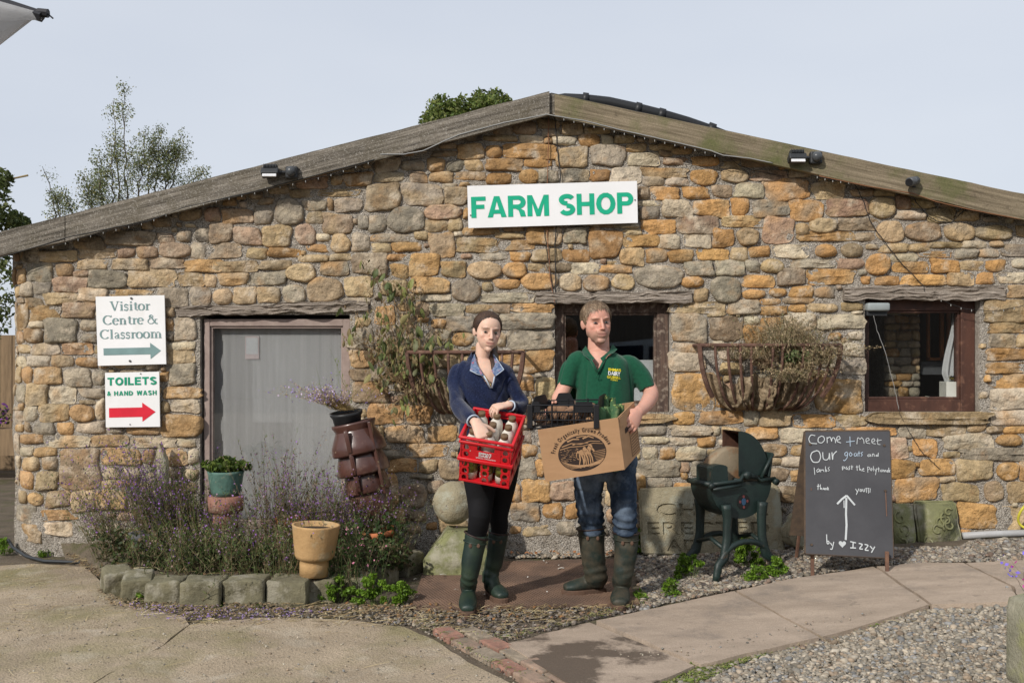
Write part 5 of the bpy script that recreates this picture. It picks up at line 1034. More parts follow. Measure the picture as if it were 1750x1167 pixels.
GL = [(.10, .16, .025), (.07, .12, .02), (.15, .20, .04), (.05, .08, .018)]
leafcloud_args = (b1 + [0, 0, 50 * kk])
leafcloud(1500, [leafcloud_args + [math.cos(a) * .07, math.sin(a) * .07, R.uniform(-.01, .03)] for a in np.linspace(0, 6.28, 12)] + [leafcloud_args + [0, 0, .035]] * 4 + [leafcloud_args + [math.cos(a) * .13, math.sin(a) * .08, R.uniform(-.01, .01)] for a in np.linspace(0, 6.28, 10)], .05, .017, GL, 31, .7, t2, M_LEAF, 'leaves')
# buff fireclay pot standing among the kerb blocks
yb_ = 6.00; kk = yb_ / F; b0 = np.array([ppx(536, yb_), yb_, .15])
t = thing('buff_clay_pot', b0, 'buff fireclay pot with narrow foot on the kerb at the front of the flower bed', 'pot')
lat([(24 * kk, 0), (24.5 * kk, 20 * kk), (24 * kk, 28 * kk), (31 * kk, 30 * kk), (34 * kk, 36 * kk), (40 * kk, 84 * kk), (41 * kk, 87 * kk), (36 * kk, 87 * kk), (34 * kk, 74 * kk), (2 * kk, 74 * kk)], b0, M_BUFF, 'pot', t, (.05, 0), amp=.02)
lat([(.001, 78 * kk), (35 * kk, 78 * kk)], b0, M_COMP, 'compost', t, (.05, 0))
b0 = P(247, 985, 6.7); b0[2] = .06; t = thing('grey_urn', b0, 'dark grey urn pot half buried in flowers at the left of the bed', 'pot'); kk = 6.7 / F
lat([(17 * kk, 0), (18 * kk, 5 * kk), (12 * kk, 12 * kk), (14 * kk, 18 * kk), (21 * kk, 40 * kk), (22 * kk, 46 * kk), (26 * kk, 48 * kk), (26 * kk, 56 * kk), (21 * kk, 56 * kk), (18 * kk, 40 * kk), (1 * kk, 40 * kk)], b0, M_URN, 'pot', t, amp=.01)
b0 = P(652, 955, 6.75); b0[2] = .1; t = thing('orange_pot', b0, 'bright orange clay pot mostly hidden in foliage right of the buff pot', 'pot')
lat([(.075, 0), (.10, .16), (.112, .165), (.112, .20), (.10, .20), (.09, .17), (.01, .16)], b0, M_ORNG, 'pot', t, (-.1, .1))
b0 = P(500, 905, 6.95); b0[2] = .12; t = thing('small_terracotta_pot', b0, 'small terracotta pot in deep foliage behind the buff pot', 'pot')
lat([(.08, 0), (.11, .18), (.12, .18), (.12, .22), (.105, .22), (.10, .18), (.01, .16)], b0, M_ORNG, 'pot', t)
# ================================================================ flowering plants
M_STEM = mat('plant_stems', (0, 0, 0), attr=True, scale=20, rough=.8, bump=0, v=(.75, 1.2))
def stems(name, label, base, n, hgt, lean, spread, pal_s, pal_l, pal_f, seed, leaf=.026, fl=.0115, nl=12, nf=14, top=.35, base_r=.08, r=.0021, group=None, cat='plant', leaf_w=.11, curl=.3, ftop=1.0):
    rs = np.random.RandomState(seed); base = np.asarray(base, float); t = thing(name, base, label, cat, group)
    K = 7; u = np.linspace(0, 1, K)
    b = base + np.stack([rs.normal(0, base_r, n), rs.normal(0, base_r * .8, n), np.zeros(n)], 1)
    H = hgt * rs.uniform(.45, 1.1, n); an = rs.uniform(0, 2 * np.pi, n); sp = np.abs(rs.normal(0, spread, n))
    dirn = np.stack([np.cos(an) * sp + lean[0], np.sin(an) * sp * .7 + lean[1], np.ones(n)], 1)
    cur = rs.normal(0, curl, (n, 3)) * [1, 1, .3]
    pts = b[:, None] + dirn[:, None] * (H[:, None] * u)[..., None] + cur[:, None] * (H[:, None] * (u ** 2))[..., None] * .5 + rs.normal(0, .004, (n, K, 3))
    a3 = np.array([0, 2.094, 4.188]); ring = np.stack([np.cos(a3), np.sin(a3), np.zeros(3)], 1)
    rad = (r * (1.15 - u))[None, :, None, None]
    V = (pts[:, :, None] + ring[None, None] * rad).reshape(-1, 3)
    i = np.arange(n)[:, None, None] * K * 3; k = np.arange(K - 1)[None, :, None] * 3; j = np.arange(3)[None, None]; j2 = (j + 1) % 3
    Q = np.stack([i + k + j, i + k + j2, i + k + 3 + j2, i + k + 3 + j], -1).reshape(-1, 4)
    c = np.array(pal_s)[rs.randint(0, len(pal_s), n)] * rs.uniform(.7, 1.3, (n, 1)); mk('stems', V, Q, M_STEM, t, False, np.repeat(c, K * 3, 0))['kind'] = 'stuff'
    def at(si, uu):
        f = uu * (K - 1); a = np.minimum(f.astype(int), K - 2); w_ = (f - a)[:, None]; return pts[si, a] * (1 - w_) + pts[si, a + 1] * w_
    def quads(nm, cnt, u0, u1, size, pal, wid, up):
        si = rs.randint(0, n, cnt); uu = u0 + (u1 - u0) * rs.uniform(0, 1, cnt); p = at(si, uu) + rs.normal(0, .003, (cnt, 3))
        s = size * rs.uniform(.5, 1.4, cnt)[:, None]; a = rs.normal(0, 1, (cnt, 3)); a[:, 2] += up; a /= np.linalg.norm(a, axis=1)[:, None]
        bb = np.cross(a, rs.normal(0, 1, (cnt, 3))); bb /= np.linalg.norm(bb, axis=1)[:, None] + 1e-9
        V = np.stack([p, p + a * s * .5 + bb * s * wid, p + a * s, p + a * s * .5 - bb * s * wid], 1).reshape(-1, 3)
        cc = np.array(pal)[rs.randint(0, len(pal), cnt)] * rs.uniform(.65, 1.35, (cnt, 1))
        mk(nm, V, np.arange(cnt * 4).reshape(-1, 4), M_LEAF, t, False, np.repeat(cc, 4, 0))['kind'] = 'stuff'
    if nl: quads('leaves', n * nl, .05, .95, leaf, pal_l, leaf_w, 1.6)
    if nf: quads('flowers', int(n * nf * (.55 if cat == 'plant' and group == gp else 1)), 1 - top, ftop, fl, pal_f, .45, .2)
    return t
SB = [(.17, .13, .07), (.13, .12, .06), (.22, .16, .10), (.10, .12, .045), (.28, .21, .12)]
gp = 'purple toadflax clumps in the flower bed'
LB = [(.11, .16, .05), (.08, .13, .035), (.14, .16, .06), (.16, .15, .07), (.075, .10, .04)]
FP = [(.30, .13, .48), (.24, .10, .42), (.38, .20, .52), (.26, .16, .32), (.20, .15, .14)]
FD = [(.26, .18, .14), (.22, .16, .10), (.30, .20, .28), (.30, .24, .16)]
FK = [(.68, .28, .40), (.60, .22, .34)]
gp = 'purple toadflax clumps in the flower bed'
def fb(px, py, Y): p = P(px, py, Y); p[2] = .06; return p
stems('toadflax', 'sprawling purple flowered clump spilling left past the end of the kerb', fb(215, 0, 6.9), 130, .58, (-.55, -.05), .25, SB, LB, FP + FD, 41, group=gp, nl=16, nf=12)
stems('toadflax', 'dense purple flowered clump leaning left under the toilets sign', fb(300, 0, 6.85), 300, .78, (-.42, -.03), .17, SB, LB, FP, 42, group=gp, nl=22, nf=18, top=.4)
stems('toadflax', 'upright grassy green clump right of the pointed stone', fb(335, 0, 6.95), 130, .62, (-.15, 0), .22, SB, LB, FP + FD, 43, group=gp, nl=24, nf=7)
stems('toadflax', 'thin purple clump in front of the terracotta and teal pots', fb(385, 0, 6.6), 90, .45, (.02, 0), .35, SB, LB, FP + FD, 44, group=gp, nl=18, nf=12)
stems('toadflax', 'tall seeded clump with brown spires in front of the net curtained window', fb(480, 0, 6.85), 170, .80, (.0, 0), .26, SB, LB + [(.12, .09, .07)], FP + FD + FD, 45, group=gp, nl=14, nf=22, top=.5)
stems('toadflax', 'broad hazy purple clump arching right over the buff pot', fb(545, 0, 6.8), 280, .62, (.22, 0), .38, SB, LB + [(.12, .09, .07)], FP + FD, 46, group=gp, nl=14, nf=20, top=.5)
stems('toadflax', 'purple clump hanging over the foot of the chimney pot', fb(610, 0, 6.8), 150, .50, (.25, -.05), .40, SB, LB, FP + FD, 47, group=gp, nl=16, nf=14)
stems('toadflax', 'low dark mass of stems at the foot of the bed left of the buff pot', fb(440, 0, 6.36), 170, .38, (.0, -.1), .55, SB, LB, FD + [FP[0]], 48, group=gp, nl=26, nf=6, base_r=.16)
stems('toadflax', 'low dark growth filling the bed between urn and kerb', fb(320, 0, 6.38), 160, .36, (-.1, -.1), .55, SB, LB, FD + [FP[0]], 49, group=gp, nl=24, nf=6, base_r=.16)
stems('red_heather', 'reddish feathery spikes low in the middle of the bed', fb(475, 0, 6.5), 40, .32, (.1, -.05), .4, [(.25, .09, .07)], [(.28, .10, .09), (.2, .08, .06)], FK, 50, nl=30, nf=4, leaf=.010)
stems('pink_flowered_plant', 'fine green plant with pink flowers hanging beside the buff pot', fb(598, 0, 6.12), 80, .40, (-.05, -.1), .35, SB, [(.06, .11, .03), (.05, .09, .03)], FK, 51, nl=26, nf=1, fl=.016)
stems('toadflax', 'wispy clump leaning over the left side of the buff pot', fb(497, 0, 6.05), 46, .42, (.10, -.02), .22, SB, LB, FP + FD, 61, group=gp, nl=14, nf=8)
stems('green_shrub', 'dark green leafy shrub behind the orange pot', fb(640, 0, 6.72), 90, .34, (.0, -.05), .5, SB, [(.035, .07, .02), (.05, .09, .025), (.03, .05, .018)], FD, 52, nl=22, nf=0, leaf=.03, leaf_w=.4)
stems('silver_leaf_plant', 'pale silvery leaved plant in shade left of the terracotta pot', fb(338, 0, 7.05), 50, .36, (0, 0), .3, SB, [(.30, .33, .27), (.24, .27, .22)], FD, 53, nl=30, nf=0, leaf=.018)
stems('straggling_weed', 'straggling grey green weed reaching toward the stone ball', fb(668, 0, 6.75), 26, .48, (.45, -.05), .4, SB, [(.12, .15, .07), (.16, .17, .08)], FD, 54, nl=16, nf=3, leaf=.022)
stems('single_green_stem', 'long bare green stem rising in front of the toilets sign stones', fb(345, 0, 6.8), 3, .85, (-.2, 0), .05, [(.09, .14, .03)], [(.08, .13, .03)], FP, 55, nl=10, nf=4, r=.003)
stems('trailing_lobelia', 'dried lobelia with violet flowers trailing left from the black bucket', P(588, 700, 6.88), 150, .17, (-1.4, -.2), 1.1, [(.28, .19, .08), (.36, .26, .11)], [(.30, .22, .10), (.22, .20, .07)], [(.34, .26, .62), (.55, .46, .62), (.50, .40, .28)], 56, nl=14, nf=9, leaf=.012, fl=.012, base_r=.035, curl=1.2, top=.6)
stems('bucket_sprig', 'long green sprig leaning left from the black bucket over the window', P(600, 692, 6.88), 4, .40, (-.35, 0), .18, [(.16, .20, .06)], [(.16, .22, .05)], FD, 57, nl=7, nf=0, leaf=.025, r=.002)
stems('bucket_sprig', 'thin sprig leaning right from the black bucket towards the climber', P(610, 692, 6.88), 6, .36, (.75, 0), .25, [(.22, .17, .08)], [(.25, .22, .07)], FD, 58, nl=7, nf=0, leaf=.02, r=.002)
for i, (x, Y_, wd_, h_) in enumerate(((225, 6.62, .3, .2), (300, 6.42, .3, .2), (370, 6.36, .28, .18), (440, 6.34, .3, .2), (520, 6.6, .25, .2), (600, 6.42, .28, .2), (655, 6.5, .2, .16))):
    c_ = fb(x, 0, Y_); t = thing('bed_foliage', c_, ['low green filling foliage at the left end of the bed', 'low green foliage around the grey urn', 'low green foliage in front of the terracotta pot', 'low green foliage in the middle front of the bed', 'low green foliage behind the buff pot', 'low green foliage right of the buff pot', 'low green foliage at the right end of the bed by the orange pot'][i], 'plant', 'low foliage filling the flower bed')
    rr_ = random.Random(i); leafcloud(1500, [c_ + [rr_.uniform(-wd_, wd_), rr_.uniform(-.12, .14), rr_.uniform(.02, h_)] for _ in range(26)], .075, .016, [(.06, .09, .028), (.045, .07, .022), (.08, .10, .035), (.12, .09, .055), (.15, .12, .07)], 300 + i, .9, t, M_LEAF, 'leaves')['kind'] = 'stuff'
# low bright green weeds
WG = [(.13, .24, .02), (.10, .19, .015), (.17, .28, .03), (.07, .13, .012)]
def weed(px, py, wpx, hpx, label, seed, n=900, dz=0):
    g = G(px, py); k = g[1] / F; t = thing('green_weed', g, label, 'weed', 'low green weeds in the gravel'); rs = random.Random(seed)
    cen = []
    for _ in range(int(10 + wpx / 5)):
        u = rs.uniform(-1, 1); cen.append(g + np.array([u * wpx / 2 * k, rs.uniform(-.05, .06), rs.uniform(.15, 1) * hpx * k * (1 - .55 * u * u) * .9]))
    mb = MB()
    for c in cen: mb.tube([g + np.array([(c[0] - g[0]) * .5, (c[1] - g[1]) * .5, 0]), (g + c) / 2 + [(c[0] - g[0]) * .3, 0, 0], c], .0014, 3)
    mb.out('stems', plain('weed_stem', (.10, .15, .03), .7), t)
    leafcloud(n, cen, .026, .0095, WG, seed, .8, t, M_LEAF, 'leaves')
weed(575, 1028, 60, 50, 'bright green weed at the foot of the kerb right of the buff pot', 61, 1300)
weed(648, 1034, 88, 62, 'largest bright green weed between kerb and mat', 62, 3600)
weed(690, 1033, 30, 44, 'green weed at the left front corner of the mat', 63, 900)
weed(1178, 988, 42, 50, 'green weed left of the grindstone legs', 64, 1300)
weed(1280, 970, 44, 62, 'tall green weed under the grindstone frame', 65, 1800)
weed(1290, 992, 34, 30, 'green weed in front of the right grindstone leg', 75, 900)
weed(1325, 985, 32, 36, 'green weed right of the grindstone beside the path', 66, 1000)
weed(1150, 1018, 24, 34, 'small yellowish green weed by the path edge left of the grindstone', 67, 600)
weed(985, 944, 26, 30, 'green weed behind the man beside his left boot', 68, 700)
weed(1092, 950, 26, 55, 'green weed against the inscribed slab behind the boots of the man', 69, 1000)
weed(1095, 1022, 14, 12, 'tiny green weed at the right corner of the mat', 70, 200)
weed(82, 950, 22, 16, 'small weed at the base of the wall near the black hose', 71, 350)
weed(8, 948, 16, 34, 'green weed at the far left foot of the wall', 72, 500)
for i, (x, y, l) in enumerate(((372, 1038, 'tiny weed in the joint between fourth and fifth kerb block'), (446, 1036, 'tiny weed in the joint left of the sixth kerb block'), (240, 1030, 'tiny weed in the joint between second and third kerb block'))): weed(x, y, 9, 24, l, 80 + i, 160)
# straw, leaves and petals scattered on the ground
rs = np.random.RandomState(77)
def litter(nm, px, n, L, wd, pal, seed, z=.024, m=M_STEM):
    poly = [G(x, y) for x, y in px]; A = np.array(poly); rs = np.random.RandomState(seed)
    x = rs.uniform(A[:, 0].min(), A[:, 0].max(), n * 4); y = rs.uniform(A[:, 1].min(), A[:, 1].max(), n * 4); k = np.nonzero(inpoly(x, y, poly))[0][:n]; x, y = x[k], y[k]; n = len(x)
    a = rs.uniform(0, 3.14, n) * .5 - .4 + (rs.rand(n) < .3) * 1.2; l = L * rs.lognormal(0, .6, n); l = np.clip(l, L * .3, L * 3.2)
    d = np.stack([np.cos(a), np.sin(a), rs.normal(0, .06, n)], 1) * l[:, None] / 2; b = np.stack([-np.sin(a), np.cos(a), rs.normal(0, .3, n)], 1) * wd
    bend = b * rs.normal(0, 3, (n, 1)) * (wd < .004); p = np.stack([x, y, gz(x, y) + z + rs.uniform(0, .006, n)], 1); up = np.array([0, 0, wd])
    V = np.stack([p - d - b, p - d + b, p + bend + b + up, p + bend - b + up, p + d + b, p + d - b], 1).reshape(-1, 3)
    q = np.arange(n)[:, None] * 6; Q = np.concatenate([q + [0, 3, 2, 1], q + [3, 5, 4, 2]])
    c = np.array(pal)[rs.randint(0, len(pal), n)] * rs.uniform(.6, 1.2, (n, 1)); o = mk(nm, V, Q, m, None, False, np.repeat(c, 6, 0)); o['kind'] = 'stuff'
STR = [(.50, .40, .22), (.42, .32, .16), (.58, .50, .32), (.30, .22, .11)]
litter('straw', [(180, 1030), (560, 1036), (700, 1042), (1100, 1036), (1010, 1064), (860, 1100), (700, 1078), (300, 1072)], 1150, .055, .0015, STR, 1)
litter('fallen_leaves', [(165, 1010), (200, 1030), (560, 1042), (700, 1042), (700, 1062), (560, 1058), (320, 1062), (190, 1045)], 700, .014, .005, [(.20, .14, .08), (.13, .10, .06), (.30, .22, .13)], 19, .03)
litter('straw', [(0, 965), (170, 975), (240, 1040), (200, 1075), (0, 1100)], 420, .05, .0011, STR, 2)
litter('straw', [(0, 1020), (880, 1080), (900, 1167), (0, 1167)], 60, .07, .0012, STR, 3)
litter('straw', [(1200, 1130), (1560, 1040), (1700, 1032), (1400, 1110), (1180, 1160)], 110, .05, .001, STR, 4)
litter('straw', [(1010, 1060), (1100, 1025), (1300, 985), (1300, 1000), (1130, 1040)], 110, .05, .001, STR, 9, .03)
litter('straw', [(110, 952), (215, 955), (205, 1012), (160, 990)], 260, .06, .0013, STR + [(.2, .14, .08)], 21, .04)
litter('fallen_leaves', [(110, 952), (215, 955), (205, 1012), (160, 990)], 300, .02, .006, [(.18, .12, .07), (.12, .09, .05), (.28, .2, .12)], 22, .03)
litter('fallen_petals', [(200, 1040), (420, 1048), (600, 1050), (420, 1075), (230, 1065)], 330, .007, .003, [(.28, .18, .45), (.35, .25, .5)], 5, .034)
litter('fallen_leaves', [(560, 1035), (1090, 1038), (1000, 1060), (700, 1070)], 90, .020, .007, [(.24, .12, .05), (.16, .10, .05), (.28, .18, .09)], 6, .02)
litter('fallen_leaves', [(870, 940), (1090, 940), (1090, 955), (870, 955)], 60, .025, .010, [(.36, .16, .07), (.25, .14, .08), (.42, .3, .2)], 7, .03)
litter('feathers', [(705, 965), (960, 960), (960, 1030), (705, 1035)], 22, .022, .004, [(.7, .68, .64)], 8, .026)
litter('straw', [(200, 1008), (330, 1016), (560, 1008), (690, 960), (690, 935), (200, 960)], 420, .09, .0014, STR + [(.2, .13, .07)], 15, .13)
litter('fallen_leaves', [(200, 1008), (330, 1016), (560, 1008), (690, 960), (690, 935), (200, 960)], 500, .022, .007, [(.16, .10, .05), (.10, .08, .04), (.08, .10, .03)], 16, .115)
GT = [(.12, .17, .03), (.17, .21, .05), (.24, .24, .09)]
litter('moss_and_grass', [(1060, 1158), (1190, 1137), (1330, 1106), (1320, 1118), (1240, 1150), (1150, 1190), (1040, 1190)], 1500, .018, .003, GT, 31, .012)
litter('moss_and_grass', [(1330, 1106), (1500, 1062), (1590, 1034), (1720, 1029), (1720, 1035), (1590, 1041), (1500, 1071), (1335, 1116)], 700, .016, .003, GT, 32, .012)
litter('moss_and_grass', [(700, 1062), (860, 1092), (1010, 1056), (1100, 1030), (1110, 1036), (1010, 1062), (866, 1100), (720, 1078)], 380, .016, .0025, GT, 33, .02)
litter('moss_and_grass', [(735, 1082), (800, 1122), (890, 1167), (900, 1160), (805, 1116), (745, 1080)], 200, .014, .0025, GT, 34, .026)
# ================================================================ wall baskets (iron hayracks)
M_IRON = mat('rusted_iron', (.16, .085, .06), (.08, .045, .035), scale=20, rough=.85, bump=.5, bscale=60, c3=(.22, .14, .10), s3=18, t3=.6)
M_LINER = mat('brown_fibre_liner', (.38, .29, .185), (.20, .145, .09), scale=14, rough=.98, bump=.9, bscale=60, bdist=.02, c3=(.46, .37, .25), s3=9, t3=.6)
def rack(x0, x1, ytop, ybot, bars, label, dep=.24, liner=True, fold=1.0, seed=3):
    Y = YW - .03; a, b = P(x0, ytop, Y - dep), P(x1, ytop, Y - dep); cx = (a[0] + b[0]) / 2; hw = (b[0] - a[0]) / 2; zt = a[2]; zb = P(0, ybot, Y)[2]
    t = thing('hayrack_basket', (cx, Y - dep * .4, zb), label, 'wall basket', 'iron hayrack baskets on the wall')
    MB().tube([a, b], .014, 8).out('rail', M_IRON, t, True)
    MB().tube([(a[0], Y, zt), (b[0], Y, zt)], .010, 8).out('back_rail', M_IRON, t, True)
    def surf(u, v, k=1.0):                     # u -1..1 along, v 0 top .. 1 bottom
        ph = v * math.pi / 2; hwv = hw * (1 - .52 * (1 - math.cos(ph)) ** 1.0) if v < 1 else hw * .48
        y = Y - dep * k * math.cos(ph) ** .9 * (1 if abs(u) < .98 else 1)
        return np.array([cx + u * hwv, y, zt + (zb - zt) * math.sin(ph) ** 1.15])
    for px in bars:
        u = ((px - 875) * (Y - dep) / F - cx) / hw; pts = [surf(u, v) for v in np.linspace(0, .97, 10)]; MB().tube(pts, .0105, 6).out('bar', M_IRON, t, True)
    for s in (-1, 1):
        pts = [surf(s, v) for v in np.linspace(0, .6, 6)]; p2 = pts[-1].copy(); p2[1] = Y
        mb = MB(); V, Fc = tube(pts, .018, 6); V[:, 1] = V[:, 1]; mb.add(V, Fc); mb.tube([pts[0], (pts[0][0], Y, zt)], .013, 6); mb.out('end_strap', M_IRON, t)
    if liner:
        nu, nv = 110, 40; V = []
        for j in range(nv):
            for i in range(nu):
                u = -1 + 2 * i / (nu - 1); top = .36 + .16 * mnoise.noise(Vector((u * 2.3, seed, 1))) + .10 * mnoise.noise(Vector((u * 7, seed, 5))); v = top + (1 - top) * j / (nv - 1)
                p = surf(u * .90, v, .84); e = max(0, 1 - abs(u) ** 5); jj = j / (nv - 1); m_ = math.sin(min(1, jj + .12) * math.pi)
                bul = .085 * mnoise.fractal(Vector((u * 3.6, v * 2.2, seed)), .8, 2.1, 5) + .018 * abs(math.sin(u * 14 + 2 * mnoise.noise(Vector((u * 3, v * 2, 3)))))
                y = Y - (Y - p[1]) * (e ** .5 * .96 + .02) - bul * fold * e * (.35 + m_)
                V.append((p[0] + .012 * mnoise.noise(Vector((u * 8, v * 6, 9))), y, p[2] - .035 * abs(mnoise.noise(Vector((u * 5, seed, 7)))) * jj))
        Q = np.array([(a_ * nu + b_, (a_ + 1) * nu + b_, (a_ + 1) * nu + b_ + 1, a_ * nu + b_ + 1) for a_ in range(nv - 1) for b_ in range(nu - 1)])
        mk('liner', V, Q, M_LINER, t, True)
    return t, (cx, Y, zt, zb, hw)
tr, info = rack(1196, 1437, 590, 700, [1222, 1244, 1265, 1284, 1321, 1338, 1374, 1392, 1406, 1421], 'rusty hayrack basket of dried plants between the middle and right windows')
rack(696, 894, 602, 706, [718, 742, 766, 790, 814, 838, 858, 876], 'rusty hayrack basket behind the climber and the woman', seed=9, fold=.8)
DR = [(.36, .28, .17), (.44, .35, .23), (.26, .20, .12), (.19, .18, .09)]
Yr = YW - .16
gpd = 'dried plants in the right wall basket'
stems('dried_plant', 'mound of dried tan stems along the top of the right wall basket', P(1350, 592, Yr), 230, .19, (0, -.05), .75, DR, DR + [(.14, .15, .06)], DR, 81, group=gpd, nl=9, nf=10, base_r=.12, curl=1.3, leaf=.010, fl=.010, top=.7)
stems('dried_plant', 'wispy dried stems rising from the middle of the right wall basket', P(1335, 600, Yr), 90, .30, (0, 0), .45, DR, DR + [(.14, .16, .06)], DR, 82, group=gpd, nl=10, nf=10, base_r=.07, curl=.9, leaf=.009)
stems('dried_plant', 'dried bunch drooping over the right end of the right wall basket', P(1400, 622, YW - .26), 130, .17, (.35, -.25), .9, DR, DR, DR, 83, group=gpd, nl=12, nf=12, base_r=.05, curl=2.0, leaf=.011)
stems('dried_plant', 'low dried tuft spilling through the bars at the front of the right wall basket', P(1355, 652, YW - .27), 120, .12, (0, -.4), .9, DR, DR + [(.2, .21, .09)], DR, 84, group=gpd, nl=12, nf=12, base_r=.05, curl=2.0, leaf=.010)
stems('dried_straw', 'flattened dry straw inside the left half of the right wall basket', P(1285, 612, Yr), 160, .12, (.2, 0), 1.6, DR, DR, DR, 85, nl=4, nf=4, base_r=.10, curl=2.0)
stems('green_sedum', 'small green leafed plant inside the right wall basket', P(1358, 620, YW - .22), 40, .07, (0, -.2), .8, DR, [(.10, .14, .05), (.16, .20, .09)], DR, 86, nl=12, nf=0, base_r=.04, leaf=.022, leaf_w=.45)
# ================================================================ climbing plant with drooping leaves
g = P(715, 705, YW - .12); t = thing('climbing_plant', g, 'climbing shrub with drooping grey green leaves on the wall left of the woman', 'plant')
rs = random.Random(21); tips = [(640, 462), (655, 480), (668, 470), (690, 478), (705, 505), (722, 520), (735, 575), (762, 580), (645, 540), (625, 590), (630, 640), (622, 560), (660, 600), (700, 560), (725, 640), (665, 700), (690, 720), (740, 690), (650, 660), (750, 640), (712, 612), (680, 650), (676, 540), (640, 610)]
BR = MB(); anchors = []
def branch(a, b, r0, depth=0):
    n = 9; pts = []
    sag = np.array([rs.uniform(-.06, .06), rs.uniform(-.08, .01), rs.uniform(-.02, .08)])
    for i in range(n + 1):
        u = i / n; pts.append(a + (b - a) * u + sag * math.sin(u * math.pi) + np.array([rs.uniform(-.008, .008), rs.uniform(-.008, .008), rs.uniform(-.008, .008)]))
    BR.tube(pts, np.linspace(r0, r0 * .35, n + 1), 5, col=(.25, .17, .10) if rs.random() < .6 else (.33, .26, .16)); anchors.extend(pts[3:])
    if depth < 2:
        for _ in range(3):
            s = pts[rs.randint(3, n)]; e = s + np.array([rs.uniform(-.13, .13), rs.uniform(-.06, .03), rs.uniform(-.05, .12)]); branch(s, e, r0 * .5, depth + 1)
for i, (x, y) in enumerate(tips):
    a = P(rs.uniform(690, 735), rs.uniform(640, 700), YW - .12); branch(a, P(x, y, YW - rs.uniform(.05, .14)), .0055)
BR.out('branches', M_STEM, t)
LV = []
for v in range(4):     # four leaf shapes, folded along the midrib and hanging
    L = 1.0; W2 = .24 + .05 * v; V = []; n = 6
    for i in range(n + 1):
        u = i / n; w_ = W2 * math.sin(math.pi * min(1, u * .95 + .04)) ** .8; z = -u * L; y = -.12 * math.sin(u * 3) * (1 + v * .3)
        V += [(-w_, y + w_ * (.5 + .25 * v), z), (0, y, z), (w_, y + w_ * (.5 + .2 * v), z)]
    Q = np.array([(i * 3 + k, i * 3 + k + 1, i * 3 + k + 4, i * 3 + k + 3) for i in range(n) for k in (0, 1)])
    LV.append((np.array(V), Q))
LC = [(.14, .17, .06), (.10, .13, .05), (.22, .24, .08), (.18, .19, .10), (.30, .27, .12), (.24, .19, .10)]
protos = {}
for i in range(235):
    p = anchors[rs.randrange(len(anchors))]; v = rs.randrange(4); ci = rs.randrange(len(LC)); key = (v, ci)
    if rs.random() < .6:
        q = p + np.array([rs.uniform(-.02, .02), rs.uniform(-.05, .0), 0])
    else: q = p + np.array([rs.uniform(-.01, .01), rs.uniform(-.02, 0), 0])
    s = rs.uniform(.042, .092); ro = (rs.uniform(-.5, .5), rs.uniform(-.55, .55), rs.uniform(-1.8, 1.8))
    if key not in protos:
        V, Q = LV[v]; o = mk('leaf', V + q, Q, M_LEAF, t, True, np.tile(LC[ci], (len(V), 1)), origin=q); protos[key] = o
    else:
        o = protos[key].copy(); COL.objects.link(o); o.parent = t; o.location = tuple(q - wl(t))
    o.scale = (s * .8, s * .8, s); o.rotation_euler = ro
leafcloud(1500, anchors, .03, .014, [(.22, .15, .08), (.30, .22, .12), (.18, .17, .07)], 33, 1, t, M_LEAF, 'dead_leaves', droop=1.2)
# ================================================================ grindstone
gB = G(1248, 972); YG = 6.52; gB = np.array([ppx(1250, YG), YG, float(gz(ppx(1250, YG), YG))])
t = thing('grindstone', gB, 'old dark green cast iron treadle grindstone on splayed legs in front of the inscribed slab', 'grindstone')
M_CAST = mat('dark_green_cast_iron', (.013, .028, .024), (.009, .017, .016), scale=9, rough=.5, bump=.25, bscale=35, c3=(.09, .055, .035), s3=7, t3=.68, spec=.45)
M_RUSTIN = mat('rusty_inner_face', (.14, .065, .04), (.07, .035, .025), scale=10, rough=.8, bump=.3)
M_GRIT = mat('gritstone_wheel', (.30, .24, .165), (.20, .16, .105), scale=6, rough=.9, bump=.4, bscale=60, c3=(.22, .12, .06), s3=5, t3=.6)
RG = rot(0, 0, .44); kk = YG / F
def L(x, y, z): return gB + RG @ np.array([x, y, z])
def Lp(pts): return [L(*p) for p in pts]
rimz = (970 - 806) * kk - .02; zc = rimz; Rb = 62 * kk; hd = .105
# half round trough: front plate, back plate, curved bottom
n = 26; an = [math.pi + math.pi * i / n for i in range(n + 1)]
arcp = [(Rb * math.cos(a) * 1.02, Rb * math.sin(a) * .98 + zc) for a in an]
for nm, y in (('trough_front', -hd), ('trough_back', hd)):
    V, Fc = prism(Lp([(a, y, b) for a, b in arcp]), RG @ np.array([0, .012, 0])); mk(nm, V, Fc, M_CAST, t)
V = Lp([(a, -hd + .003, b) for a, b in arcp] + [(a, hd, b) for a, b in arcp]); V += Lp([(a * .95, -hd + .003, zc + (b - zc) * .95) for a, b in arcp] + [(a * .95, hd, zc + (b - zc) * .95) for a, b in arcp]); m_ = n + 1
Fc = [(i, i + 1, m_ + i + 1, m_ + i) for i in range(n)] + [(2 * m_ + i, 3 * m_ + i, 3 * m_ + i + 1, 2 * m_ + i + 1) for i in range(n)]
mk('trough_bottom', V, Fc, M_CAST, t, True)
mb = MB()
for y in (-hd - .012, hd + .012): mb.tube(Lp([(-Rb * 1.08, y, zc), (-Rb * .4, y, zc + .008), (-Rb * .1, y, zc + .012), (-.0, y - .0, zc + .045), (.05, y, zc + .05), (.11, y, zc + .03), (.14, y, zc + .005), (Rb * 1.1, y, zc + .012)]), .013, 8)
for x in (-Rb * 1.06, Rb * 1.06): mb.tube(Lp([(x, -hd - .02, zc), (x, hd + .02, zc)]), .017, 8)
mb.out('rim', M_CAST, t, True)
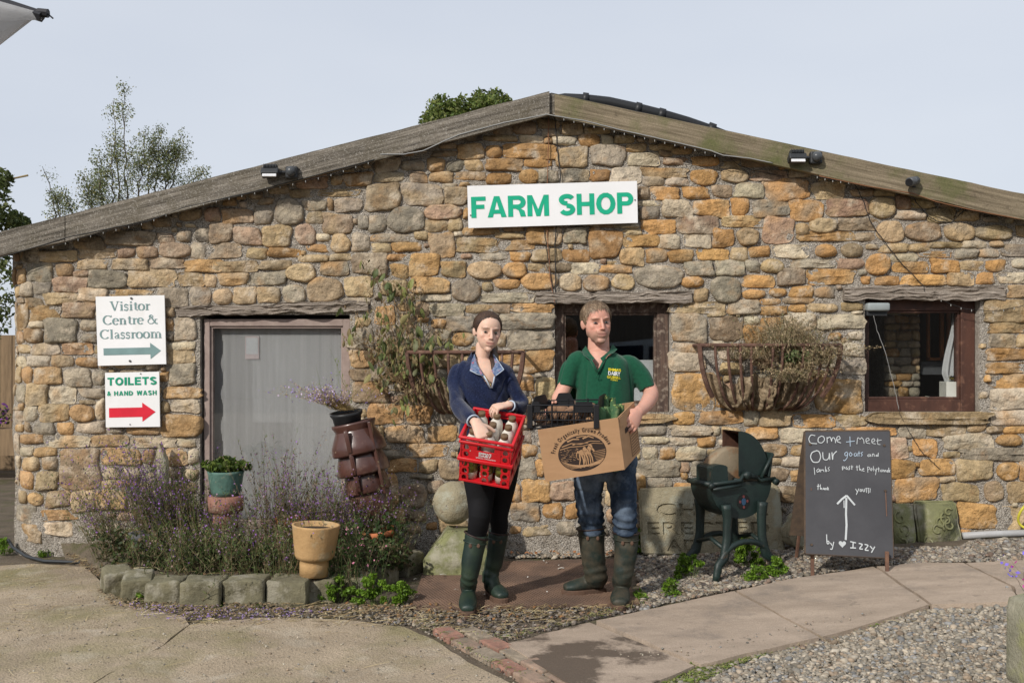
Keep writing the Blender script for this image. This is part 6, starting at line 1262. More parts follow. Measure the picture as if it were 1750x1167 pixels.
MB().tube(Lp([(-Rb * 1.05, -hd - .03, zc - .03), (-.02, -hd - .028, zc - .015)]), .011, 8).out('rest_bar', M_CAST, t, True)
for sx in (-1, 1): MB().tube(Lp([(sx * Rb * 1.08, -hd - .02, zc - .005), (sx * Rb * 1.08, -hd - .04, zc - .01)]), .022, 10).out('lug', M_CAST, t, True)
MB().tube(Lp([(.03, -hd - .035, zc + .045), (.03, -hd + .01, zc + .045)]), .026, 10).tube(Lp([(.0, -hd - .02, zc + .05), (.10, -hd - .02, zc + .03)]), .015, 8).out('bearing', M_CAST, t, True)
# emblem: painted coat of arms on the trough front
c = L(.012, -hd - .002, zc - .125); ux = RG @ np.array([1, 0, 0]); 
def disc(cx, cz, rx, rz, y, m, nm, n=20):
    pts = Lp([(cx + rx * math.cos(a), y, cz + rz * math.sin(a)) for a in np.linspace(0, 2 * math.pi, n, endpoint=False)]); V, Fc = prism(pts, RG @ np.array([0, .003, 0])); mk(nm, V, Fc, m, t)
disc(.012, zc - .125, .050, .050, -hd - .004, plain('emblem_black', (.012, .014, .014), .5), 'emblem')
disc(.012, zc - .125, .018, .024, -hd - .008, plain('emblem_blue', (.03, .075, .14), .6), 'emblem_shield', 8)
for dx, dz in ((-.028, 0), (.03, .002), (0, .032), (.002, -.036)): disc(.012 + dx, zc - .125 + dz, .008, .010, -hd - .007, plain('emblem_red', (.16, .045, .045), .6), 'emblem_flower', 8)
# stone wheel and its axle
wr = .212; V, Fc = tube([(0, 0, 0), (0, 1, 0)], 1, 3)
prof = [(.02, -.045), (wr - .012, -.045), (wr, -.038), (wr, .038), (wr - .012, .045), (.02, .045)]
V, Fc = lathe(prof, 56, True); V = V @ rot(math.pi / 2, 0, 0).T; V[:, [0, 2]] *= (1 + fnoise(V, 7, 1, 2) * .012)[:, None]
V = np.array(Lp(V + [-.015, 0, zc + .01])); mk('stone_wheel', V, Fc, M_GRIT, t, True)
MB().tube(Lp([(-.015, -hd - .02, zc + .01), (-.015, hd + .03, zc + .01)]), .014, 10).out('axle', M_CAST, t, True)
# quarter-drum guard over the right half
n = 20; Rg = .262; a_ = [math.pi / 2 * (1 - i / n) for i in range(n + 1)]; x0 = -.005; z0g = zc + .035
side = [(x0, z0g)] + [(x0 + (Rg - .02) * math.cos(a), z0g + (Rg + .03) * math.sin(a)) for a in a_]
for nm, y in (('guard_side', -.085), ('guard_side', .085)):
    V, Fc = prism(Lp([(a, y, b) for a, b in side]), RG @ np.array([0, .006, 0])); mk(nm, V, Fc, M_CAST if y < 0 else M_RUSTIN, t)
arc2 = side[1:]; V = Lp([(a, -.082, b) for a, b in arc2] + [(a, .088, b) for a, b in arc2]); V += Lp([(a - .004, -.082, b - .006) for a, b in arc2] + [(a - .004, .088, b - .006) for a, b in arc2]); m_ = len(arc2)
mk('guard_hood', V, [(i, m_ + i, m_ + i + 1, i + 1) for i in range(m_ - 1)], M_CAST, t, True)
mk('guard_lining', V, [(2 * m_ + i, 2 * m_ + i + 1, 3 * m_ + i + 1, 3 * m_ + i) for i in range(m_ - 1)], M_RUSTIN, t, True)
MB().tube(Lp([(Rg * .62, -.1, zc + .02), (Rg * .98, -.1, zc + .17)]), .012, 6).tube(Lp([(Rg * .98, -.1, zc + .17), (Rg * 1.02, .08, zc + .17)]), .010, 6).out('guard_strap', M_CAST, t, True)
MB().box(L(Rg * .93, 0, zc + .10), (.02, .2, .16), M=RG @ rot(0, .15, 0), bev=.005).out('guard_foot', M_CAST, t)
# tool rest box at the left
V, Fc = prism(Lp([(-.235, -hd - .005, zc + .01), (-.235, -hd - .005, zc + .10)] + [(-.175 + .06 * math.cos(a), -hd - .005, zc + .10 + .022 * math.sin(a)) for a in np.linspace(2.6, .2, 6)] + [(-.11, -hd - .005, zc + .01)]), RG @ np.array([0, .17, 0])); mk('tool_rest', V, Fc, M_CAST, t)
# legs: two cast end frames
for y, nm in ((-hd - .03, 'front'), (hd + .05, 'rear')):
    for sx in (-1, 1):
        pts = [(sx * .145, y, zc - .13), (sx * .135, y, zc - .22), (sx * .14, y, zc - .36), (sx * .165, y * 1.05, zc - .47), (sx * .215, y * 1.12, 0.10), (sx * .24, y * 1.16, 0.0)]
        ps = np.array(pts); ps = np.array([[np.interp(u, np.linspace(0, 1, 6), ps[:, k]) for k in range(3)] for u in np.linspace(0, 1, 16)])
        V, Fc = tube(ps, np.interp(np.linspace(0, 1, 16), [0, .3, .6, 1], [.039, .031, .033, .025]), 8); V[:, 1] = ps[0, 1] + (V[:, 1] - ps[0, 1]) * .8
        mk('leg', Lp(V), Fc, M_CAST, t, True)
    ar = [(.195 * math.cos(a), y * 1.08, .10 + .135 * math.sin(a)) for a in np.linspace(math.pi, 0, 14)]
    MB().tube(Lp(ar), .020, 8).out('brace', M_CAST, t, True)
for sx in (-1, 1):
    MB().tube(Lp([(sx * .165, -hd - .03, .20), (sx * .165, 0, .245), (sx * .165, hd + .05, .20)]), .014, 8).out('side_brace', M_CAST, t, True)
# ================================================================ chalkboard
M_BOARD = mat('slate_grey_board', (.062, .062, .068), (.05, .05, .055), scale=3, rough=.7, bump=.06, c3=(.078, .078, .084), s3=2, t3=.57, w3=.15, spec=.3)
M_BEDGE = mat('worn_board_edge', (.11, .075, .05), (.06, .045, .035), scale=20, rough=.85, bump=.3); M_CHALK = plain('chalk', (.56, .59, .60), .95)
M_CHALKB = plain('blue_chalk', (.45, .55, .66), .95); M_LEGR = mat('rusty_board_leg', (.20, .11, .07), (.11, .06, .045), scale=18, rough=.8, bump=.4)
g1 = G(1389, 984); g2 = G(1517, 990); Yb = (g1[1] + g2[1]) / 2 + .0; Ybb = Yb + .03; Yt = Yb + .26
TL, TR, BR_, BL = P(1376.5, 738, Yt), P(1520, 737, Yt), P(1526.5, 954, Ybb), P(1377, 946, Ybb)
t = thing('chalkboard_sign', (BL + BR_) / 2 * [1, 1, 0] + [0, .15, float(gz(2.3, 6.4))], 'dark A-frame chalkboard with childish handwriting and a big chalk arrow on the path', 'chalkboard')
V, Fc = prism([BL, BR_, TR, TL], (0, .016, .004)); mk('board', V, Fc, M_BOARD, t)
mb = MB(); e = np.array([0, .009, .002])
for a, b in ((TL, TR), (TR, BR_), (BR_, BL), (BL, TL)): mb.tube([a + e, b + e], .009, 6)
mb.out('edge', M_BEDGE, t)
for (px, py, gg) in ((1389, 946, g1), (1517, 950, g2)):
    a = P(px, py, Ybb + .02); b = np.array([gg[0], gg[1] + .02, gg[2]]); MB().box((a + b) / 2, (.022, .016, np.linalg.norm(a - b) + .02), M=rot(-.06), bev=.003).out('leg', M_LEGR, t)
for (px, gx) in ((1386, 1386), (1512, 1512)):
    a = P(px, 745, Yt + .02); b = a.copy(); b[1] = Yt + .36; b[2] = float(gz(b[0], b[1])); MB().tube([a, b], .012, 6).out('rear_leg', M_LEGR, t)
V, Fc = prism([BL + [0, .36, .05], BR_ + [0, .36, .05], TR + [0, .03, 0], TL + [0, .03, 0]], (0, .014, 0)); mk('rear_board', V, Fc, M_BEDGE, t)
U = TR - TL; Wd = np.linalg.norm(U); nb = np.cross(BR_ - BL, TL - BL); nb /= np.linalg.norm(nb); nb = nb if nb[1] < 0 else -nb
def bp(px, py):      # photo pixel of the board face -> bilinear point on it
    v = (954 - py) / (954 - 737.5); l = BL + (TL - BL) * v; r = BR_ + (TR - BR_) * v
    xl = 1377; xr = 1526.5 - 6.5 * v; return l + (r - l) * (px - xl) / (xr - xl)
def brush(pts, wd, m, nm='chalk_stroke', lift=.0015):
    p = np.array([bp(*q) for q in pts]); T = np.gradient(p, axis=0) if len(p) > 2 else np.tile(p[-1] - p[0], (len(p), 1)); T /= np.linalg.norm(T, axis=1)[:, None] + 1e-9
    S = np.cross(T, nb); n = len(p); return np.concatenate([p + S * wd / 2 + nb * lift, p - S * wd / 2 + nb * lift]), [(i, i + 1, n + i + 1, n + i) for i in range(n - 1)]
z = lambda a, b: (1080 + a / 3.433, 680 + b / 3.433)
CAP = {  # handwriting: strokes in the zoomed picture's pixels
 'come': [[(1075, 222), (1050, 215), (1035, 240), (1045, 270), (1085, 272)], [(1110, 225), (1092, 235), (1090, 262), (1112, 270), (1130, 250), (1125, 228), (1108, 224)], [(1145, 268), (1143, 228), (1147, 240), (1160, 228), (1168, 245), (1170, 262), (1172, 240), (1182, 232), (1192, 248), (1193, 268)], [(1200, 250), (1222, 244), (1215, 224), (1200, 232), (1200, 258), (1225, 268)]],
 'plus': [[(1255, 262), (1305, 256)], [(1277, 228), (1279, 288)]],
 'meet': [[(1318, 275), (1322, 230), (1338, 248), (1345, 232), (1358, 250), (1360, 272)], [(1370, 258), (1392, 252), (1385, 236), (1370, 244), (1372, 268), (1395, 272)], [(1405, 262), (1425, 256), (1418, 240), (1404, 248), (1406, 270), (1428, 274)], [(1440, 240), (1438, 276), (1455, 278)], [(1432, 256), (1462, 250)]],
 'our': [[(1085, 315), (1055, 325), (1045, 355), (1060, 388), (1095, 388), (1108, 355), (1098, 320), (1080, 314)], [(1118, 325), (1120, 368), (1140, 375), (1155, 360), (1158, 322), (1160, 372)], [(1172, 325), (1176, 378), (1178, 340), (1200, 318)]],
 'goats': [[(1262, 322), (1245, 330), (1250, 348), (1265, 340), (1264, 322), (1262, 360), (1245, 378), (1238, 372)], [(1280, 325), (1272, 340), (1282, 350), (1292, 338), (1280, 325)], [(1310, 328), (1300, 338), (1306, 350), (1318, 342), (1318, 326), (1320, 350)], [(1330, 318), (1330, 350)], [(1324, 332), (1338, 330)], [(1352, 322), (1342, 330), (1350, 340), (1342, 350)]],
 'and': [[(1392, 336), (1380, 342), (1384, 352), (1396, 344), (1396, 334), (1400, 352)], [(1408, 350), (1408, 334), (1418, 334), (1420, 350)], [(1438, 338), (1428, 344), (1432, 350), (1442, 344), (1444, 322), (1442, 350)]],
 'lambs': [[(1068, 420), (1072, 464)], [(1095, 426), (1082, 436), (1086, 450), (1098, 440), (1098, 426), (1100, 446)], [(1106, 448), (1106, 430), (1114, 438), (1120, 430), (1126, 446)], [(1134, 412), (1134, 446), (1144, 440), (1136, 430)], [(1158, 416), (1148, 424), (1158, 434), (1150, 442)]],
 'past': [[(1232, 412), (1234, 434)], [(1232, 412), (1246, 414), (1244, 424), (1234, 424)], [(1260, 412), (1252, 420), (1256, 430), (1264, 420), (1266, 432)], [(1278, 408), (1270, 416), (1278, 424), (1270, 432)], [(1288, 404), (1288, 430)], [(1282, 414), (1296, 412)]],
 'the': [[(1318, 404), (1320, 436)], [(1312, 414), (1328, 412)], [(1332, 402), (1334, 436), (1340, 424), (1344, 438)], [(1350, 430), (1360, 426), (1356, 420), (1350, 428), (1352, 438), (1362, 438)]],
 'poly': [[(1380, 412), (1382, 446)], [(1380, 412), (1394, 416), (1390, 428), (1382, 428)], [(1402, 420), (1396, 432), (1404, 436), (1408, 424), (1402, 420)], [(1414, 408), (1416, 438)], [(1422, 424), (1428, 438)], [(1434, 420), (1426, 460)]],
 'tunnels': [[(1444, 414), (1446, 442)], [(1438, 424), (1450, 422)], [(1454, 428), (1456, 440), (1464, 440), (1464, 426)], [(1470, 442), (1470, 430), (1476, 430), (1478, 442)], [(1482, 442), (1482, 430), (1488, 432), (1490, 442)], [(1494, 438), (1500, 434), (1496, 430), (1494, 442), (1500, 444)], [(1504, 416), (1504, 444)], [(1512, 430), (1506, 436), (1511, 444)]],
 'thank': [[(1092, 520), (1090, 556)], [(1084, 534), (1100, 532)], [(1104, 522), (1104, 556), (1110, 542), (1114, 556)], [(1124, 542), (1118, 550), (1126, 554), (1128, 542), (1130, 556)], [(1134, 556), (1134, 544), (1140, 546), (1142, 556)], [(1146, 536), (1146, 556)], [(1152, 542), (1147, 548), (1154, 556)]],
 'you': [[(1310, 545), (1320, 562)], [(1330, 542), (1314, 580)], [(1340, 546), (1334, 556), (1342, 562), (1348, 552), (1340, 546)], [(1352, 545), (1354, 560), (1362, 560), (1364, 543)]],
 'bangs': [[(1372, 538), (1374, 566)], [(1384, 538), (1386, 570)], [(1396, 540), (1394, 566)], [(1368, 540), (1378, 540)], [(1380, 540), (1390, 540)]],
 'by': [[(1140, 820), (1142, 878), (1156, 872), (1152, 858), (1142, 862)], [(1162, 868), (1172, 884)], [(1182, 862), (1172, 908), (1160, 904)]],
 'izzy': [[(1278, 856), (1312, 862)], [(1296, 858), (1294, 892)], [(1278, 892), (1312, 892)], [(1328, 864), (1352, 868), (1330, 896), (1352, 896)], [(1362, 868), (1386, 872), (1362, 902), (1386, 902)], [(1394, 876), (1408, 892)], [(1422, 878), (1402, 914)]],
}
for k_, sts in CAP.items():
    mb = MB(); wdt = {'our': .0062, 'come': .005, 'meet': .0042, 'by': .006, 'izzy': .0072}.get(k_, .0042)
    for i, st in enumerate(sts):
        q = np.array([z(*s_) for s_ in st]); m_ = len(q)
        if m_ > 2:
            uu = np.linspace(0, m_ - 1, m_ * 4); base = np.arange(m_); q = np.stack([np.interp(uu, base, q[:, 0]), np.interp(uu, base, q[:, 1])], 1)
            for _ in range(2): q[1:-1] = (q[:-2] + 2 * q[1:-1] + q[2:]) / 4
        V, Fc = brush(q, wdt, None, lift=.006 + .0002 * i); mb.add(V, Fc)
    mb.out('chalk_word', M_CHALKB if k_ in ('plus', 'goats') else M_CHALK, t)
mb = MB()
for i, (st, wd_) in enumerate((([(1252, 848), (1257, 760), (1254, 700), (1256, 600)], .013), ([(1243, 660), (1242, 615)], .006), ([(1202, 638), (1230, 608), (1258, 586)], .012), ([(1258, 586), (1280, 612), (1306, 642)], .012))):
    V, Fc = brush([z(*s_) for s_ in st], wd_, None, lift=.006 + .0003 * i); mb.add(V, Fc)
mb.out('chalk_arrow', M_CHALK, t)
hp = []
for i in range(24):
    a = 2 * math.pi * i / 24; x = 16 * math.sin(a) ** 3; y = 13 * math.cos(a) - 5 * math.cos(2 * a) - 2 * math.cos(3 * a) - math.cos(4 * a); hp.append(bp(*z(1232 + x * 1.35, 872 - y * 1.4)) + nb * .006)
mk('chalk_heart', hp, [tuple(range(24))], M_CHALK, t)
for px, py in ((1478, 282), (1045, 275), (1052, 885), (1485, 552)): q = bp(*z(px, py)); MB().tube([q, q + nb * .009], .008, 8).out('bolt', M_BEDGE, t)
for a, b, w_ in (((1486, 560), (1492, 700), .006), ((1498, 905), (1500, 935), .016), ((1050, 545), (1051, 560), .006)): V, Fc = brush([z(*a), z(*b)], w_, None, lift=.0065); mk('rust_streak', V, Fc, M_LEGR, t)
# ================================================================ right edge: pipe, hose loop, stone trough with flowers
o = MB().tube([P(1645, 915, 7.18), P(1700, 912, 7.18), P(1900, 905, 7.18)], .025, 12).out('drain_pipe', plain('grey_plastic_pipe', (.42, .42, .42), .45), None, True); tag(o, 'grey plastic pipe lying along the foot of the wall at the right edge', 'pipe')
c = P(1756, 882, 7.15); o = MB().tube([c + [.065 * math.cos(a), .02 * math.sin(a * 2), .085 * math.sin(a)] for a in np.linspace(0, 6.28, 30)], .009, 8).out('yellow_hose', plain('yellow_hose', (.62, .56, .06), .4), None, True); tag(o, 'yellow hose loop hanging at the right edge of the photo', 'hose')
Yq = 4.05; x0 = ppx(1716, 4.42); top = P(0, 1022, 4.3)[2]
o = MB().box((x0 + .45, Yq + .2, top / 2), (.9, .42, top), bev=.07).out('stone_trough', mat('pale_mossy_trough', (.36, .335, .25), (.24, .23, .16), scale=6, rough=.95, bump=.8, bscale=45, bdist=.015, c3=(.30, .30, .15), s3=5, t3=.55)); tag(roughen(o, .012, 5, 3, 5), 'pale mossy stone trough cut by the bottom right edge', 'trough')
t = stems('lobelia', 'sprigs of blue and magenta flowers trailing from the stone trough at the right edge', (x0 + .10, Yq + .18, top - .01), 22, .20, (-.45, -.1), .8, [(.14, .10, .07)], [(.10, .11, .04)], [(.22, .17, .75), (.45, .04, .28), (.25, .18, .7)], 91, nl=3, nf=3, fl=.017, leaf=.012, base_r=.05, curl=1.0, top=.3, r=.0014)
# ================================================================ people
def catmull(A, sub):
    A = np.asarray(A, float)
    if len(A) < 3 or sub < 2: return A
    Q = np.vstack([2 * A[0] - A[1], A, 2 * A[-1] - A[-2]]); out = []
    for i in range(1, len(Q) - 2):
        for k in range(sub):
            t = k / sub; p0, p1, p2, p3 = Q[i - 1], Q[i], Q[i + 1], Q[i + 2]
            out.append(.5 * ((2 * p1) + (-p0 + p2) * t + (2 * p0 - 5 * p1 + 4 * p2 - p3) * t * t + (-p0 + 3 * p1 - 3 * p2 + p3) * t ** 3))
    out.append(A[-1]); return np.array(out)
def limb(pts, rw, rd=None, front=(0, -1, 0), n=22, sub=4, cap=.6, fixT=None):
    """closed tube with elliptical sections: rw across, rd along `front`"""
    rd = rw if rd is None else rd; pts = np.asarray(pts, float)
    A = catmull(np.column_stack([pts, np.asarray(rw, float) * np.ones(len(pts)), np.asarray(rd, float) * np.ones(len(pts))]), sub)
    p, w_, d_ = A[:, :3], np.maximum(A[:, 3], .001), np.maximum(A[:, 4], .001)
    T = np.gradient(p, axis=0); T /= np.linalg.norm(T, axis=1)[:, None] + 1e-12
    if fixT is not None: T = np.tile(np.asarray(fixT, float), (len(p), 1))
    f0 = np.asarray(front, float); Fr = f0 - T * (T @ f0)[:, None]; Fr /= np.linalg.norm(Fr, axis=1)[:, None] + 1e-9
    Wx = np.cross(T, Fr); rings = []
    def ring(c, i, s, off): rings.append((c + T[i] * off, Wx[i] * w_[i] * s, Fr[i] * d_[i] * s))
    m0 = min(w_[0], d_[0]) * cap; m1 = min(w_[-1], d_[-1]) * cap
    for a in (80, 55, 28): ring(p[0], 0, math.cos(math.radians(a)), -m0 * math.sin(math.radians(a)))
    for i in range(len(p)): ring(p[i], i, 1, 0)
    for a in (28, 55, 80): ring(p[-1], len(p) - 1, math.cos(math.radians(a)), m1 * math.sin(math.radians(a)))
    an = np.linspace(0, 2 * math.pi, n, endpoint=False)
    V = np.concatenate([c + np.cos(an)[:, None] * a + np.sin(an)[:, None] * b for c, a, b in rings]); k = len(rings)
    Fc = [(i * n + j, i * n + (j + 1) % n, (i + 1) * n + (j + 1) % n, (i + 1) * n + j) for i in range(k - 1) for j in range(n)]
    Fc += [tuple(range(n - 1, -1, -1)), tuple(range((k - 1) * n, k * n))]
    return V, Fc
def fuse(shapes, voxel, smooth=2):
    mb = MB()
    for V, Fc in shapes: mb.add(V, Fc)
    me = bpy.data.meshes.new('tmp'); me.from_pydata(np.concatenate(mb.V).tolist(), [], mb.F)
    bm = bmesh.new(); bm.from_mesh(me); 
    bmesh.ops.recalc_face_normals(bm, faces=bm.faces[:]); bm.to_mesh(me); bm.free()
    ob = bpy.data.objects.new('tmp', me); COL.objects.link(ob)
    r = ob.modifiers.new('r', 'REMESH'); r.mode = 'VOXEL'; r.voxel_size = voxel; r.adaptivity = 0
    if smooth: s = ob.modifiers.new('s', 'SMOOTH'); s.iterations = smooth; s.factor = .5
    bpy.context.view_layer.update(); dg = bpy.context.evaluated_depsgraph_get()
    m2 = bpy.data.meshes.new_from_object(ob.evaluated_get(dg))
    V = np.empty(len(m2.vertices) * 3); m2.vertices.foreach_get('co', V); V = V.reshape(-1, 3)
    N_ = np.empty(len(m2.vertices) * 3); m2.vertices.foreach_get('normal', N_); N_ = N_.reshape(-1, 3)
    Q = np.array([tuple(p.vertices) if len(p.vertices) == 4 else (*p.vertices, p.vertices[0])[:4] for p in m2.polygons], dtype=np.int32)
    bpy.data.objects.remove(ob); bpy.data.meshes.remove(me); bpy.data.meshes.remove(m2)
    return V, N_, Q
def vn(V, s, seed=0):            # cheap array noise: sums of sines in turned directions
    rs = np.random.RandomState(seed); o = np.zeros(len(V))
    for k in range(9):
        d = rs.normal(0, 1, 3); d /= np.linalg.norm(d); f = rs.uniform(.5, 1.6); o += np.sin((V * s) @ d * f * 6.28 + rs.uniform(0, 6.28) + 1.3 * np.sin((V * s) @ rs.normal(0, 1, 3)))
    return o / 4.5
def drop(V, Q, kill):            # delete faces whose vertices are all in kill
    keep = ~kill[Q].any(axis=1); Q = Q[keep]; used = np.zeros(len(V), bool); used[Q.ravel()] = True
    idx = np.cumsum(used) - 1; return used, idx[Q]
def frame(yaw, roll, pitch=0): return rot(0, roll, 0) @ rot(0, 0, yaw) @ rot(pitch, 0, 0)
class Head:
    def __init__(s, base, h, yaw, roll, pitch, male): s.b = np.asarray(base, float); s.h = h; s.M = frame(yaw, roll, pitch); s.male = male
    def w(s, p): return s.b + (np.atleast_2d(p) * s.h) @ s.M.T
    def loc(s, V): return (V - s.b) @ s.M / s.h
    def shp(s, VF): return (s.w(VF[0]), VF[1])
    def shapes(s):
        m = s.male; o = []; E = lambda c, r: o.append(s.shp(ellipsoid(c, r, 28, 20))); L_ = lambda p, r, d=None, **k: o.append(s.shp(limb(p, r, d, **k)))
        E((0, .05, .63), (.335, .40, .365)); E((0, -.14, .66), (.27, .235, .27))
        L_([(0, -.08, .60), (0, -.10, .45), (0, -.125, .30), (0, -.165, .17), (0, -.205, .075)], [.29, .30, .278 if m else .268, .22 if m else .20, .13 if m else .105], [.24, .23, .225, .20, .115])
        E((0, -.295, .085), (.105 if m else .075, .065, .07)); L_([(.0, -.05, .34), (0, -.0, .22), (0, .0, .16)], [.285, .25 if m else .2, .17], [.22, .19, .12])
        for x in (-1, 1):
            E((x * .150, -.225, .41), (.105, .078, .10)); E((x * .045, -.395, .352), (.030, .033, .024))
            o.append(s.shp(ellipsoid((x * .335, .035, .47), (.030, .075, .115), 16, 12, M=rot(0, x * .18, -x * .35))))
            L_([(x * .04, -.355, .590), (x * .13, -.355, .610), (x * .215, -.29, .594)], [.018, .022, .017] if m else [.016, .019, .015])
        L_([(0, -.33, .60), (0, -.375, .50), (0, -.415, .42), (0, -.436, .370)], [.034, .033, .040, .043], [.05, .043, .040, .036]); E((0, -.438, .362), (.044, .040, .036))
        L_([(0, -.335, .33), (0, -.35, .26), (0, -.33, .18)], [.15, .13, .10], [.05, .05, .05])
        L_([(-.108, -.325, .247), (-.045, -.378, .25), (0, -.383, .246), (.045, -.378, .25), (.108, -.325, .247)], [.010, .018, .018, .018, .010], front=(0, -1, 0))
        L_([(-.09, -.330, .222), (0, -.376, .208), (.09, -.330, .222)], [.010, .023, .010])
        return o
    def finish(s, V, N_):
        l = s.loc(V); d = np.zeros(len(V)); V = V.copy(); near = (l[:, 2] > -.05) & (l[:, 2] < 1.1) & (abs(l[:, 0]) < .5) & (l[:, 1] < .1)
        for x in (-1, 1):
            g = np.exp(-(((l[:, 0] - x * .135) / .078) ** 2 + ((l[:, 2] - .508) / .042) ** 2)); d += g * .026
        g = np.exp(-((l[:, 0] / .11) ** 2 + ((l[:, 2] - .224 - 1.7 * l[:, 0] ** 2) / .009) ** 2)); d += g * .014
        d *= near; V -= (s.M @ np.array([0, -1., 0]))[None] * (d * s.h)[:, None]
        return V
    def colors(s, V, skin, lip, browc, stub, redn):
        l = s.loc(V); c = np.tile(np.array(skin), (len(V), 1)); near = (l[:, 1] < .12) & (l[:, 2] < 1.1) & (l[:, 2] > -.1) & (abs(l[:, 0]) < .45)
        def mixc(w_, col): nonlocal c; w_ = (np.clip(w_, 0, 1) * near)[:, None]; c = c * (1 - w_) + np.array(col) * w_
        nz = vn(V, 22, 3)
        mixc(.32 * np.exp(-(((abs(l[:, 0]) - .18) / .10) ** 2 + ((l[:, 2] - .36) / .10) ** 2)) + redn * np.exp(-((l[:, 0] / .07) ** 2 + ((l[:, 2] - .37) / .09) ** 2)), (skin[0] * 1.0, skin[1] * .62, skin[2] * .58))
        if s.male: mixc(.35 * np.exp(-((l[:, 2] - .75) / .13) ** 2), (skin[0] * 1.05, skin[1] * .82, skin[2] * .78))
        if stub is not None:
            k = np.clip((.33 - l[:, 2]) / .06, 0, 1) * (l[:, 2] > -.02) * (l[:, 1] < .0); k *= 1 - .8 * np.exp(-((l[:, 0] / .09) ** 2 + ((l[:, 2] - .23) / .03) ** 2)); mixc(k * (.50 + .22 * nz), stub)
        mo = (np.abs(l[:, 0]) < .115) & (l[:, 1] < -.27); mixc(mo * np.exp(-((l[:, 2] - .226 - 1.7 * l[:, 0] ** 2) / .034) ** 2 * 1.2) * (1 - (abs(l[:, 0]) / .12) ** 4) * .8, lip)
        mixc(mo * np.exp(-((l[:, 2] - .225 - 1.7 * l[:, 0] ** 2) / .009) ** 2) * .8, tuple(x * .38 for x in lip))
        bz = .596 + .10 * np.minimum(abs(l[:, 0]), .15) - .25 * np.maximum(0, abs(l[:, 0]) - .17); mixc((l[:, 1] < -.2) * (abs(l[:, 0]) > .055) * (abs(l[:, 0]) < .235) * np.exp(-((l[:, 2] - bz) / .017) ** 2) * .5, browc)
        for x in (-1, 1):
            mixc((l[:, 1] < -.2) * np.exp(-(((l[:, 0] - x * .135) / .075) ** 4 + ((l[:, 2] - .530) / .011) ** 2)) * .4, tuple(x_ * .3 for x_ in skin))
            mixc((l[:, 1] < -.3) * np.exp(-(((l[:, 0] - x * .028) / .015) ** 2 + ((l[:, 2] - .335) / .011) ** 2)) * .7, tuple(x_ * .25 for x_ in skin))
        return c
    def eyes(s, par, iris):
        for x in (-1, 1):
            V, Fc = ellipsoid((0, 0, 0), (.052, .054, .023 if s.male else .027), 24, 18); l = V.copy(); V = s.w(V + [x * .135, -.293, .503])
            look = np.array([-.0, -1, .0]); gx = l[:, 0] / .06 - s.gaze * 1.0; r = np.hypot(gx * 1.0, l[:, 2] / .06)
            c = np.tile([.42, .34, .30], (len(V), 1)); front = l[:, 1] < 0
            c[(r < .52) & front] = iris; c[(r < .28) & front] = (.01, .01, .01); mk('eye', V, Fc, M_EYE, par, True, c)
    gaze = 0
M_SKIN = mat('skin', (0, 0, 0), attr=True, scale=40, rough=.52, bump=.12, bscale=180, bdist=.004, v=(.95, 1.05), spec=.35, sss=.12)
M_EYE = mat('eye_surface', (0, 0, 0), attr=True, scale=4, rough=.25, bump=0, v=(1, 1))
def hair_mesh(H, c, r, line, thick, seed, strand=30, amp=.012, vert=False):
    V, Fc = ellipsoid((0, 0, 0), (1, 1, 1), 150, 110); d = V.copy(); V = V * np.asarray(r) + np.asarray(c)
    yh = np.interp(V[:, 2], line[0], line[1]); k = np.clip((V[:, 1] - yh) / .03 + .5 + .35 * vn(V * [1, .4, 1], 7, seed), 0, 1); low = np.clip((V[:, 2] - line[2]) / .05, 0, 1); back = np.clip((V[:, 1] - .02) / .05, 0, 1)
    k = k * np.maximum(low, back * np.clip((V[:, 2] - line[3]) / .05, 0, 1)); sc = .86 + (.14 + thick) * k
    q = V * ([1, 1, .12] if vert else [1, .12, 1]); sc = sc + amp * k * (vn(q, strand, seed + 1) + .6 * vn(q, strand * 2.1, seed + 2))
    V = np.asarray(c) + (V - np.asarray(c)) * sc[:, None]; return H.w(V), Fc
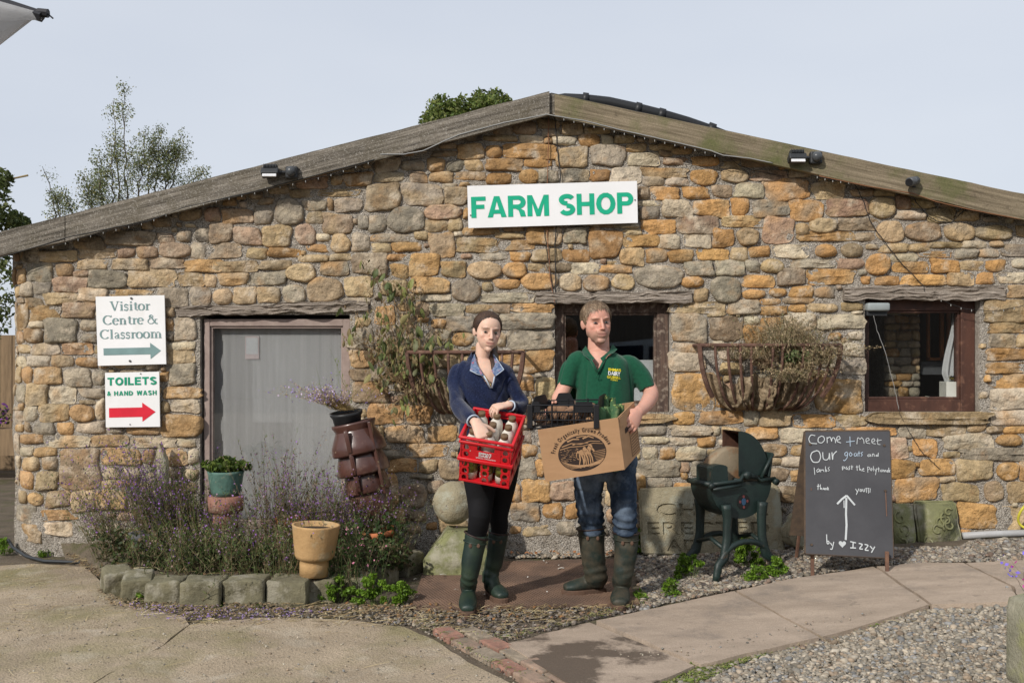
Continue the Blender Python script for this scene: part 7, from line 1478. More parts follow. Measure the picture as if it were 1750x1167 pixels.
def strands(H, c, r, line, n, seed, pal, par, mode, ln=.16, wd=.010):
    rs = np.random.RandomState(seed); d = rs.normal(0, 1, (n * 4, 3)); d /= np.linalg.norm(d, axis=1)[:, None]; p = d * np.asarray(r) + np.asarray(c)
    yh = np.interp(p[:, 2], line[0], line[1]); k = ((p[:, 1] > yh - .01) & (p[:, 2] > line[2] + .02)) | ((p[:, 1] > .04) & (p[:, 2] > line[3] + .03)); p, d = p[k][:n], d[k][:n]; n = len(p)
    if mode == 'back': t = np.stack([p[:, 0] * -.25, np.ones(n), -.55 * np.ones(n) * (p[:, 1] > -.1) + .25 * (p[:, 1] < -.1) + (p[:, 2] > .8) * .1], 1)
    else: t = np.stack([p[:, 0] * .9 + .25, -1.1 * (p[:, 2] - .55) * 2, -.9 + 0 * p[:, 0]], 1)
    t += rs.normal(0, .12 if mode == 'back' else .30, (n, 3)); V = []; S = 5; L_ = ln * rs.uniform(.5, 1.2, n); q = p.copy(); rr = 1.022 + rs.uniform(0, .03, n); rows = []
    for i in range(S):
        e = (q - c) / r; e /= np.linalg.norm(e, axis=1)[:, None]; q = e * r * (rr + (.02 * i / S if mode != 'back' else 0))[:, None] + c; tt = t - e * (t * e).sum(1)[:, None]; tt /= np.linalg.norm(tt, axis=1)[:, None] + 1e-9
        s_ = np.cross(e, tt) * (wd * (1 - .75 * i / (S - 1)))/ 2; rows.append((q - s_, q + s_)); q = q + tt * (L_ / S)[:, None]
    A = np.stack([x for a in rows for x in a], 1); V = H.w(A.reshape(-1, 3)); b = np.arange(n)[:, None] * S * 2; Q = np.concatenate([b + [2 * i, 2 * i + 1, 2 * i + 3, 2 * i + 2] for i in range(S - 1)])
    c_ = np.array(pal)[rs.randint(0, len(pal), n)] * rs.uniform(.6, 1.4, (n, 1)); return mk('hair_strands', V, Q, M_STRAND, par, False, np.repeat(c_, S * 2, 0))
M_STRAND = mat('hair_strand', (0, 0, 0), attr=True, scale=30, rough=.5, bump=0, v=(.8, 1.2), spec=.4)
def hand(wr, Yd, Zd, size, curl, thumb=(.9, .35, -.15), spread=.06, tcurl=.5, flip=1):
    """wr wrist, Yd finger direction, Zd back of hand; flip=+1: thumb on +X = Y x Z"""
    Yd = np.asarray(Yd, float); Yd /= np.linalg.norm(Yd); Zd = np.asarray(Zd, float); Zd -= Yd * (Zd @ Yd); Zd /= np.linalg.norm(Zd); X = np.cross(Yd, Zd) * flip
    W_ = lambda p: np.asarray(wr) + (np.atleast_2d(p) * size) @ np.stack([X, Yd, Zd]); out = []
    add = lambda VF: out.append((W_(VF[0]), VF[1]))
    add(limb([(0, -.02, 0), (0, .02, 0), (.0, .055, .002), (0, .088, 0)], [.028, .034, .040, .040], [.019, .018, .016, .012], front=(0, 0, 1)))
    for i, (x, ln) in enumerate(((-.031, .060), (-.011, .074), (.010, .079), (.031, .071))):
        p = np.array([x, .078 + (.004 if i in (1, 2) else -.004 * (i == 0)), 0.0]); pts = [p - [0, .02, 0]]; a = curl[0]; dx = (x / .031) * spread
        for seg, cl in zip((.46, .30, .24), (curl[0], curl[1], curl[2])):
            a_ = cl if seg == .46 else a_ + cl; dv = np.array([dx, math.cos(a_), -math.sin(a_)]); dv /= np.linalg.norm(dv); p = p + dv * ln * seg; pts.append(p.copy())
        pts.insert(1, np.array([x, .078, 0])); add(limb(pts, [.009, .0092, .0086, .0078, .0066], n=12, sub=3))
    td = np.array(thumb, float); td /= np.linalg.norm(td); p = np.array([.026, .018, -.004]); t2 = td + np.array([-.2, .5, -.4]) * tcurl; t2 /= np.linalg.norm(t2)
    add(limb([p - td * .012, p + td * .022, p + td * .044, p + td * .044 + t2 * .028], [.014, .0135, .0105, .0085], n=12, sub=3))
    return out
def person_part(name, VNQ, m, par, cols=None, disp=None):
    V, N_, Q = VNQ
    if disp is not None: V = V + N_ * disp[:, None]
    return mk(name, V, Q, m, par, True, cols)
def boot(par, top, rt, mid, rm, ank, ra, heel, toe, w_, m_rub, m_sole, zt=0.0, seed=0, top_tilt=0, m_trim=None):
    heel, toe = np.asarray(heel, float), np.asarray(toe, float); ax = toe - heel; Lf = np.linalg.norm(ax[:2]); u = np.array([ax[0], ax[1], 0]) / Lf; s = np.array([-u[1], u[0], 0]); g = heel[2]
    sh = limb([top, mid, ank, heel + u * Lf * .23 + [0, 0, .10], heel + u * Lf * .22 + [0, 0, .055]], [rt, rm, ra, ra * 1.02, .043], [rt * .95, rm * 1.0, ra * 1.12, ra * 1.2, .052], front=u, cap=.1, n=28)
    ft = limb([heel + u * Lf * .10 + [0, 0, .062], heel + u * Lf * .3 + [0, 0, .066], heel + u * Lf * .55 + [0, 0, .060], heel + u * Lf * .78 + [0, 0, .050], heel + u * Lf * .93 + [0, 0, .044]], [.038, .038, w_ * .93, w_, w_ * .72], [.04, .045, .040, .032, .025], front=(0, 0, 1), n=24)
    ins = limb([heel + u * Lf * .22 + [0, 0, .12], heel + u * Lf * .42 + [0, 0, .085], heel + u * Lf * .6 + [0, 0, .06]], [.038, .036, .036], [.04, .035, .03], front=(0, 0, 1))
    V, N_, Q = fuse([sh, ft, ins], .0055, 3); V[:, 2] = np.maximum(V[:, 2], g + .02)
    fold = vn(V * [1, 1, 2.4], 5, seed) * .0032 * np.clip((V[:, 2] - g - .05) / .1, 0, 1) + .003 * np.sin((V[:, 2] - g) * 95 + 3 * vn(V, 4, seed)) * np.exp(-((V[:, 2] - g - .15) / .05) ** 2)
    b = person_part('boot', (V, N_, Q), m_rub, par, disp=fold)
    n = 26; o = []
    for i in range(n):
        a = 2 * math.pi * i / n; c, s_ = math.cos(a), math.sin(a); e = (c * .5 + .5); ww = (.034 + (w_ + .004 - .034) * min(1, e * 1.25) ** 1.2) * (1 - .12 * math.exp(-((e - .38) / .12) ** 2))
        q = heel + u * Lf * (-.035 + e * 1.07) + s * s_ * ww * (1.05 if abs(s_) > .7 else 1.0) * (abs(s_) ** -.25 if abs(s_) > .05 else 1); o.append(q)
    V1 = np.array(o); V1[:, 2] = g + .001; V2 = V1.copy(); V2[:, 2] = g + .028; V3 = V1 * .0 + V2; ctr = V2.mean(0); V3[:, :2] = ctr[:2] + (V2[:, :2] - ctr[:2]) * .93; V3[:, 2] = g + .033
    Vv = np.concatenate([V1, V2, V3]); Fc = [tuple(range(n - 1, -1, -1)), tuple(range(2 * n, 3 * n))] + [(k * n + i, k * n + (i + 1) % n, (k + 1) * n + (i + 1) % n, (k + 1) * n + i) for k in (0, 1) for i in range(n)]
    mk('sole', Vv, Fc, m_sole, b)
    top = np.asarray(top, float); a = np.linspace(0, 6.28, 30); T = np.asarray(top) - np.asarray(mid); T /= np.linalg.norm(T)
    MB().tube([top - T * .006 + np.array([math.cos(t_) * rt * 1.02, math.sin(t_) * rt * .98, -math.cos(t_) * rt * (T[0] / T[2] + top_tilt)]) for t_ in a], .0055, 6).out('top_binding', m_trim or m_sole, b, True)
    MB().tube([top - T * .045 + np.array([math.cos(t_) * rt * 1.0, math.sin(t_) * rt * .97, -math.cos(t_) * rt * (T[0] / T[2])]) for t_ in a], .004, 5).out('strap', m_rub, b, True)
    for sx in (-.35, .35):
        q = top - T * .055 + np.array([sx * rt, -rt * .95, 0]); V, Fc = ellipsoid(q, (.010, .004, .013), 12, 8); mk('stud', V, Fc, m_sole, b)
    return b
M_NAVY = mat('navy_knit', (.012, .019, .055), (.006, .010, .032), scale=90, detail=3, rough=.95, bump=.5, bscale=240, bdist=.006, c3=(.03, .045, .10), s3=170, t3=.60, w3=.05, spec=.1, sheen=.25)
M_BLACK = mat('black_leggings', (.006, .006, .007), (.009, .009, .011), rough=.8, bump=.08, spec=.2)
M_POLO = mat('bottle_green_pique', (.012, .085, .045), (.009, .062, .034), scale=60, rough=.9, bump=.3, bscale=260, bdist=.004, spec=.12, sheen=.15)
M_JEAN = mat('worn_denim', (.036, .055, .088), (.017, .027, .045), scale=16, rough=.9, bump=.3, bscale=140, bdist=.004, c3=(.17, .22, .29), s3=4.5, t3=.58, w3=.12, spec=.1)
M_BOOT = mat('green_rubber_boot', (.013, .030, .024), (.009, .019, .017), scale=6, rough=.5, bump=.1, bscale=20, c3=(.035, .055, .03), s3=5, t3=.58, w3=.12, spec=.5)
M_BOOT2 = mat('muddy_green_boot', (.016, .030, .025), (.014, .02, .016), scale=9, rough=.6, bump=.2, bscale=40, c3=(.085, .068, .045), s3=8, t3=.55, w3=.14, spec=.35)
M_SOLE = mat('brown_boot_sole', (.13, .075, .05), (.08, .05, .035), scale=20, rough=.8, bump=.3); M_TRIMB = plain('dark_boot_binding', (.035, .022, .02), .5)
M_HAIRW = mat('dark_brown_hair', (.060, .032, .021), (.025, .014, .010), scale=60, rough=.45, bump=.5, bscale=60, stretch=(1, .1, 1), spec=.4, bdist=.004)
M_HAIRM = mat('sandy_grey_hair', (.22, .15, .095), (.10, .068, .043), scale=120, rough=.6, bump=.6, bscale=120, stretch=(1, 1, .12), spec=.35, bdist=.005)
M_FLORAL = mat('floral_collar_lining', (.05, .09, .20), (.22, .27, .36), scale=60, detail=2, rough=.9, bump=.05, c3=(.42, .13, .16), s3=42, t3=.60, w3=.03)
M_TRIM = plain('pale_blue_trim', (.45, .52, .62), .85); M_BRASS = plain('brass_zip', (.42, .30, .12), .35, metal=.8)

# ---------------------------------------------------------------- the woman
YW1 = 5.78
def w_(x, y, Y=YW1): return P(x, y, Y)
gw = G(835, 1045)
WO = thing('person', (gw[0], 5.85, 0), 'woman in navy half zip jumper, black leggings and green wellingtons holding red bottle crates', 'person')
HW = Head(w_(829.5, 601, YW1 - .02), .228, .30, .10, .03, False)
HW.gaze = -.12
skinW = (.66, .44, .345)
def sec(rows, Y, dm=1.0):
    pts = []; rw = []; rd = []
    for (y, l, r, d) in rows: p = P((l + r) / 2, y, Y); pts.append(p); rw.append((r - l) / 2 * Y / F); rd.append(d)
    return pts, rw, rd
# skin: head, neck, chest, core, forearms and hands in one surface
R_wr = P(815, 724, 5.40); R_kn = P(831, 756, 5.335)
L_wr = P(867, 692, 5.60)
sh = HW.shapes()
sh.append(limb([w_(826, 590, YW1 + .04), w_(825, 604, YW1 + .035), w_(823, 620, YW1 + .04), w_(823, 640, YW1 + .03)], [.044, .043, .052, .08], [.052, .050, .058, .072]))
pts, rw, rd = sec([(622, 800, 848, .055), (632, 787, 862, .080), (650, 786, 864, .094), (690, 794, 862, .090), (740, 795, 870, .090), (775, 800, 870, .08)], YW1 + .012); sh.append(limb(pts, rw, rd, n=30, fixT=(0, 0, -1.)))
sh.append(limb([w_(787, 644), w_(783, 688, 5.63), P(806, 716, 5.44), R_wr], [.015, .015, .022, .025], [.015, .015, .020, .020]))
sh.append(limb([w_(862, 640), w_(893, 692, 5.76), P(873, 692, 5.62), L_wr], [.015, .015, .022, .025], [.015, .015, .02, .02]))
sh += hand(R_wr, R_kn - R_wr, (.25, -1, .45), 1.04, (.6, .85, .55), thumb=(.85, .55, -.3), flip=-1, spread=.05)
sh += hand(L_wr, (-.75, -.42, -.12), (.05, -.35, 1), .92, (.95, .55, .5), thumb=(.5, .7, -.5), flip=1, spread=.12)
V, N_, Q = fuse(sh, .0036, 4); V = HW.finish(V, N_)
cols = HW.colors(V, skinW, (.55, .22, .19), (.13, .08, .06), None, .12)
mk('body', V, Q, M_SKIN, WO, True, cols); HW.eyes(WO, (.05, .06, .055))
line = ([-.2, .40, .60, .74, .84, .90, .96], [-.02, -.04, -.14, -.20, -.27, -.36, -.7], .44, .22)
V, Fc = hair_mesh(HW, (0, .065, .655), (.355, .415, .375), line, .016, 3, 9, .008); hw_ = mk('hair', V, Fc, M_HAIRW, WO, True); strands(HW, (0, .065, .655), (.355, .415, .375), line, 3200, 1, [(.07, .038, .024), (.04, .022, .015), (.10, .058, .036)], hw_, 'back', .30, .010)
V, Fc = limb([HW.w((.05, .44, .52))[0], HW.w((.12, .42, .25))[0], w_(842, 606, YW1 + .06), w_(845, 617, YW1 - .015), w_(843, 630, YW1 - .06)], [.030, .034, .032, .027, .012], [.03, .03, .03, .022, .01]); V += (vn(V * [1, 1, .15], 22, 5) * .002)[:, None]; mk('ponytail', V, Fc, M_HAIRW, WO, True)
# jumper
sh = []
pts, rw, rd = sec([(616, 803, 846, .070), (624, 789, 862, .090), (636, 781, 869, .105), (655, 780, 870, .118), (680, 783, 869, .118), (710, 785, 871, .112), (745, 784, 880, .120), (778, 784, 889, .128), (796, 783, 889, .128)], YW1); sh.append(limb(pts, rw, rd, n=36, cap=.15, fixT=(0, 0, -1.)))
sh.append(limb([w_(797, 629), w_(783, 640, YW1 - .005), w_(779, 662, YW1 - .04), w_(781, 690, 5.64), w_(795, 707, 5.53), P(807, 717, 5.435)], [.050, .056, .050, .047, .044, .040], [.055, .058, .052, .048, .043, .038]))
sh.append(limb([w_(850, 629), w_(866, 641), w_(879, 664, YW1), w_(891, 689, 5.765), w_(886, 697, 5.70), P(874, 694, 5.625)], [.048, .054, .047, .047, .043, .036], [.055, .055, .05, .046, .041, .034]))
sh.append(limb([w_(808, 618, YW1 + .03), w_(811, 606, YW1 + .045)], [.035, .02], [.06, .05])); sh.append(limb([w_(838, 618, YW1 + .05), w_(838, 606, YW1 + .06)], [.03, .02], [.05, .04]))
V, N_, Q = fuse(sh, .0058, 4)
fold = (vn(V * [1, 1, .6], 3.2, 8) * .006 - .007 * np.maximum(0, 1 - np.abs(vn(V * [1.4, 1, .7], 4.2, 18)) * 2.2) ** 1.5 + .0045 * np.sin(V[:, 2] * 55 + V[:, 0] * 60 + 4 * vn(V, 2, 4)) * np.clip((1.5 - V[:, 2]), 0, .25) * 3)
pxx = 875 + V[:, 0] * F / V[:, 1]; pyy = HZ - (V[:, 2] - EYE) * F / V[:, 1]
poly = [(811, 600), (843, 600), (848, 622), (846, 640), (841, 662), (837, 662), (824, 642), (812, 628)]
kill = inpoly(pxx, pyy, poly) & (V[:, 1] < YW1 + .0) & (pyy > 596)
kill |= (pyy < 612) & (pxx > 808) & (pxx < 846) & (V[:, 1] < YW1 + .03)
used, Q = drop(V, Q, kill); V2 = (V + N_ * fold[:, None])[used]; JU = mk('jumper', V2, Q, M_NAVY, WO, True)
def flap(px, Ys, m, par, nm, th=.006):
    pts = [P(x, y, Y) for (x, y), Y in zip(px, Ys)]; c = np.mean(pts, 0); V, Fc = prism(pts, (0, th, 0)); return mk(nm, V, Fc, m, par)
flap([(811, 605), (815, 622), (827, 642), (803, 632.5), (806, 616)], [YW1 - .02, YW1 - .075, YW1 - .125, YW1 - .11, YW1 - .06], M_FLORAL, JU, 'collar')
flap([(842, 604), (861, 631.5), (846, 643), (840, 634), (846, 622)], [YW1 - .01, YW1 - .095, YW1 - .125, YW1 - .11, YW1 - .07], M_FLORAL, JU, 'collar')
flap([(805, 606), (812, 604), (813, 622), (804, 632), (798, 622)], [YW1 + .01, YW1 - .0, YW1 - .06, YW1 - .095, YW1 - .05], M_NAVY, JU, 'collar_fold', .02)
for pts_, nm in (([(803, 632.5), (815, 639), (827, 642.5)], 'collar_trim'), ([(861, 631.5), (846, 643.2)], 'collar_trim'), ([(844, 606), (852, 618), (861, 631.5)], 'collar_trim')):
    MB().tube([P(x, y, YW1 - .118 if y > 620 else YW1 - .04) for x, y in pts_], .0028, 6).out(nm, M_TRIM, JU, True)
MB().tube([P(827, 642, YW1 - .125), P(833, 652, YW1 - .125), P(838.5, 663, YW1 - .125)], .0055, 6).tube([P(845, 643, YW1 - .125), P(843.5, 652, YW1 - .125), P(840.5, 663, YW1 - .125)], .0045, 6).out('placket_trim', M_TRIM, JU, True)
MB().tube([P(829, 642, YW1 - .130), P(838.5, 660, YW1 - .130)], .0018, 5).tube([P(838, 655, YW1 - .132), P(838.5, 660, YW1 - .134)], .003, 6).out('zip', M_BRASS, JU, True)
def cuff(c, ax, r, m, par, rr=.0045):
    ax = np.asarray(ax, float); ax /= np.linalg.norm(ax); a_ = np.cross(ax, [0, 0, 1.]); a_ /= np.linalg.norm(a_); b_ = np.cross(ax, a_)
    MB().tube([c + a_ * r * math.cos(t_) + b_ * r * math.sin(t_) for t_ in np.linspace(0, 6.4, 30)], rr, 6).out('cuff_trim', m, par, True)
cuff(P(808.5, 719, 5.425), R_wr - P(795, 700, 5.53), .0345, M_TRIM, JU, .005); cuff(P(872.5, 693.7, 5.618), L_wr - P(886, 697, 5.70), .0295, M_TRIM, JU, .0045)
# leggings
sh = [limb([w_(812, 770, YW1), w_(818, 815, 5.79), w_(821, 850, 5.79), w_(820, 880, 5.76), w_(815, 912, 5.80), w_(808, 960, 5.80)], [.105, .092, .080, .066, .056, .028], [.11, .10, .088, .072, .056, .028]),
      limb([w_(862, 770, YW1), w_(860, 815, 5.86), w_(856, 850, 5.91), w_(852, 880, 5.93), w_(853, 905, 5.97), w_(843, 950, 6.02)], [.098, .085, .070, .058, .050, .026], [.11, .10, .085, .068, .052, .026]),
      limb([w_(838, 745), w_(838, 785), w_(838, 812, 5.80)], [.14, .155, .125], [.10, .118, .10])]
person_part('leggings', fuse(sh, .0065, 3), M_BLACK, WO)
h1 = G(801, 1019); h1[2] = 0; t1 = G(799, 1056); t1[2] = 0
boot(WO, P(814, 913, 5.80), .066, P(807, 955, 5.81), .060, P(801.5, 988, 5.83), .050, h1, t1, .053, M_BOOT, M_SOLE, seed=1, top_tilt=.20, m_trim=M_TRIMB)
h1 = G(834, 1019) + [0, -.02, .015]; t1 = G(862, 1036) + [0, 0, .015]
boot(WO, P(852, 908, 5.98), .060, P(846, 950, 6.02), .055, P(837, 987, 6.03), .047, h1, t1, .051, M_BOOT, M_SOLE, seed=2, m_trim=M_TRIMB)

# ---------------------------------------------------------------- the man
YM = 5.94
def m_(x, y, Y=YM): return P(x, y, Y)
MA = thing('person', (m_(1030, 900)[0], 5.98, 0), 'man in green polo shirt, jeans and muddy wellingtons carrying a cardboard box and black crate', 'person')
HM = Head(m_(1021, 588.5, YM - .03), .250, .27, -.045, .0, True); HM.gaze = -.15
skinM = (.60, .325, .25)
ML_wr = P(1091, 704, 5.68); MR_wr = P(950, 684, 5.86)
sh = HM.shapes()
sh.append(limb([m_(1023, 575, YM + .05), m_(1023, 594, YM + .045), m_(1023, 612, YM + .05), m_(1025, 630, YM + .03)], [.063, .065, .073, .085], [.065, .068, .075, .085]))
pts, rw, rd = sec([(606, 1002, 1048, .065), (618, 999, 1066, .085), (650, 998, 1070, .10), (700, 998, 1070, .105), (760, 1000, 1070, .10), (780, 1004, 1066, .08)], YM + .01); sh.append(limb(pts, rw, rd, n=30, fixT=(0, 0, -1.)))
sh.append(limb([m_(985, 616), m_(972, 645, YM - .02), m_(962, 668, YM - .04), m_(952, 682, 5.87), MR_wr], [.040, .043, .044, .036, .030], [.040, .043, .042, .033, .026]))
sh.append(limb([m_(1078, 618), m_(1098, 645, YM - .01), m_(1112, 670, YM - .03), m_(1108, 685, 5.82), m_(1099, 697, 5.74), ML_wr], [.040, .044, .046, .044, .037, .031], [.040, .044, .046, .043, .034, .026]))
sh += hand(ML_wr, P(1078, 728, 5.60) - ML_wr, (.75, -.8, .35), 1.12, (.35, .75, .45), thumb=(.65, .75, -.5), flip=1, spread=.08)
sh += hand(MR_wr, (-.55, -.35, -.55), (-.6, .2, .6), 1.05, (.3, .5, .4), flip=-1)
V, N_, Q = fuse(sh, .0038, 3); V = HM.finish(V, N_)
cols = HM.colors(V, skinM, (.46, .20, .17), (.22, .14, .09), (.26, .185, .145), .35)
mk('body', V, Q, M_SKIN, MA, True, cols); HM.eyes(MA, (.05, .07, .08))
line = ([-.2, .40, .62, .73, .83, .89, .95], [-.08, -.10, -.13, -.21, -.33, -.50, -.8], .38, .18)
V, Fc = hair_mesh(HM, (0, .055, .665), (.352, .41, .372), line, .022, 6, 16, .016, True); hm_ = mk('hair', V, Fc, M_HAIRM, MA, True); strands(HM, (0, .055, .665), (.352, .41, .372), line, 4200, 2, [(.26, .18, .115), (.16, .105, .065), (.34, .26, .18), (.12, .08, .05)], hm_, 'front', .12, .010)
# polo shirt
sh = []
pts, rw, rd = sec([(601, 999, 1052, .075), (607, 988, 1068, .100), (617, 984, 1083, .128), (640, 983, 1085, .148), (675, 983, 1084, .150), (715, 984, 1083, .152), (760, 984, 1085, .148), (800, 985, 1087, .14)], YM); sh.append(limb(pts, rw, rd, n=36, cap=.1, fixT=(0, 0, -1.)))
sh.append(limb([m_(1002, 615), m_(987, 618), m_(974, 636, YM - .01), m_(967.5, 661, YM - .03)], [.052, .063, .062, .055], [.065, .070, .066, .058], cap=.05))
sh.append(limb([m_(1060, 619), m_(1077, 621), m_(1094, 640, YM - .01), m_(1107, 665, YM - .03)], [.052, .063, .062, .053], [.065, .070, .066, .056], cap=.05))
V, N_, Q = fuse(sh, .006, 4)
fold = vn(V * [1.3, 1, .5], 2.6, 12) * .007 - .009 * np.maximum(0, 1 - np.abs(vn(V * [1.5, 1, .55], 3.4, 32)) * 2.4) ** 1.5 + .004 * np.sin(V[:, 0] * 45 + V[:, 2] * 16 + 3 * vn(V, 1.6, 2)) * np.clip((1.42 - V[:, 2]) * 4, 0, 1)
pxx = 875 + V[:, 0] * F / V[:, 1]; pyy = HZ - (V[:, 2] - EYE) * F / V[:, 1]
poly = [(998, 596), (1047, 596), (1046, 604), (1034, 614), (1023, 634), (1019, 634), (1010, 616), (1000, 604)]
kill = inpoly(pxx, pyy, poly) & (V[:, 1] < YM + .02)
used, Q = drop(V, Q, kill); SF = (V + N_ * fold[:, None])[used]; SF = SF[(SF[:, 1] < YM - .06) & (abs(SF[:, 2] - 1.36) < .2)]; SHI = mk('polo_shirt', (V + N_ * fold[:, None])[used], Q, M_POLO, MA, True)
flap([(1001, 591), (1006, 600), (1016, 612), (1011, 618), (997, 606.5), (995, 599)], [YM + .02, YM - .05, YM - .115, YM - .135, YM - .115, YM - .03], M_POLO, SHI, 'collar', .012)
flap([(1047, 588), (1055, 597), (1048, 603.5), (1040, 606), (1030, 618), (1026, 612), (1041, 600)], [YM + .03, YM - .02, YM - .115, YM - .13, YM - .145, YM - .13, YM - .06], M_POLO, SHI, 'collar', .012)
MB().tube([P(1022, 634, YM - .158), P(1019, 646, YM - .160), P(1020, 646.5, YM - .160), P(1026, 646, YM - .160)], .002, 5).tube([P(1009, 614, YM - .125), P(1015, 625, YM - .145), P(1021, 636, YM - .155)], .007, 6).tube([P(1034, 613, YM - .125), P(1028, 625, YM - .148), P(1022, 636, YM - .155)], .008, 6).out('placket', M_POLO, SHI, True)
# embroidered lettering on the shirt
M_YEL = plain('yellow_thread', (.72, .60, .03), .8); M_WTH = plain('white_thread', (.75, .75, .75), .8)
def shirt_text(body, x0, x1, y0, y1, m, off=.02):
    V, Fc = text_mesh(body, 1, off, 1.0); mn, mx = V.min(0), V.max(0); u = (V[:, 0] - mn[0]) / (mx[0] - mn[0]); v = (V[:, 1] - mn[1]) / (mx[1] - mn[1])
    W2 = np.array([P(x0 + (x1 - x0) * a, y1 + (y0 - y1) * b + 2.0 * a, YM - .155) for a, b in zip(u, v)])
    for k in range(len(W2)): q_ = (SF[:, 0] - W2[k, 0]) ** 2 + (SF[:, 2] - W2[k, 2]) ** 2; W2[k, 1] = SF[np.argsort(q_)[:4], 1].mean() - .0035
    mk('shirt_lettering', W2, Fc, m, SHI)
shirt_text("EMMA'S", 1040, 1062, 628.5, 633.5, M_YEL, .05); shirt_text('DAIRY', 1039.5, 1061, 634, 640.5, M_WTH, .03); shirt_text('GAZEGILL', 1037.5, 1061, 641.5, 646, M_YEL, .03); shirt_text('ORGANICS', 1043, 1056, 647, 649.5, M_YEL, .02)
# jeans
sh = [limb([m_(1012, 780, 5.96), m_(1007, 815, 5.99), m_(1006, 845, 6.0), m_(1008, 870, 6.0), m_(1010, 890, 6.02), m_(1011, 905, 6.04)], [.100, .094, .087, .082, .078, .074], [.12, .11, .10, .09, .082, .078], cap=.1),
      limb([m_(1060, 780, 5.94), m_(1062, 815, 5.93), m_(1064, 845, 5.91), m_(1067, 872, 5.90), m_(1068, 893, 5.92), m_(1068, 908, 5.93)], [.100, .094, .084, .075, .073, .072], [.12, .11, .10, .085, .08, .078], cap=.1),
      limb([m_(1036, 745), m_(1036, 785), m_(1035, 806)], [.17, .175, .13], [.125, .128, .10])]
V, N_, Q = fuse(sh, .006, 3); fold = vn(V * [1, 1, 1.6], 4.5, 21) * .005 - .008 * np.maximum(0, 1 - np.abs(vn(V * [1, 1, 1.5], 5, 44)) * 2.4) ** 1.5 + .006 * np.sin(V[:, 2] * 120 + 4 * vn(V, 3, 5)) * np.clip((.62 - V[:, 2]) * 6, 0, 1)
person_part('jeans', (V, N_, Q), M_JEAN, MA, disp=fold)
h1 = G(1034, 1017); h1[2] = .015; t1 = G(962, 1020); t1[2] = .015
boot(MA, P(1010, 900, 6.04), .086, P(1013, 945, 6.05), .074, P(1019, 985, 6.07), .062, h1, t1, .056, M_BOOT2, M_SOLE, seed=3, m_trim=M_TRIMB)
h1 = G(1064, 1014); h1[2] = .0; t1 = G(1058, 1045); t1[2] = .0
boot(MA, P(1070, 908, 5.94), .077, P(1069, 950, 5.94), .067, P(1064, 985, 5.95), .058, h1, t1, .058, M_BOOT2, M_SOLE, seed=4, m_trim=M_TRIMB)

# ================================================================ what they carry
M_REDP = plain('red_crate_plastic', (.62, .012, .020), .38, spec=.4)
M_WHT = plain('white_bottle', (.72, .68, .60), .4); M_CAP = plain('brown_cap', (.16, .10, .055), .5); M_LAB = mat('green_brown_label', (.22, .26, .04), (.09, .06, .03), scale=60, detail=2, rough=.6, bump=0, c3=(.42, .40, .22), s3=80, t3=.6)
RC = rot(0, .155, 0) @ rot(0, 0, -.16) @ rot(.48, 0, 0)          # local x right, y back, z up
cw, cd, ch = .284, .31, .150
OC = P(787.5, 744, 5.345) - RC @ np.array([0, 0, ch * 2 - .01])   # front lower left of the pair
def C3(x, y, z): return OC + RC @ np.array([x, y, z])
def holed(mb, x0, x1, z0, z1, y, th, nh, axis='x'):
    """a strip with nh round holes, made as rings round each hole"""
    hz = (z1 - z0) / nh; n = 16; r = min((x1 - x0) * .30, hz * .36)
    for k in range(nh):
        cx, cz = (x0 + x1) / 2, z0 + hz * (k + .5); o_, i_ = [], []
        for j in range(n):
            a = 2 * math.pi * (j + .5) / n; c, s = math.cos(a), math.sin(a); q = max(abs(c), abs(s)); o_.append((cx + c / q * (x1 - x0) / 2, cz + s / q * hz / 2)); i_.append((cx + c * r, cz + s * r * 1.15))
        for yy, fl in ((y, 0), (y + th, 1)):
            V = [C3(a, yy, b) if axis == 'x' else C3(yy, a, b) for a, b in o_ + i_]; mb.add(V, [(j, (j + 1) % n, n + (j + 1) % n, n + j) for j in range(n)])
        V = [C3(a, y, b) if axis == 'x' else C3(y, a, b) for a, b in i_] + [C3(a, y + th, b) if axis == 'x' else C3(y + th, a, b) for a, b in i_]; mb.add(V, [(j, (j + 1) % n, n + (j + 1) % n, n + j) for j in range(n)])
def bx3(mb, x0, x1, y0, y1, z0, z1, bev=.003): mb.box(C3((x0 + x1) / 2, (y0 + y1) / 2, (z0 + z1) / 2), (x1 - x0, y1 - y0, z1 - z0), M=RC, bev=bev)
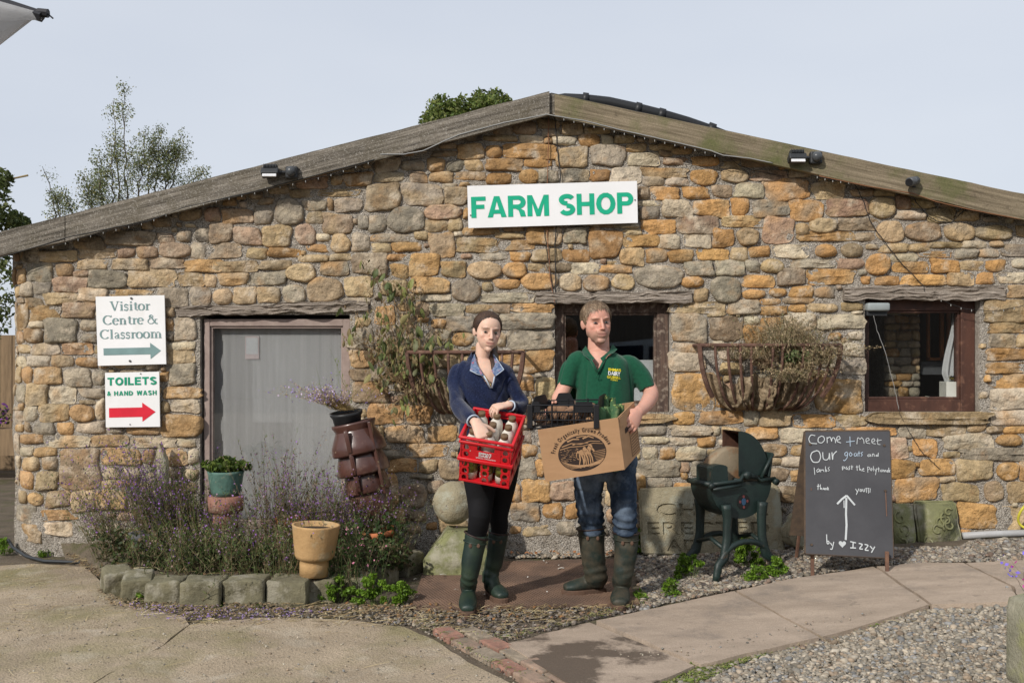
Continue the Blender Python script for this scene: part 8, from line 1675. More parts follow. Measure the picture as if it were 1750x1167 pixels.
def crate(z0, label, upper):
    t = thing('bottle_crate', C3(cw / 2, cd / 2, z0), label, 'crate', 'red bottle crates held by the woman'); tp = .012 if not upper else .004
    mb = MB(); e = .010
    for zz, ex in ((z0 + ch - .012, e), (z0 + ch - .040, e * .8)) if upper else ((z0 + ch - .012, e),):
        h_ = .014
        bx3(mb, -ex, cw + ex, -ex, .006, zz, zz + h_); bx3(mb, -ex, cw + ex, cd - .006, cd + ex, zz, zz + h_); bx3(mb, -ex, .006, .006, cd - .006, zz, zz + h_); bx3(mb, cw - .006, cw + ex, .006, cd - .006, zz, zz + h_)
    if upper: 
        zz = z0 + .0; ex = e * 1.2
        bx3(mb, -ex, cw + ex, -ex, .006, zz, zz + .02); bx3(mb, -ex, cw + ex, cd - .006, cd + ex, zz, zz + .02); bx3(mb, -ex, .006, .006, cd - .006, zz, zz + .02); bx3(mb, cw - .006, cw + ex, .006, cd - .006, zz, zz + .02)
    mb.out('rim', M_REDP, t, True)
    mb = MB(); bx3(mb, .0, cw, .0, cd, z0, z0 + .008); mb.out('base', M_REDP, t)
    mb = MB()
    for x in (0, cw - .008):
        for y in (0, cd - .008): bx3(mb, x, x + .008, y, y + .008, z0, z0 + ch - .01)
    z1 = z0 + ch - .012
    if upper:
        for a_, b_ in ((.010, .058), (cw - .058, cw - .010)): m9 = MB(); holed(m9, a_, b_, z0 + .02, z1 - .03, .0, .004, 2); m9.out('front_post', M_REDP, t)
        for q9 in ((.058, .095, 0, .0045, z0 + .075, z1 - .02), (cw - .095, cw - .058, 0, .0045, z0 + .075, z1 - .02)): m9 = MB(); bx3(m9, *q9); m9.out('front_cheek', M_REDP, t)
        bx3(mb, .058, cw - .058, 0, .005, z0 + .02, z0 + .075)
    else:
        for x in (.005, cw / 2 - .024, cw - .053): m9 = MB(); holed(m9, x, x + .048, z0 + .006, z1, .0, .004, 3); m9.out('front_post', M_REDP, t)
        bx3(mb, 0, cw, -.002, .008, z0, z0 + .014)
    mb.out('front_wall', M_REDP, t)
    mb = MB()
    for k in range(4): bx3(mb, .0, .005, k * .1, k * .1 + .02, z0, z1); bx3(mb, cw - .005, cw, min(k * .1, cd - .03), min(k * .1, cd - .03) + (.05 if k % 2 else .03), z0, z1)
    bx3(mb, .0, .005, 0, cd, z0, z0 + .05); bx3(mb, cw - .005, cw, 0, cd, z0, z0 + .05)
    mb.out('side_wall', M_REDP, t)
    mb = MB(); bx3(mb, 0, cw, cd - .005, cd, z0, z0 + ch * .55)
    if upper:
        zt = z1; bx3(mb, 0, .05, cd - .006, cd, z0 + ch * .5, zt); bx3(mb, cw - .05, cw, cd - .006, cd, z0 + ch * .5, zt)
        bx3(mb, .05, .085, cd - .008, cd, z0 + ch * .5, zt); bx3(mb, cw - .085, cw - .05, cd - .008, cd, z0 + ch * .5, zt); bx3(mb, .085, cw - .085, cd - .012, cd + .004, zt - .004, zt + .012)
    mb.out('back_wall', M_REDP, t); return t, z0
tU, _ = crate(ch - .012, 'upper red crate holding white bottles with brown caps', True)
tL, _ = crate(0, 'lower red crate filled with green labelled cartons', False)
def bottle(x, y, z0, lab, grp, h=.165):
    b = thing('milk_bottle', C3(x, y, z0), lab, 'bottle', grp); R3 = RC
    V, Fc = lathe([(.001, 0), (.034, 0), (.037, .006), (.037, .085), (.033, .108), (.021, .128), (.0165, .136), (.0165, h - .018)], 20); mk('bottle_body', C3(x, y, z0) + V @ R3.T, Fc, M_WHT, b, True)
    V, Fc = lathe([(.019, h - .024), (.0205, h - .022), (.0205, h - .002), (.0185, h), (.001, h)], 20, False); mk('cap', C3(x, y, z0) + V @ R3.T, Fc, M_CAP, b, True)
pos = [('front left', 0, 0), ('front middle', 1, 0), ('front right', 2, 0), ('middle row left', 0, 1), ('centre', 1, 1), ('middle row right', 2, 1), ('back left', 0, 2), ('back middle', 1, 2), ('back right', 2, 2)]
for nm, i, j in pos: bottle(.055 + i * .087, .055 + j * .098, ch, nm + ' white bottle with brown cap in the upper red crate', 'bottles in the upper red crate', .155)
for nm, i, j in pos[:6]:
    x, y = .055 + i * .087 + (.0 if j else .0), .048 + j * .09; b = thing('labelled_carton', C3(x, y, .01), nm + ' green labelled round carton in the lower red crate', 'carton', 'cartons in the lower red crate')
    V, Fc = lathe([(.001, 0), (.036, 0), (.036, .045)], 20); mk('carton_foot', C3(x, y, .01) + V @ RC.T, Fc, M_WHT, b, True)
    V, Fc = lathe([(.0363, .045), (.0363, .122), (.034, .125), (.001, .125)], 20); mk('carton_label', C3(x, y, .01) + V @ RC.T, Fc, M_LAB, b, True)
nC = -RC[:, 1]
def crate_text(body, x0, x1, z0, z1, off=.03):
    V, Fc = fit_text(body, C3(x0, -.0, z0), RC[:, 0], RC[:, 2], x1 - x0, z1 - z0, nC, .003, off); mk('crate_lettering', V, Fc, M_WTH, tU)
zU = ch - .012; crate_text("EMMA'S", .105, .175, zU + .056, zU + .070, .04); crate_text('DAIRY', .105, .175, zU + .040, zU + .054, .04); crate_text('SPECIAL ORGANICS', .09, .20, zU + .028, zU + .036, .02)
# cardboard box
M_CARD = mat('corrugated_cardboard', (.50, .30, .165), (.43, .255, .135), scale=5, rough=.85, bump=.12, bscale=90, stretch=(1, 1, 4), c3=(.40, .23, .12), s3=4, t3=.66)
M_PRINT = plain('brown_print_ink', (.045, .030, .025), .85)
Yf, Ybk = 5.46, 5.735
TLb, TRb, BRb, BLb = P(912, 736, Yf), P(1049, 715, Yf), P(1070.5, 804, Yf + .06), P(932, 823, Yf + .06)
ux = (TRb - TLb); bw = np.linalg.norm(ux); ux /= bw; uz = (TLb - BLb); bh = np.linalg.norm(uz); uz -= ux * (uz @ ux); uz /= np.linalg.norm(uz)
n0 = P(1080.5, 696, Ybk) - TRb; uy = np.cross(uz, ux); uy = uy if uy[1] > 0 else -uy; uy = uy + ux * ((n0 @ ux) / (n0 @ uy)) * .95; bd = float(n0 @ np.cross(uz, ux) / 1.0); bd = abs(bd)
BX = thing('cardboard_box', BLb + ux * bw / 2, 'tilted brown cardboard box printed Fresh Organically Grown Produce around an oval ploughing scene', 'box')
def B3(x, y, z): return BLb + ux * x + uy * y + uz * z
def slabB(nm, a, b, c, d, th):
    V, Fc = prism([a, b, c, d], th); return mk(nm, V, Fc, M_CARD, BX)
slabB('front_panel', B3(0, 0, 0), B3(bw, 0, 0), B3(bw, 0, bh), B3(0, 0, bh), uy * .005)
slabB('back_panel', B3(0, bd, 0), B3(bw, bd, 0), B3(bw, bd, bh), B3(0, bd, bh), -uy * .005)
slabB('side_panel', B3(0, .006, 0), B3(0, bd - .006, 0), B3(0, bd - .006, bh), B3(0, .006, bh), ux * .005)
slabB('side_panel', B3(bw, .006, 0), B3(bw, bd - .006, 0), B3(bw, bd - .006, bh), B3(bw, .006, bh), -ux * .005)
slabB('bottom_panel', B3(.006, .006, .001), B3(bw - .006, .006, .001), B3(bw - .006, bd - .006, .001), B3(.006, bd - .006, .001), uz * .006)
# print on the front: an oval ploughing scene and lettering on an arc
nB = -np.cross(uz, ux); nB = nB if nB[1] < 0 else -nB
def pf(x, z, l=.0015): return B3(x, 0, z) + nB * l
ocx, ocz, orx, orz = bw * .505, bh * .44, bw * .30, bh * .345
el = lambda k, l, n=48: [pf(ocx + orx * k * math.cos(a), ocz + orz * k * math.sin(a), l) for a in np.linspace(0, 2 * math.pi, n, endpoint=False)]
mk('oval_print', el(1, .0012), [tuple(range(48))], M_PRINT, BX)
sky_ = [(math.cos(a), math.sin(a)) for a in np.linspace(.32, math.pi - .32, 24)]
mb = MB(); rs = random.Random(4)
def strokeB(pts, w0, w1=None, l=.0026, clip=.965):
    q = []
    for x, z in pts:
        r = math.hypot(x, z)
        if r > clip: x, z = x / r * clip, z / r * clip
        q.append((ocx + x * orx, ocz + z * orz))
    q = np.array(q); n = len(q); T = np.gradient(q, axis=0) if n > 2 else np.tile(q[-1] - q[0], (n, 1)); T /= np.linalg.norm(T, axis=1)[:, None] + 1e-9
    ww = np.linspace(w0, w1 if w1 is not None else w0, n); S = np.stack([-T[:, 1], T[:, 0]], 1) * ww[:, None] / 2
    return [pf(a, b, l) for a, b in np.concatenate([q + S, q - S])], [(i, i + 1, n + i + 1, n + i) for i in range(n - 1)]
for k in range(9):      # furrows sweeping to the lower right
    a0 = math.pi + .28 + k * .085; x0, z0_ = math.cos(a0) * .97, math.sin(a0) * .97; e = (-.62 + k * .16 + .5, -.80 + .02 * k)
    V, Fc = strokeB([(x0, z0_), ((x0 + e[0]) / 2, (z0_ + e[1]) / 2 - .02), e], .0016, .0065, .0026 + k * .0001); mb.add(V, Fc)
for k in range(8): V, Fc = strokeB([(.42 + .02 * k, -.02 - k * .085), (.98, .02 - k * .10)], .0022, .0034, .0026 + k * .0001); mb.add(V, Fc)
for k in range(5): V, Fc = strokeB([(.30 - .02 * k, -.62 - .05 * k), (.8, -.55 - .07 * k)], .002, .0035, .003); mb.add(V, Fc)
for k in range(60):     # hatched field and hedge
    x, z0_ = rs.uniform(-.92, -.15), rs.uniform(-.35, .35); V, Fc = strokeB([(x, z0_), (x + rs.uniform(.03, .1), z0_ - rs.uniform(.0, .07))], .0014, .002, .0024 + k * .00002); mb.add(V, Fc)
for pts, w0 in (([(-.8, .5), (-.4, .62), (0, .5), (.4, .6), (.8, .5)], .006), ([(-.9, .36), (-.45, .44), (.05, .38), (.5, .46), (.9, .36)], .005), ([(-.55, .74), (-.3, .84), (-.05, .78)], .010), ([(.1, .8), (.35, .88), (.55, .74)], .010), ([(-.15, .9), (.1, .93), (.25, .90)], .007), ([(-.35, .52), (-.2, .56), (.3, .52)], .006)): V, Fc = strokeB(pts, w0, w0 * .5, .0032); mb.add(V, Fc)
mb.out('scene_print', M_CARD, BX)
mb = MB()               # two plough horses as pale shapes
def blobB(cx, cz, rx, rz, l): mb.add([pf(ocx + (cx + rx * math.cos(a)) * orx, ocz + (cz + rz * math.sin(a)) * orz, l) for a in np.linspace(0, 6.283, 16, endpoint=False)], [tuple(range(16))])
for dx, l in ((-.02, .0034), (.17, .0038)):
    blobB(.02 + dx, .05, .16, .15, l); blobB(.14 + dx, .20, .08, .14, l + .0001)
    for i, (a, b, c, d) in enumerate(((-.10, -.05, -.16, -.62), (-.02, -.06, .02, -.66), (.08, -.05, .12, -.66), (.14, -.02, .22, -.58))): V, Fc = strokeB([(a + dx, b), ((a + c) / 2 + dx + .03, (b + d) / 2), (c + dx, d)], .009, .0045, l + .0002 + .0001 * i); mb.add(V, Fc)
blobB(.36, .28, .09, .15, .0042); V, Fc = strokeB([(.36, .25), (.47, .10), (.50, -.0)], .013, .007, .0044); mb.add(V, Fc)
V, Fc = strokeB([(-.16, .16), (-.24, .0), (-.25, -.2)], .008, .003, .0036); mb.add(V, Fc)
mb.out('horses_print', M_CARD, BX)
mb = MB()
for pts, w0 in (([(.0, .18), (.12, .06), (.2, .12)], .002), ([(.05, .05), (.1, -.08)], .002), ([(.3, .38), (.42, .22), (.38, .12)], .0022), ([(.16, .30), (.26, .16), (.3, .0)], .002), ([(.1, -.1), (.1, -.4)], .0016), ([(.26, -.1), (.3, -.4)], .0016)): V, Fc = strokeB(pts, w0, w0, .0050); mb.add(V, Fc)
mb.out('line_print', M_PRINT, BX)
txt = 'Fresh Organically Grown Produce'; arc_x, arc_z = orx * 1.13, orz * 1.16; hgt = bh * .078
wid = []
for c in txt:
    if c == ' ': wid.append(.42); continue
    V, Fc = text_mesh(c, 1.0, .025); wid.append(V[:, 0].max() - V[:, 0].min() + .16)
aa = np.linspace(math.pi - .16, .20, 400); ex = np.array([[ocx + arc_x * math.cos(a), ocz + arc_z * math.sin(a)] for a in aa]); sl = np.concatenate([[0], np.cumsum(np.linalg.norm(np.diff(ex, axis=0), axis=1))])
tot = sum(wid); cur = 0
for c, wd_ in zip(txt, wid):
    s = (cur + wd_ / 2) / tot * sl[-1]; a = np.interp(s, sl, aa); cur += wd_
    if c == ' ': continue
    V, Fc = text_mesh(c, 1.0, .025); ctr = np.array([ocx + arc_x * math.cos(a), ocz + arc_z * math.sin(a)]); tn = np.array([arc_x * math.sin(a), -arc_z * math.cos(a)]); tn /= np.linalg.norm(tn); nr = np.array([-tn[1], tn[0]])
    sc = min(hgt / .72, sl[-1] / tot * 1.0 * 1.12); k = np.array([sl[-1] / tot * .98, hgt / .70]); x = (V[:, 0] - (V[:, 0].max() + V[:, 0].min()) / 2) * k[0]; z_ = V[:, 1] * k[1]
    q = ctr + np.outer(x, tn) + np.outer(z_, nr); mk('box_lettering', [pf(a_, b_, .002) for a_, b_ in q], Fc, M_PRINT, BX)
# marks on the side: flat dark patch for the shade in the hand hole, printed panel outline
def sd(y, z, l=.002): return B3(bw, y, z) + ux * l
mk('hand_hole_shade', [sd(a, b) for a, b in ((bd * .28, bh * .60), (bd * .72, bh * .60), (bd * .72, bh * .70), (bd * .28, bh * .70))], [(0, 1, 2, 3)], M_PRINT, BX)
mb = MB()
for k in range(7): a, b = bd * .55, bh * (.12 + .055 * k); mb.add([sd(a, b), sd(bd * .92, b), sd(bd * .92, b + .0035), sd(a, b + .0035)], [(0, 1, 2, 3)])
for (a, b, c, d) in ((.5, .08, .515, .56), (.95, .08, .962, .56), (.5, .55, .96, .56), (.5, .07, .96, .08)): mb.add([sd(bd * a, bh * b), sd(bd * c, bh * b), sd(bd * c, bh * d), sd(bd * a, bh * d)], [(0, 1, 2, 3)])
mb.out('side_print', M_PRINT, BX)
slabB('flap_tab', sd(bd * .05, bh * .80, .001), sd(bd * .22, bh * .78, .001), sd(bd * .24, bh * .97, .001), sd(bd * .06, bh * .98, .001), ux * .003)
# black vegetable crate sitting on the box
M_BC = plain('black_crate_plastic', (.018, .018, .02), .42); TC = thing('black_crate', P(970, 735, 5.58), 'black lattice plastic crate of potatoes resting on the cardboard box', 'crate')
a0, a1, b1, b0 = P(905.5, 690, 5.47), P(1019, 690, 5.47), P(1038, 680, 5.76), P(938, 682, 5.76)
fx = a1 - a0; fy = b0 - a0; fx_n = fx / np.linalg.norm(fx); up = np.array([.0, 0, 1.]); hC = .135
def K3(u, v, z): return a0 + fx * u + fy * v * (1 - u) + (b1 - a1) * v * u + up * (z - hC) - fx_n * 0
mb = MB()
def bar(a, b, r=.004): mb.tube([a, b], r, 4)
for (u0, v0, u1, v1, n) in ((0, 0, 1, 0, 12), (0, 1, 1, 1, 12), (0, 0, 0, 1, 8), (1, 0, 1, 1, 8)):
    for z in (.0, .045, .09, hC - .008): bar(K3(u0, v0, z), K3(u1, v1, z), .005 if z in (.09, .0) else .004)
    for k in range(n + 1): u, v = u0 + (u1 - u0) * k / n, v0 + (v1 - v0) * k / n; bar(K3(u, v, 0), K3(u, v, .09 if k % 4 else hC), .0022 if k % 4 else .005)
    m2 = n * 2
    for k in range(m2): u, v = u0 + (u1 - u0) * k / m2, v0 + (v1 - v0) * k / m2; u2, v2 = u0 + (u1 - u0) * (k + 1) / m2, v0 + (v1 - v0) * (k + 1) / m2; bar(K3(u, v, .045), K3(u2, v2, .09), .0016)
mb.out('lattice', M_BC, TC)
mb = MB()
for v in (0, 1):
    for u in (0, 1): mb.box(K3(u, v, .065), (.03, .03, .13), bev=.004)
for v in (0,):
    for (u0, u1) in ((.0, .16), (.64, .96)):
        q = [K3(u0, v, .09), K3(u1, v, .09), K3(u1 - .02, v, hC + .012), K3(u0 + .06, v, hC + .012)]; V, Fc = prism(q, (0, .006, 0)); mb.add(V, Fc)
mb.out('corner_post', M_BC, TC)
def hump(u0, u1, v0, v1, nm):
    pts = []
    for k in range(11):
        s_ = k / 10; u, v = u0 + (u1 - u0) * s_, v0 + (v1 - v0) * s_; z = hC - .02 + .055 * min(1, math.sin(s_ * math.pi) * 1.6); pts.append((K3(u, v, hC - .05), K3(u, v, z)))
    V = [p[0] for p in pts] + [p[1] for p in pts]; V += [p + np.array([.005, .005, 0]) for p in V]; n = 11
    Fc = [(i, i + 1, n + i + 1, n + i) for i in range(n - 1)] + [(2 * n + i, 3 * n + i, 3 * n + i + 1, 2 * n + i + 1) for i in range(n - 1)] + [(n + i, n + i + 1, 3 * n + i + 1, 3 * n + i) for i in range(n - 1)]
    mk(nm, V, Fc, M_BC, TC)
hump(0, 0, .05, .95, 'handle'); hump(1, 1, .05, .95, 'handle'); hump(.1, .42, 1, 1, 'handle')
V, Fc = prism([K3(.02, .02, .01), K3(.98, .02, .01), K3(.98, .98, .01), K3(.02, .98, .01)], (0, 0, .005)); mk('floor', V, Fc, M_BC, TC)
rs = random.Random(12); M_POT = mat('earthy_potato', (.30, .17, .10), (.17, .10, .06), scale=14, rough=.95, bump=.4, bscale=60)
pl = ['left', 'middle', 'right']
for i in range(16):
    u, v = .10 + .8 * ((i * .37) % 1), .14 + .72 * ((i * .61) % 1); V, Fc = ellipsoid(K3(u, v, .045 + .032 * (i % 2) + rs.uniform(0, .012)), (rs.uniform(.034, .05), .03, .028), 14, 10, M=rot(0, rs.uniform(-.4, .4), rs.uniform(0, 3)))
    o = mk('potato', V, Fc, M_POT, None, True); tag(o, 'earthy brown potato heaped in the black crate on the box', 'potato', 'potatoes in the black crate')
# leeks standing in the box
M_LEEK = mat('leek_leaf', (.10, .21, .09), (.055, .13, .065), scale=10, rough=.6, bump=.2, bscale=60, stretch=(4, 4, .4), c3=(.26, .34, .16), s3=14, t3=.60, trans=.1); M_LCUT = plain('pale_leek_cut', (.36, .45, .15), .7)
lk = [(1027, 728, 1024, 698, 12, 5.55, 'widest cut leek at the front of the box'), (1040, 728, 1036, 697, 10, 5.60, 'cut leek right of the widest one in the box'), (1052, 722, 1050, 694, 8.5, 5.58, 'leek leaning at the right corner of the box'), (1062, 716, 1060, 693, 7, 5.62, 'thin leek nearest the right side of the box'), (1036, 710, 1034, 678, 7, 5.68, 'tall leek at the back of the bunch with ragged leaves'), (1048, 705, 1046, 682, 6, 5.69, 'second tall leek at the back of the bunch')]
for i, (xa, ya, xb, yb_2, r, Yl, lab) in enumerate(lk):
    a, b = P(xa, ya + 22, Yl), P(xb, yb_2, Yl - .01); rr = r * Yl / F; ob = thing('leek', a, lab, 'leek', 'leeks in the cardboard box'); rs = np.random.RandomState(i)
    V, Fc = tube([a, a + (b - a) * .5, b], [rr * .7, rr * .85, rr], 16, cap=False); th = np.arctan2(V[:, 1] - a[1], V[:, 0] - a[0]); V[:, 2] += (V[:, 2] > b[2] - .01) * (.012 * np.sin(th * 3 + i)); mk('outer_leaf', V, Fc, M_LEEK, ob, True)
    for k in range(3):
        r2 = rr * (.78 - .24 * k); V, Fc = tube([a + (b - a) * .6, b + [0, 0, .004 * k]], [r2, r2 * (1 + .1 * k)], 12, cap=False); mk('inner_leaf', V, Fc, M_LCUT if k % 2 == 0 else M_LEEK, ob, True)
    if i in (0, 4, 2):
        for k in range(3):
            an = rs.uniform(0, 6.28); d = np.array([math.cos(an), math.sin(an) * .5, 0]) * rr; tip = b + d * 1.8 + [0, 0, rs.uniform(.01, .035)]; s = np.cross(d, [0, 0, 1]); s = s / np.linalg.norm(s) * .008
            mk('leaf_tip', [b + d - s * 1.4 - [0, 0, .03], b + d + s * 1.4 - [0, 0, .03], tip + s * .4, tip - s * .4], [(0, 1, 2, 3)], M_LEEK, ob)
# ================================================================ things beyond and behind
M_FENCE = mat('fence_board', (.26, .18, .105), (.16, .11, .065), scale=6, rough=.85, bump=.3, stretch=(4, 1, .5))
fe = thing('garden_fence', (-6.2, 12.5, 0), 'brown board fence beyond the left corner of the building', 'fence')
first = None
for i in range(22):
    p = np.array([-7.9 + i * .155, 12.5, .85])
    if first is None: first = MB().box(p, (.145, .02, 1.7)).out('board', M_FENCE, fe); p0 = p
    else: clone(first, fe, p - p0)
MB().box((-6.3, 12.53, 1.4), (3.5, .05, .08)).out('rail', M_FENCE, fe)
MB().box((-6.3, 12.53, .4), (3.5, .05, .08)).out('rail', M_FENCE, fe)
# an open barn across the yard, added to darken the pane reflections, and a parked car: behind the camera, seen in the window panes
M_BARN = mat('dark_barn_cladding', (.12, .105, .09), (.07, .06, .05), scale=3, rough=.9, stretch=(6, 1, .4))
bn = thing('backdrop_barn', (0, -17, 0), 'dark timber barn added across the yard to darken the window reflections', 'barn')
MB().box((1, -17, 2.6), (34, 1, 5.2)).out('wall', M_BARN, bn)
V, Fc = prism([(-17, -15.9, 5.0), (19, -15.9, 5.0), (19, -19, 6.4), (-17, -19, 6.4)], (0, 0, .12)); mk('roof', V, Fc, M_ROOF, bn)
car = thing('parked_car', (2.3, -2.6, 0), 'silver blue car parked across the yard behind the camera', 'car')
M_CAR = plain('silver_blue_paint', (.30, .36, .42), .25, coat=.5, bump=0); M_CG = plain('dark_car_glass', (.01, .015, .03), .05, bump=0); M_TY = plain('tyre_rubber', (.02, .02, .02), .8)
prof = [(-2.1, .35), (-2.15, .8), (-1.95, 1.1), (-1.35, 1.15), (-.75, 1.62), (.2, 1.72), (1.1, 1.62), (1.75, 1.15), (2.1, 1.0), (2.15, .4)]
def carx(p, y0, y1, s=1): return [(2.3 + a * s, y0, b) for a, b in p], (0, y1 - y0, 0)
V, Fc = prism(*carx(prof[:4] + prof[7:], -3.5, -1.8)); mk('body', V, Fc, M_CAR, car)
V, Fc = prism([(2.3 - 1.3, -3.35, 1.14), (2.3 - .75, -3.3, 1.62), (2.3 + .2, -3.3, 1.72), (2.3 + 1.1, -3.3, 1.62), (2.3 + 1.7, -3.35, 1.14)], (0, 1.42, 0)); mk('cabin', V, Fc, M_CAR, car)
for a0, a1, b0, b1 in ((-1.1, -.1, -.68, -.1), (0, 1.35, 0, 1.0)):
    V, Fc = prism([(2.3 + a0, -1.872, 1.17), (2.3 + b0, -1.872, 1.58), (2.3 + b1, -1.872, 1.60), (2.3 + a1, -1.872, 1.17)], (0, .008, 0)); mk('window', V, Fc, M_CG, car)
for a in (-1.3, 1.35):
    for y in (-3.45, -1.95):
        MB().tube([(2.3 + a, y, .32), (2.3 + a, y + .2, .32)], .32, 24).out('wheel', M_TY, car)
# trees
M_LEAFF = mat('sycamore_leaves', (.075, .105, .022), (.035, .055, .012), attr=True, scale=3, rough=.6, bump=0, trans=.25, v=(.8, 1.2))
M_BARK = mat('bark', (.12, .10, .08), (.06, .05, .04), scale=12, rough=.95, bump=.5)
GP = [(.075, .115, .028), (.05, .085, .02), (.10, .13, .03), (.06, .08, .02)]
c0 = P(800, 235, 26); t = thing('sycamore_tree', (c0[0], 26, 0), 'dense rounded green treetop showing above the left roof slope near the ridge', 'tree')
cen = [P(760 + RN.uniform(-30, 115), 190 + RN.uniform(-12, 60), 26 + RN.uniform(-1, 1)) for _ in range(26)]
cen = [q for q in cen if abs(q[0] - c0[0]) < 1.25] + [P(x, y, 26) for x, y in ((820, 172), (845, 170), (790, 180), (760, 192), (740, 206), (858, 178), (800, 200))]
leafcloud(9000, cen, .30, .055, [(.13, .18, .045), (.09, .135, .03), (.17, .20, .05), (.10, .12, .03)], 3, parent=t, m=M_LEAFF); MB().tube([(c0[0], 26, 0), (c0[0], 26, 6)], [.25, .12], 8).out('trunk', M_BARK, t)
# birch saplings
M_BIRCH = mat('birch_leaves', (0, 0, 0), attr=True, scale=3, rough=.6, bump=0, trans=.3, v=(.8, 1.2))
BP = [(.18, .22, .11), (.22, .25, .13), (.13, .16, .08), (.27, .25, .09)]
def birch(label, stems, seed, Yt, leaves, base, spread=.25):
    t = thing('birch_sapling', (base[0], Yt, 0), label, 'tree', 'young birches behind the left roof slope'); rs = random.Random(seed)
    trunk = MB(); cen = []; rad = []; br = MB()
    for (x0, y0, x1, y1, wd) in stems:
        a, b = P(x0, y0, Yt), P(x1, y1, Yt); L = np.linalg.norm(b - a); n = 10
        pts = [a + (b - a) * i / n + np.array([rs.uniform(-.02, .02), rs.uniform(-.05, .05), 0]) for i in range(n + 1)]
        trunk.tube(pts, np.linspace(.012, .003, n + 1), 5)
        for _ in range(int(16 * wd)):
            k = rs.random() ** .8; q = a + (b - a) * k; ln = (1 - k * .85) * spread * rs.uniform(.4, 1.3) * wd; an = rs.uniform(0, 6.28)
            e = q + np.array([math.cos(an) * ln, math.sin(an) * ln, ln * rs.uniform(.5, 1.3)])
            br.tube([q, (q + e) / 2 + [0, 0, ln * .1], e], [.004, .003, .0015], 4)
            for s in (.45, .7, .9, 1.0): cen.append(q + (e - q) * s); rad.append(.07 + .08 * rs.random())
    trunk.out('trunk', M_BARK, t); br.out('branches', M_BARK, t)['kind'] = 'stuff'
    leafcloud(int(leaves * 1.35), cen, rad, .0145, BP, seed, parent=t, m=M_BIRCH)
Yt = 13.
birch('tall slender birch with airy foliage rising above the left roof slope', [(215, 360, 212, 152, 1.0), (205, 360, 192, 170, .8), (195, 370, 190, 250, .9), (235, 350, 250, 225, 1.0), (180, 375, 168, 260, .8)], 5, Yt, 4200, P(210, 400, Yt))
birch('bushier birch right of the tallest one above the left roof slope', [(265, 345, 275, 222, 1.1), (290, 335, 310, 232, 1.0), (250, 350, 262, 240, 1.1), (305, 330, 352, 292, .6), (280, 340, 292, 250, 1.2)], 9, Yt + .5, 4600, P(280, 380, Yt + .5))
birch('low thin birch at the left of the group above the left roof slope', [(110, 385, 74, 285, .8), (130, 380, 108, 330, .7), (95, 385, 92, 330, .6)], 12, Yt, 1100, P(110, 400, Yt), .16)
birch('small birch between the low thin one and the tall one', [(160, 375, 142, 300, .9), (150, 380, 160, 318, .8), (175, 370, 172, 300, .8)], 15, Yt - .3, 1300, P(160, 400, Yt), .18)
t = thing('hawthorn_tree', (-6.2, 12, 0), 'dark leafed tree at the left edge of the photo above the roof end', 'tree')
cen = [P(x, y, 11.5 + RN.uniform(-.5, .5)) for x, y in [(-30, 330), (-10, 320), (5, 305), (-5, 345), (12, 372), (30, 378), (-20, 370), (-40, 350), (-60, 320), (-60, 380), (2, 385), (42, 380), (-80, 350), (-10, 430), (0, 470), (-30, 460), (-40, 510), (5, 520), (-10, 550), (-50, 570)]]
leafcloud(3600, cen, [.20, .17, .12, .20, .15, .11, .2, .2, .25, .25, .14, .07, .25, .22, .2, .22, .22, .2, .2, .25], .034, [(.09, .12, .035), (.06, .085, .025), (.12, .14, .045)], 6, parent=t, m=M_BIRCH)
MB().tube([P(-60, 520, 11.5), P(-30, 400, 11.5), P(-10, 340, 11.5)], [.09, .06, .02], 8).out('trunk', M_BARK, t)
MB().tube([P(-12, 318, 11.5), P(20, 306, 11.5), P(48, 300, 11.5)], [.012, .01, .012], 6).out('branch', plain('pale_twig', (.28, .21, .10), .8), t)
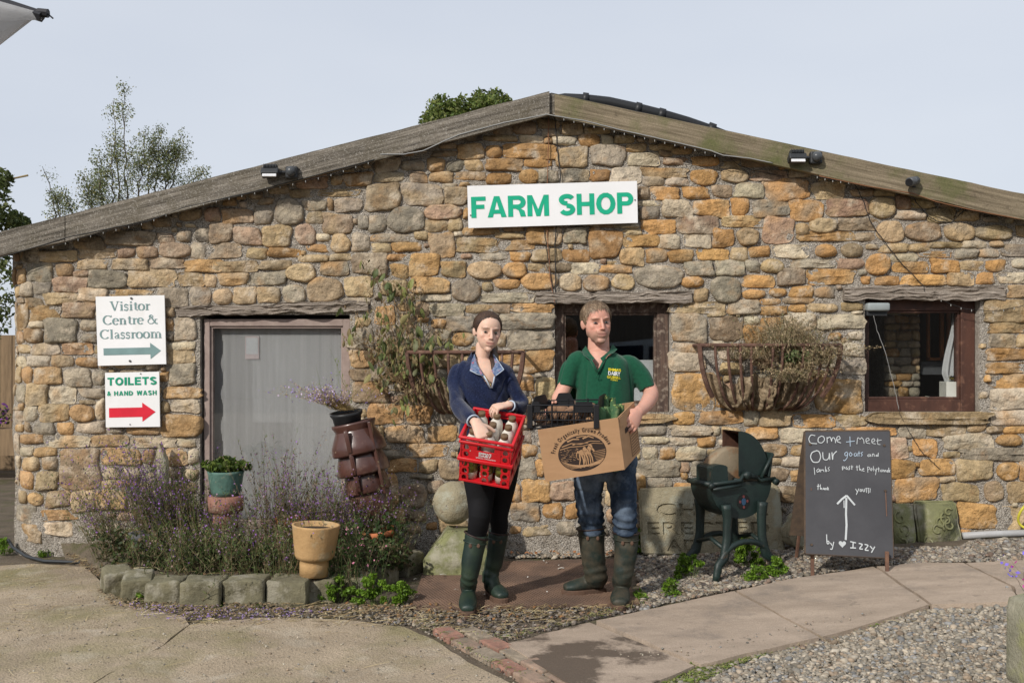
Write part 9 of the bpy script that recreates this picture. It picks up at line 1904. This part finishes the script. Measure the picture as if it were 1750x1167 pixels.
# parasol: one corner hangs into the frame at the top left
t = thing('white_parasol', (-1.3, 1.0, 0), 'corner of a white fabric parasol with dark tip at the top left', 'parasol')
tipc = np.array([-.472, 1.0, 1.5 + 578 / F]); ctr = np.array([-1.28, 1.0, 2.13]); hd = ctr[0] - tipc[0]
cor = [tipc, ctr + [0, -hd, tipc[2] - ctr[2]], ctr + [hd, 0, tipc[2] - ctr[2]], ctr + [0, -hd * -1, tipc[2] - ctr[2]]]
cor = [np.array(tipc), np.array([ctr[0], 1.0 + .8, tipc[2]]), np.array([2 * ctr[0] - tipc[0], 1.0, tipc[2]]), np.array([ctr[0], 1.0 - .8, tipc[2]])]
M_FAB = mat('white_parasol_fabric', (.78, .77, .76), (.70, .69, .68), rough=.85, bump=.1, trans=.3); V = []; Fc = []
for i in range(4):
    a, b = cor[i], cor[(i + 1) % 4]; n = 12; base = len(V)
    for r in range(6):
        for k in range(n + 1):
            u = k / n; e = a + (b - a) * u; e = e + (ctr - e) * [.06, .06, 0] * math.sin(u * math.pi); p = ctr + (e - ctr) * r / 5; p = p - [0, 0, .02 * math.sin(r / 5 * math.pi)]; V.append(p)
    for k in range(n + 1):
        u = k / n; e = a + (b - a) * u; e = e + (ctr - e) * [.06, .06, 0] * math.sin(u * math.pi); V.append(e - [0, 0, .075 * min(1, 4 * u + .1, 4 * (1 - u) + .1)] + (ctr - e) * [.03, .03, 0] * (1 + math.sin(u * 30)) * .6)
    for r in range(6):
        for k in range(n): q = base + r * (n + 1) + k; Fc.append((q, q + 1, q + n + 2, q + n + 1))
mk('canopy', V, Fc, M_FAB, t, True)
M_TIP = plain('dark_tip', (.03, .03, .035), .5)
for c in cor:
    d = (c - ctr); d[2] = 0; d /= np.linalg.norm(d)
    MB().tube([ctr + [0, 0, -.03], c + [0, 0, -.004]], .006, 6).out('rib', M_TIP, t)
    MB().tube([c - d * .004, c + d * .006 - [0, 0, .001]], .0045, 8).tube([c + d * .004, c + d * .011 + [0, 0, -.006]], .0009, 6).out('tip', M_TIP, t)
MB().tube([ctr + [0, 0, .05], (ctr[0], 1.0, 0)], .02, 12).out('pole', M_TIP, t)
MB().box((ctr[0], 1.0, .04), (.5, .5, .08), bev=.01).out('base', M_DK, t)
# hose and basket at the foot of the left corner
cable([(14, 922, 7.35), (22, 935, 7.3), (45, 950, 7.15), (75, 958, 7.05), (130, 960, 7.0), (200, 958, 6.95)], plain('black_hose', (.04, .045, .05), .5), 'black hose lying round the foot of the left corner', .012, nm='hose', cat='hose', wob=.0)
# planter beyond the left corner
t = thing('fence_planter', (-7.0, 11.6, 0), 'planter of purple flowers far behind the left corner of the wall', 'planter')
MB().box((-6.2, 11.6, .45), (1.6, .3, .3)).out('trough', M_FENCE, t)
leafcloud(1500, [(-6.0 - i * .12, 11.6, .75) for i in range(8)], .16, .025, [(.25, .08, .38), (.05, .08, .02), (.04, .07, .02)], 8, parent=t, m=M_BIRCH, name='flowers')
print('objects', len(bpy.data.objects))
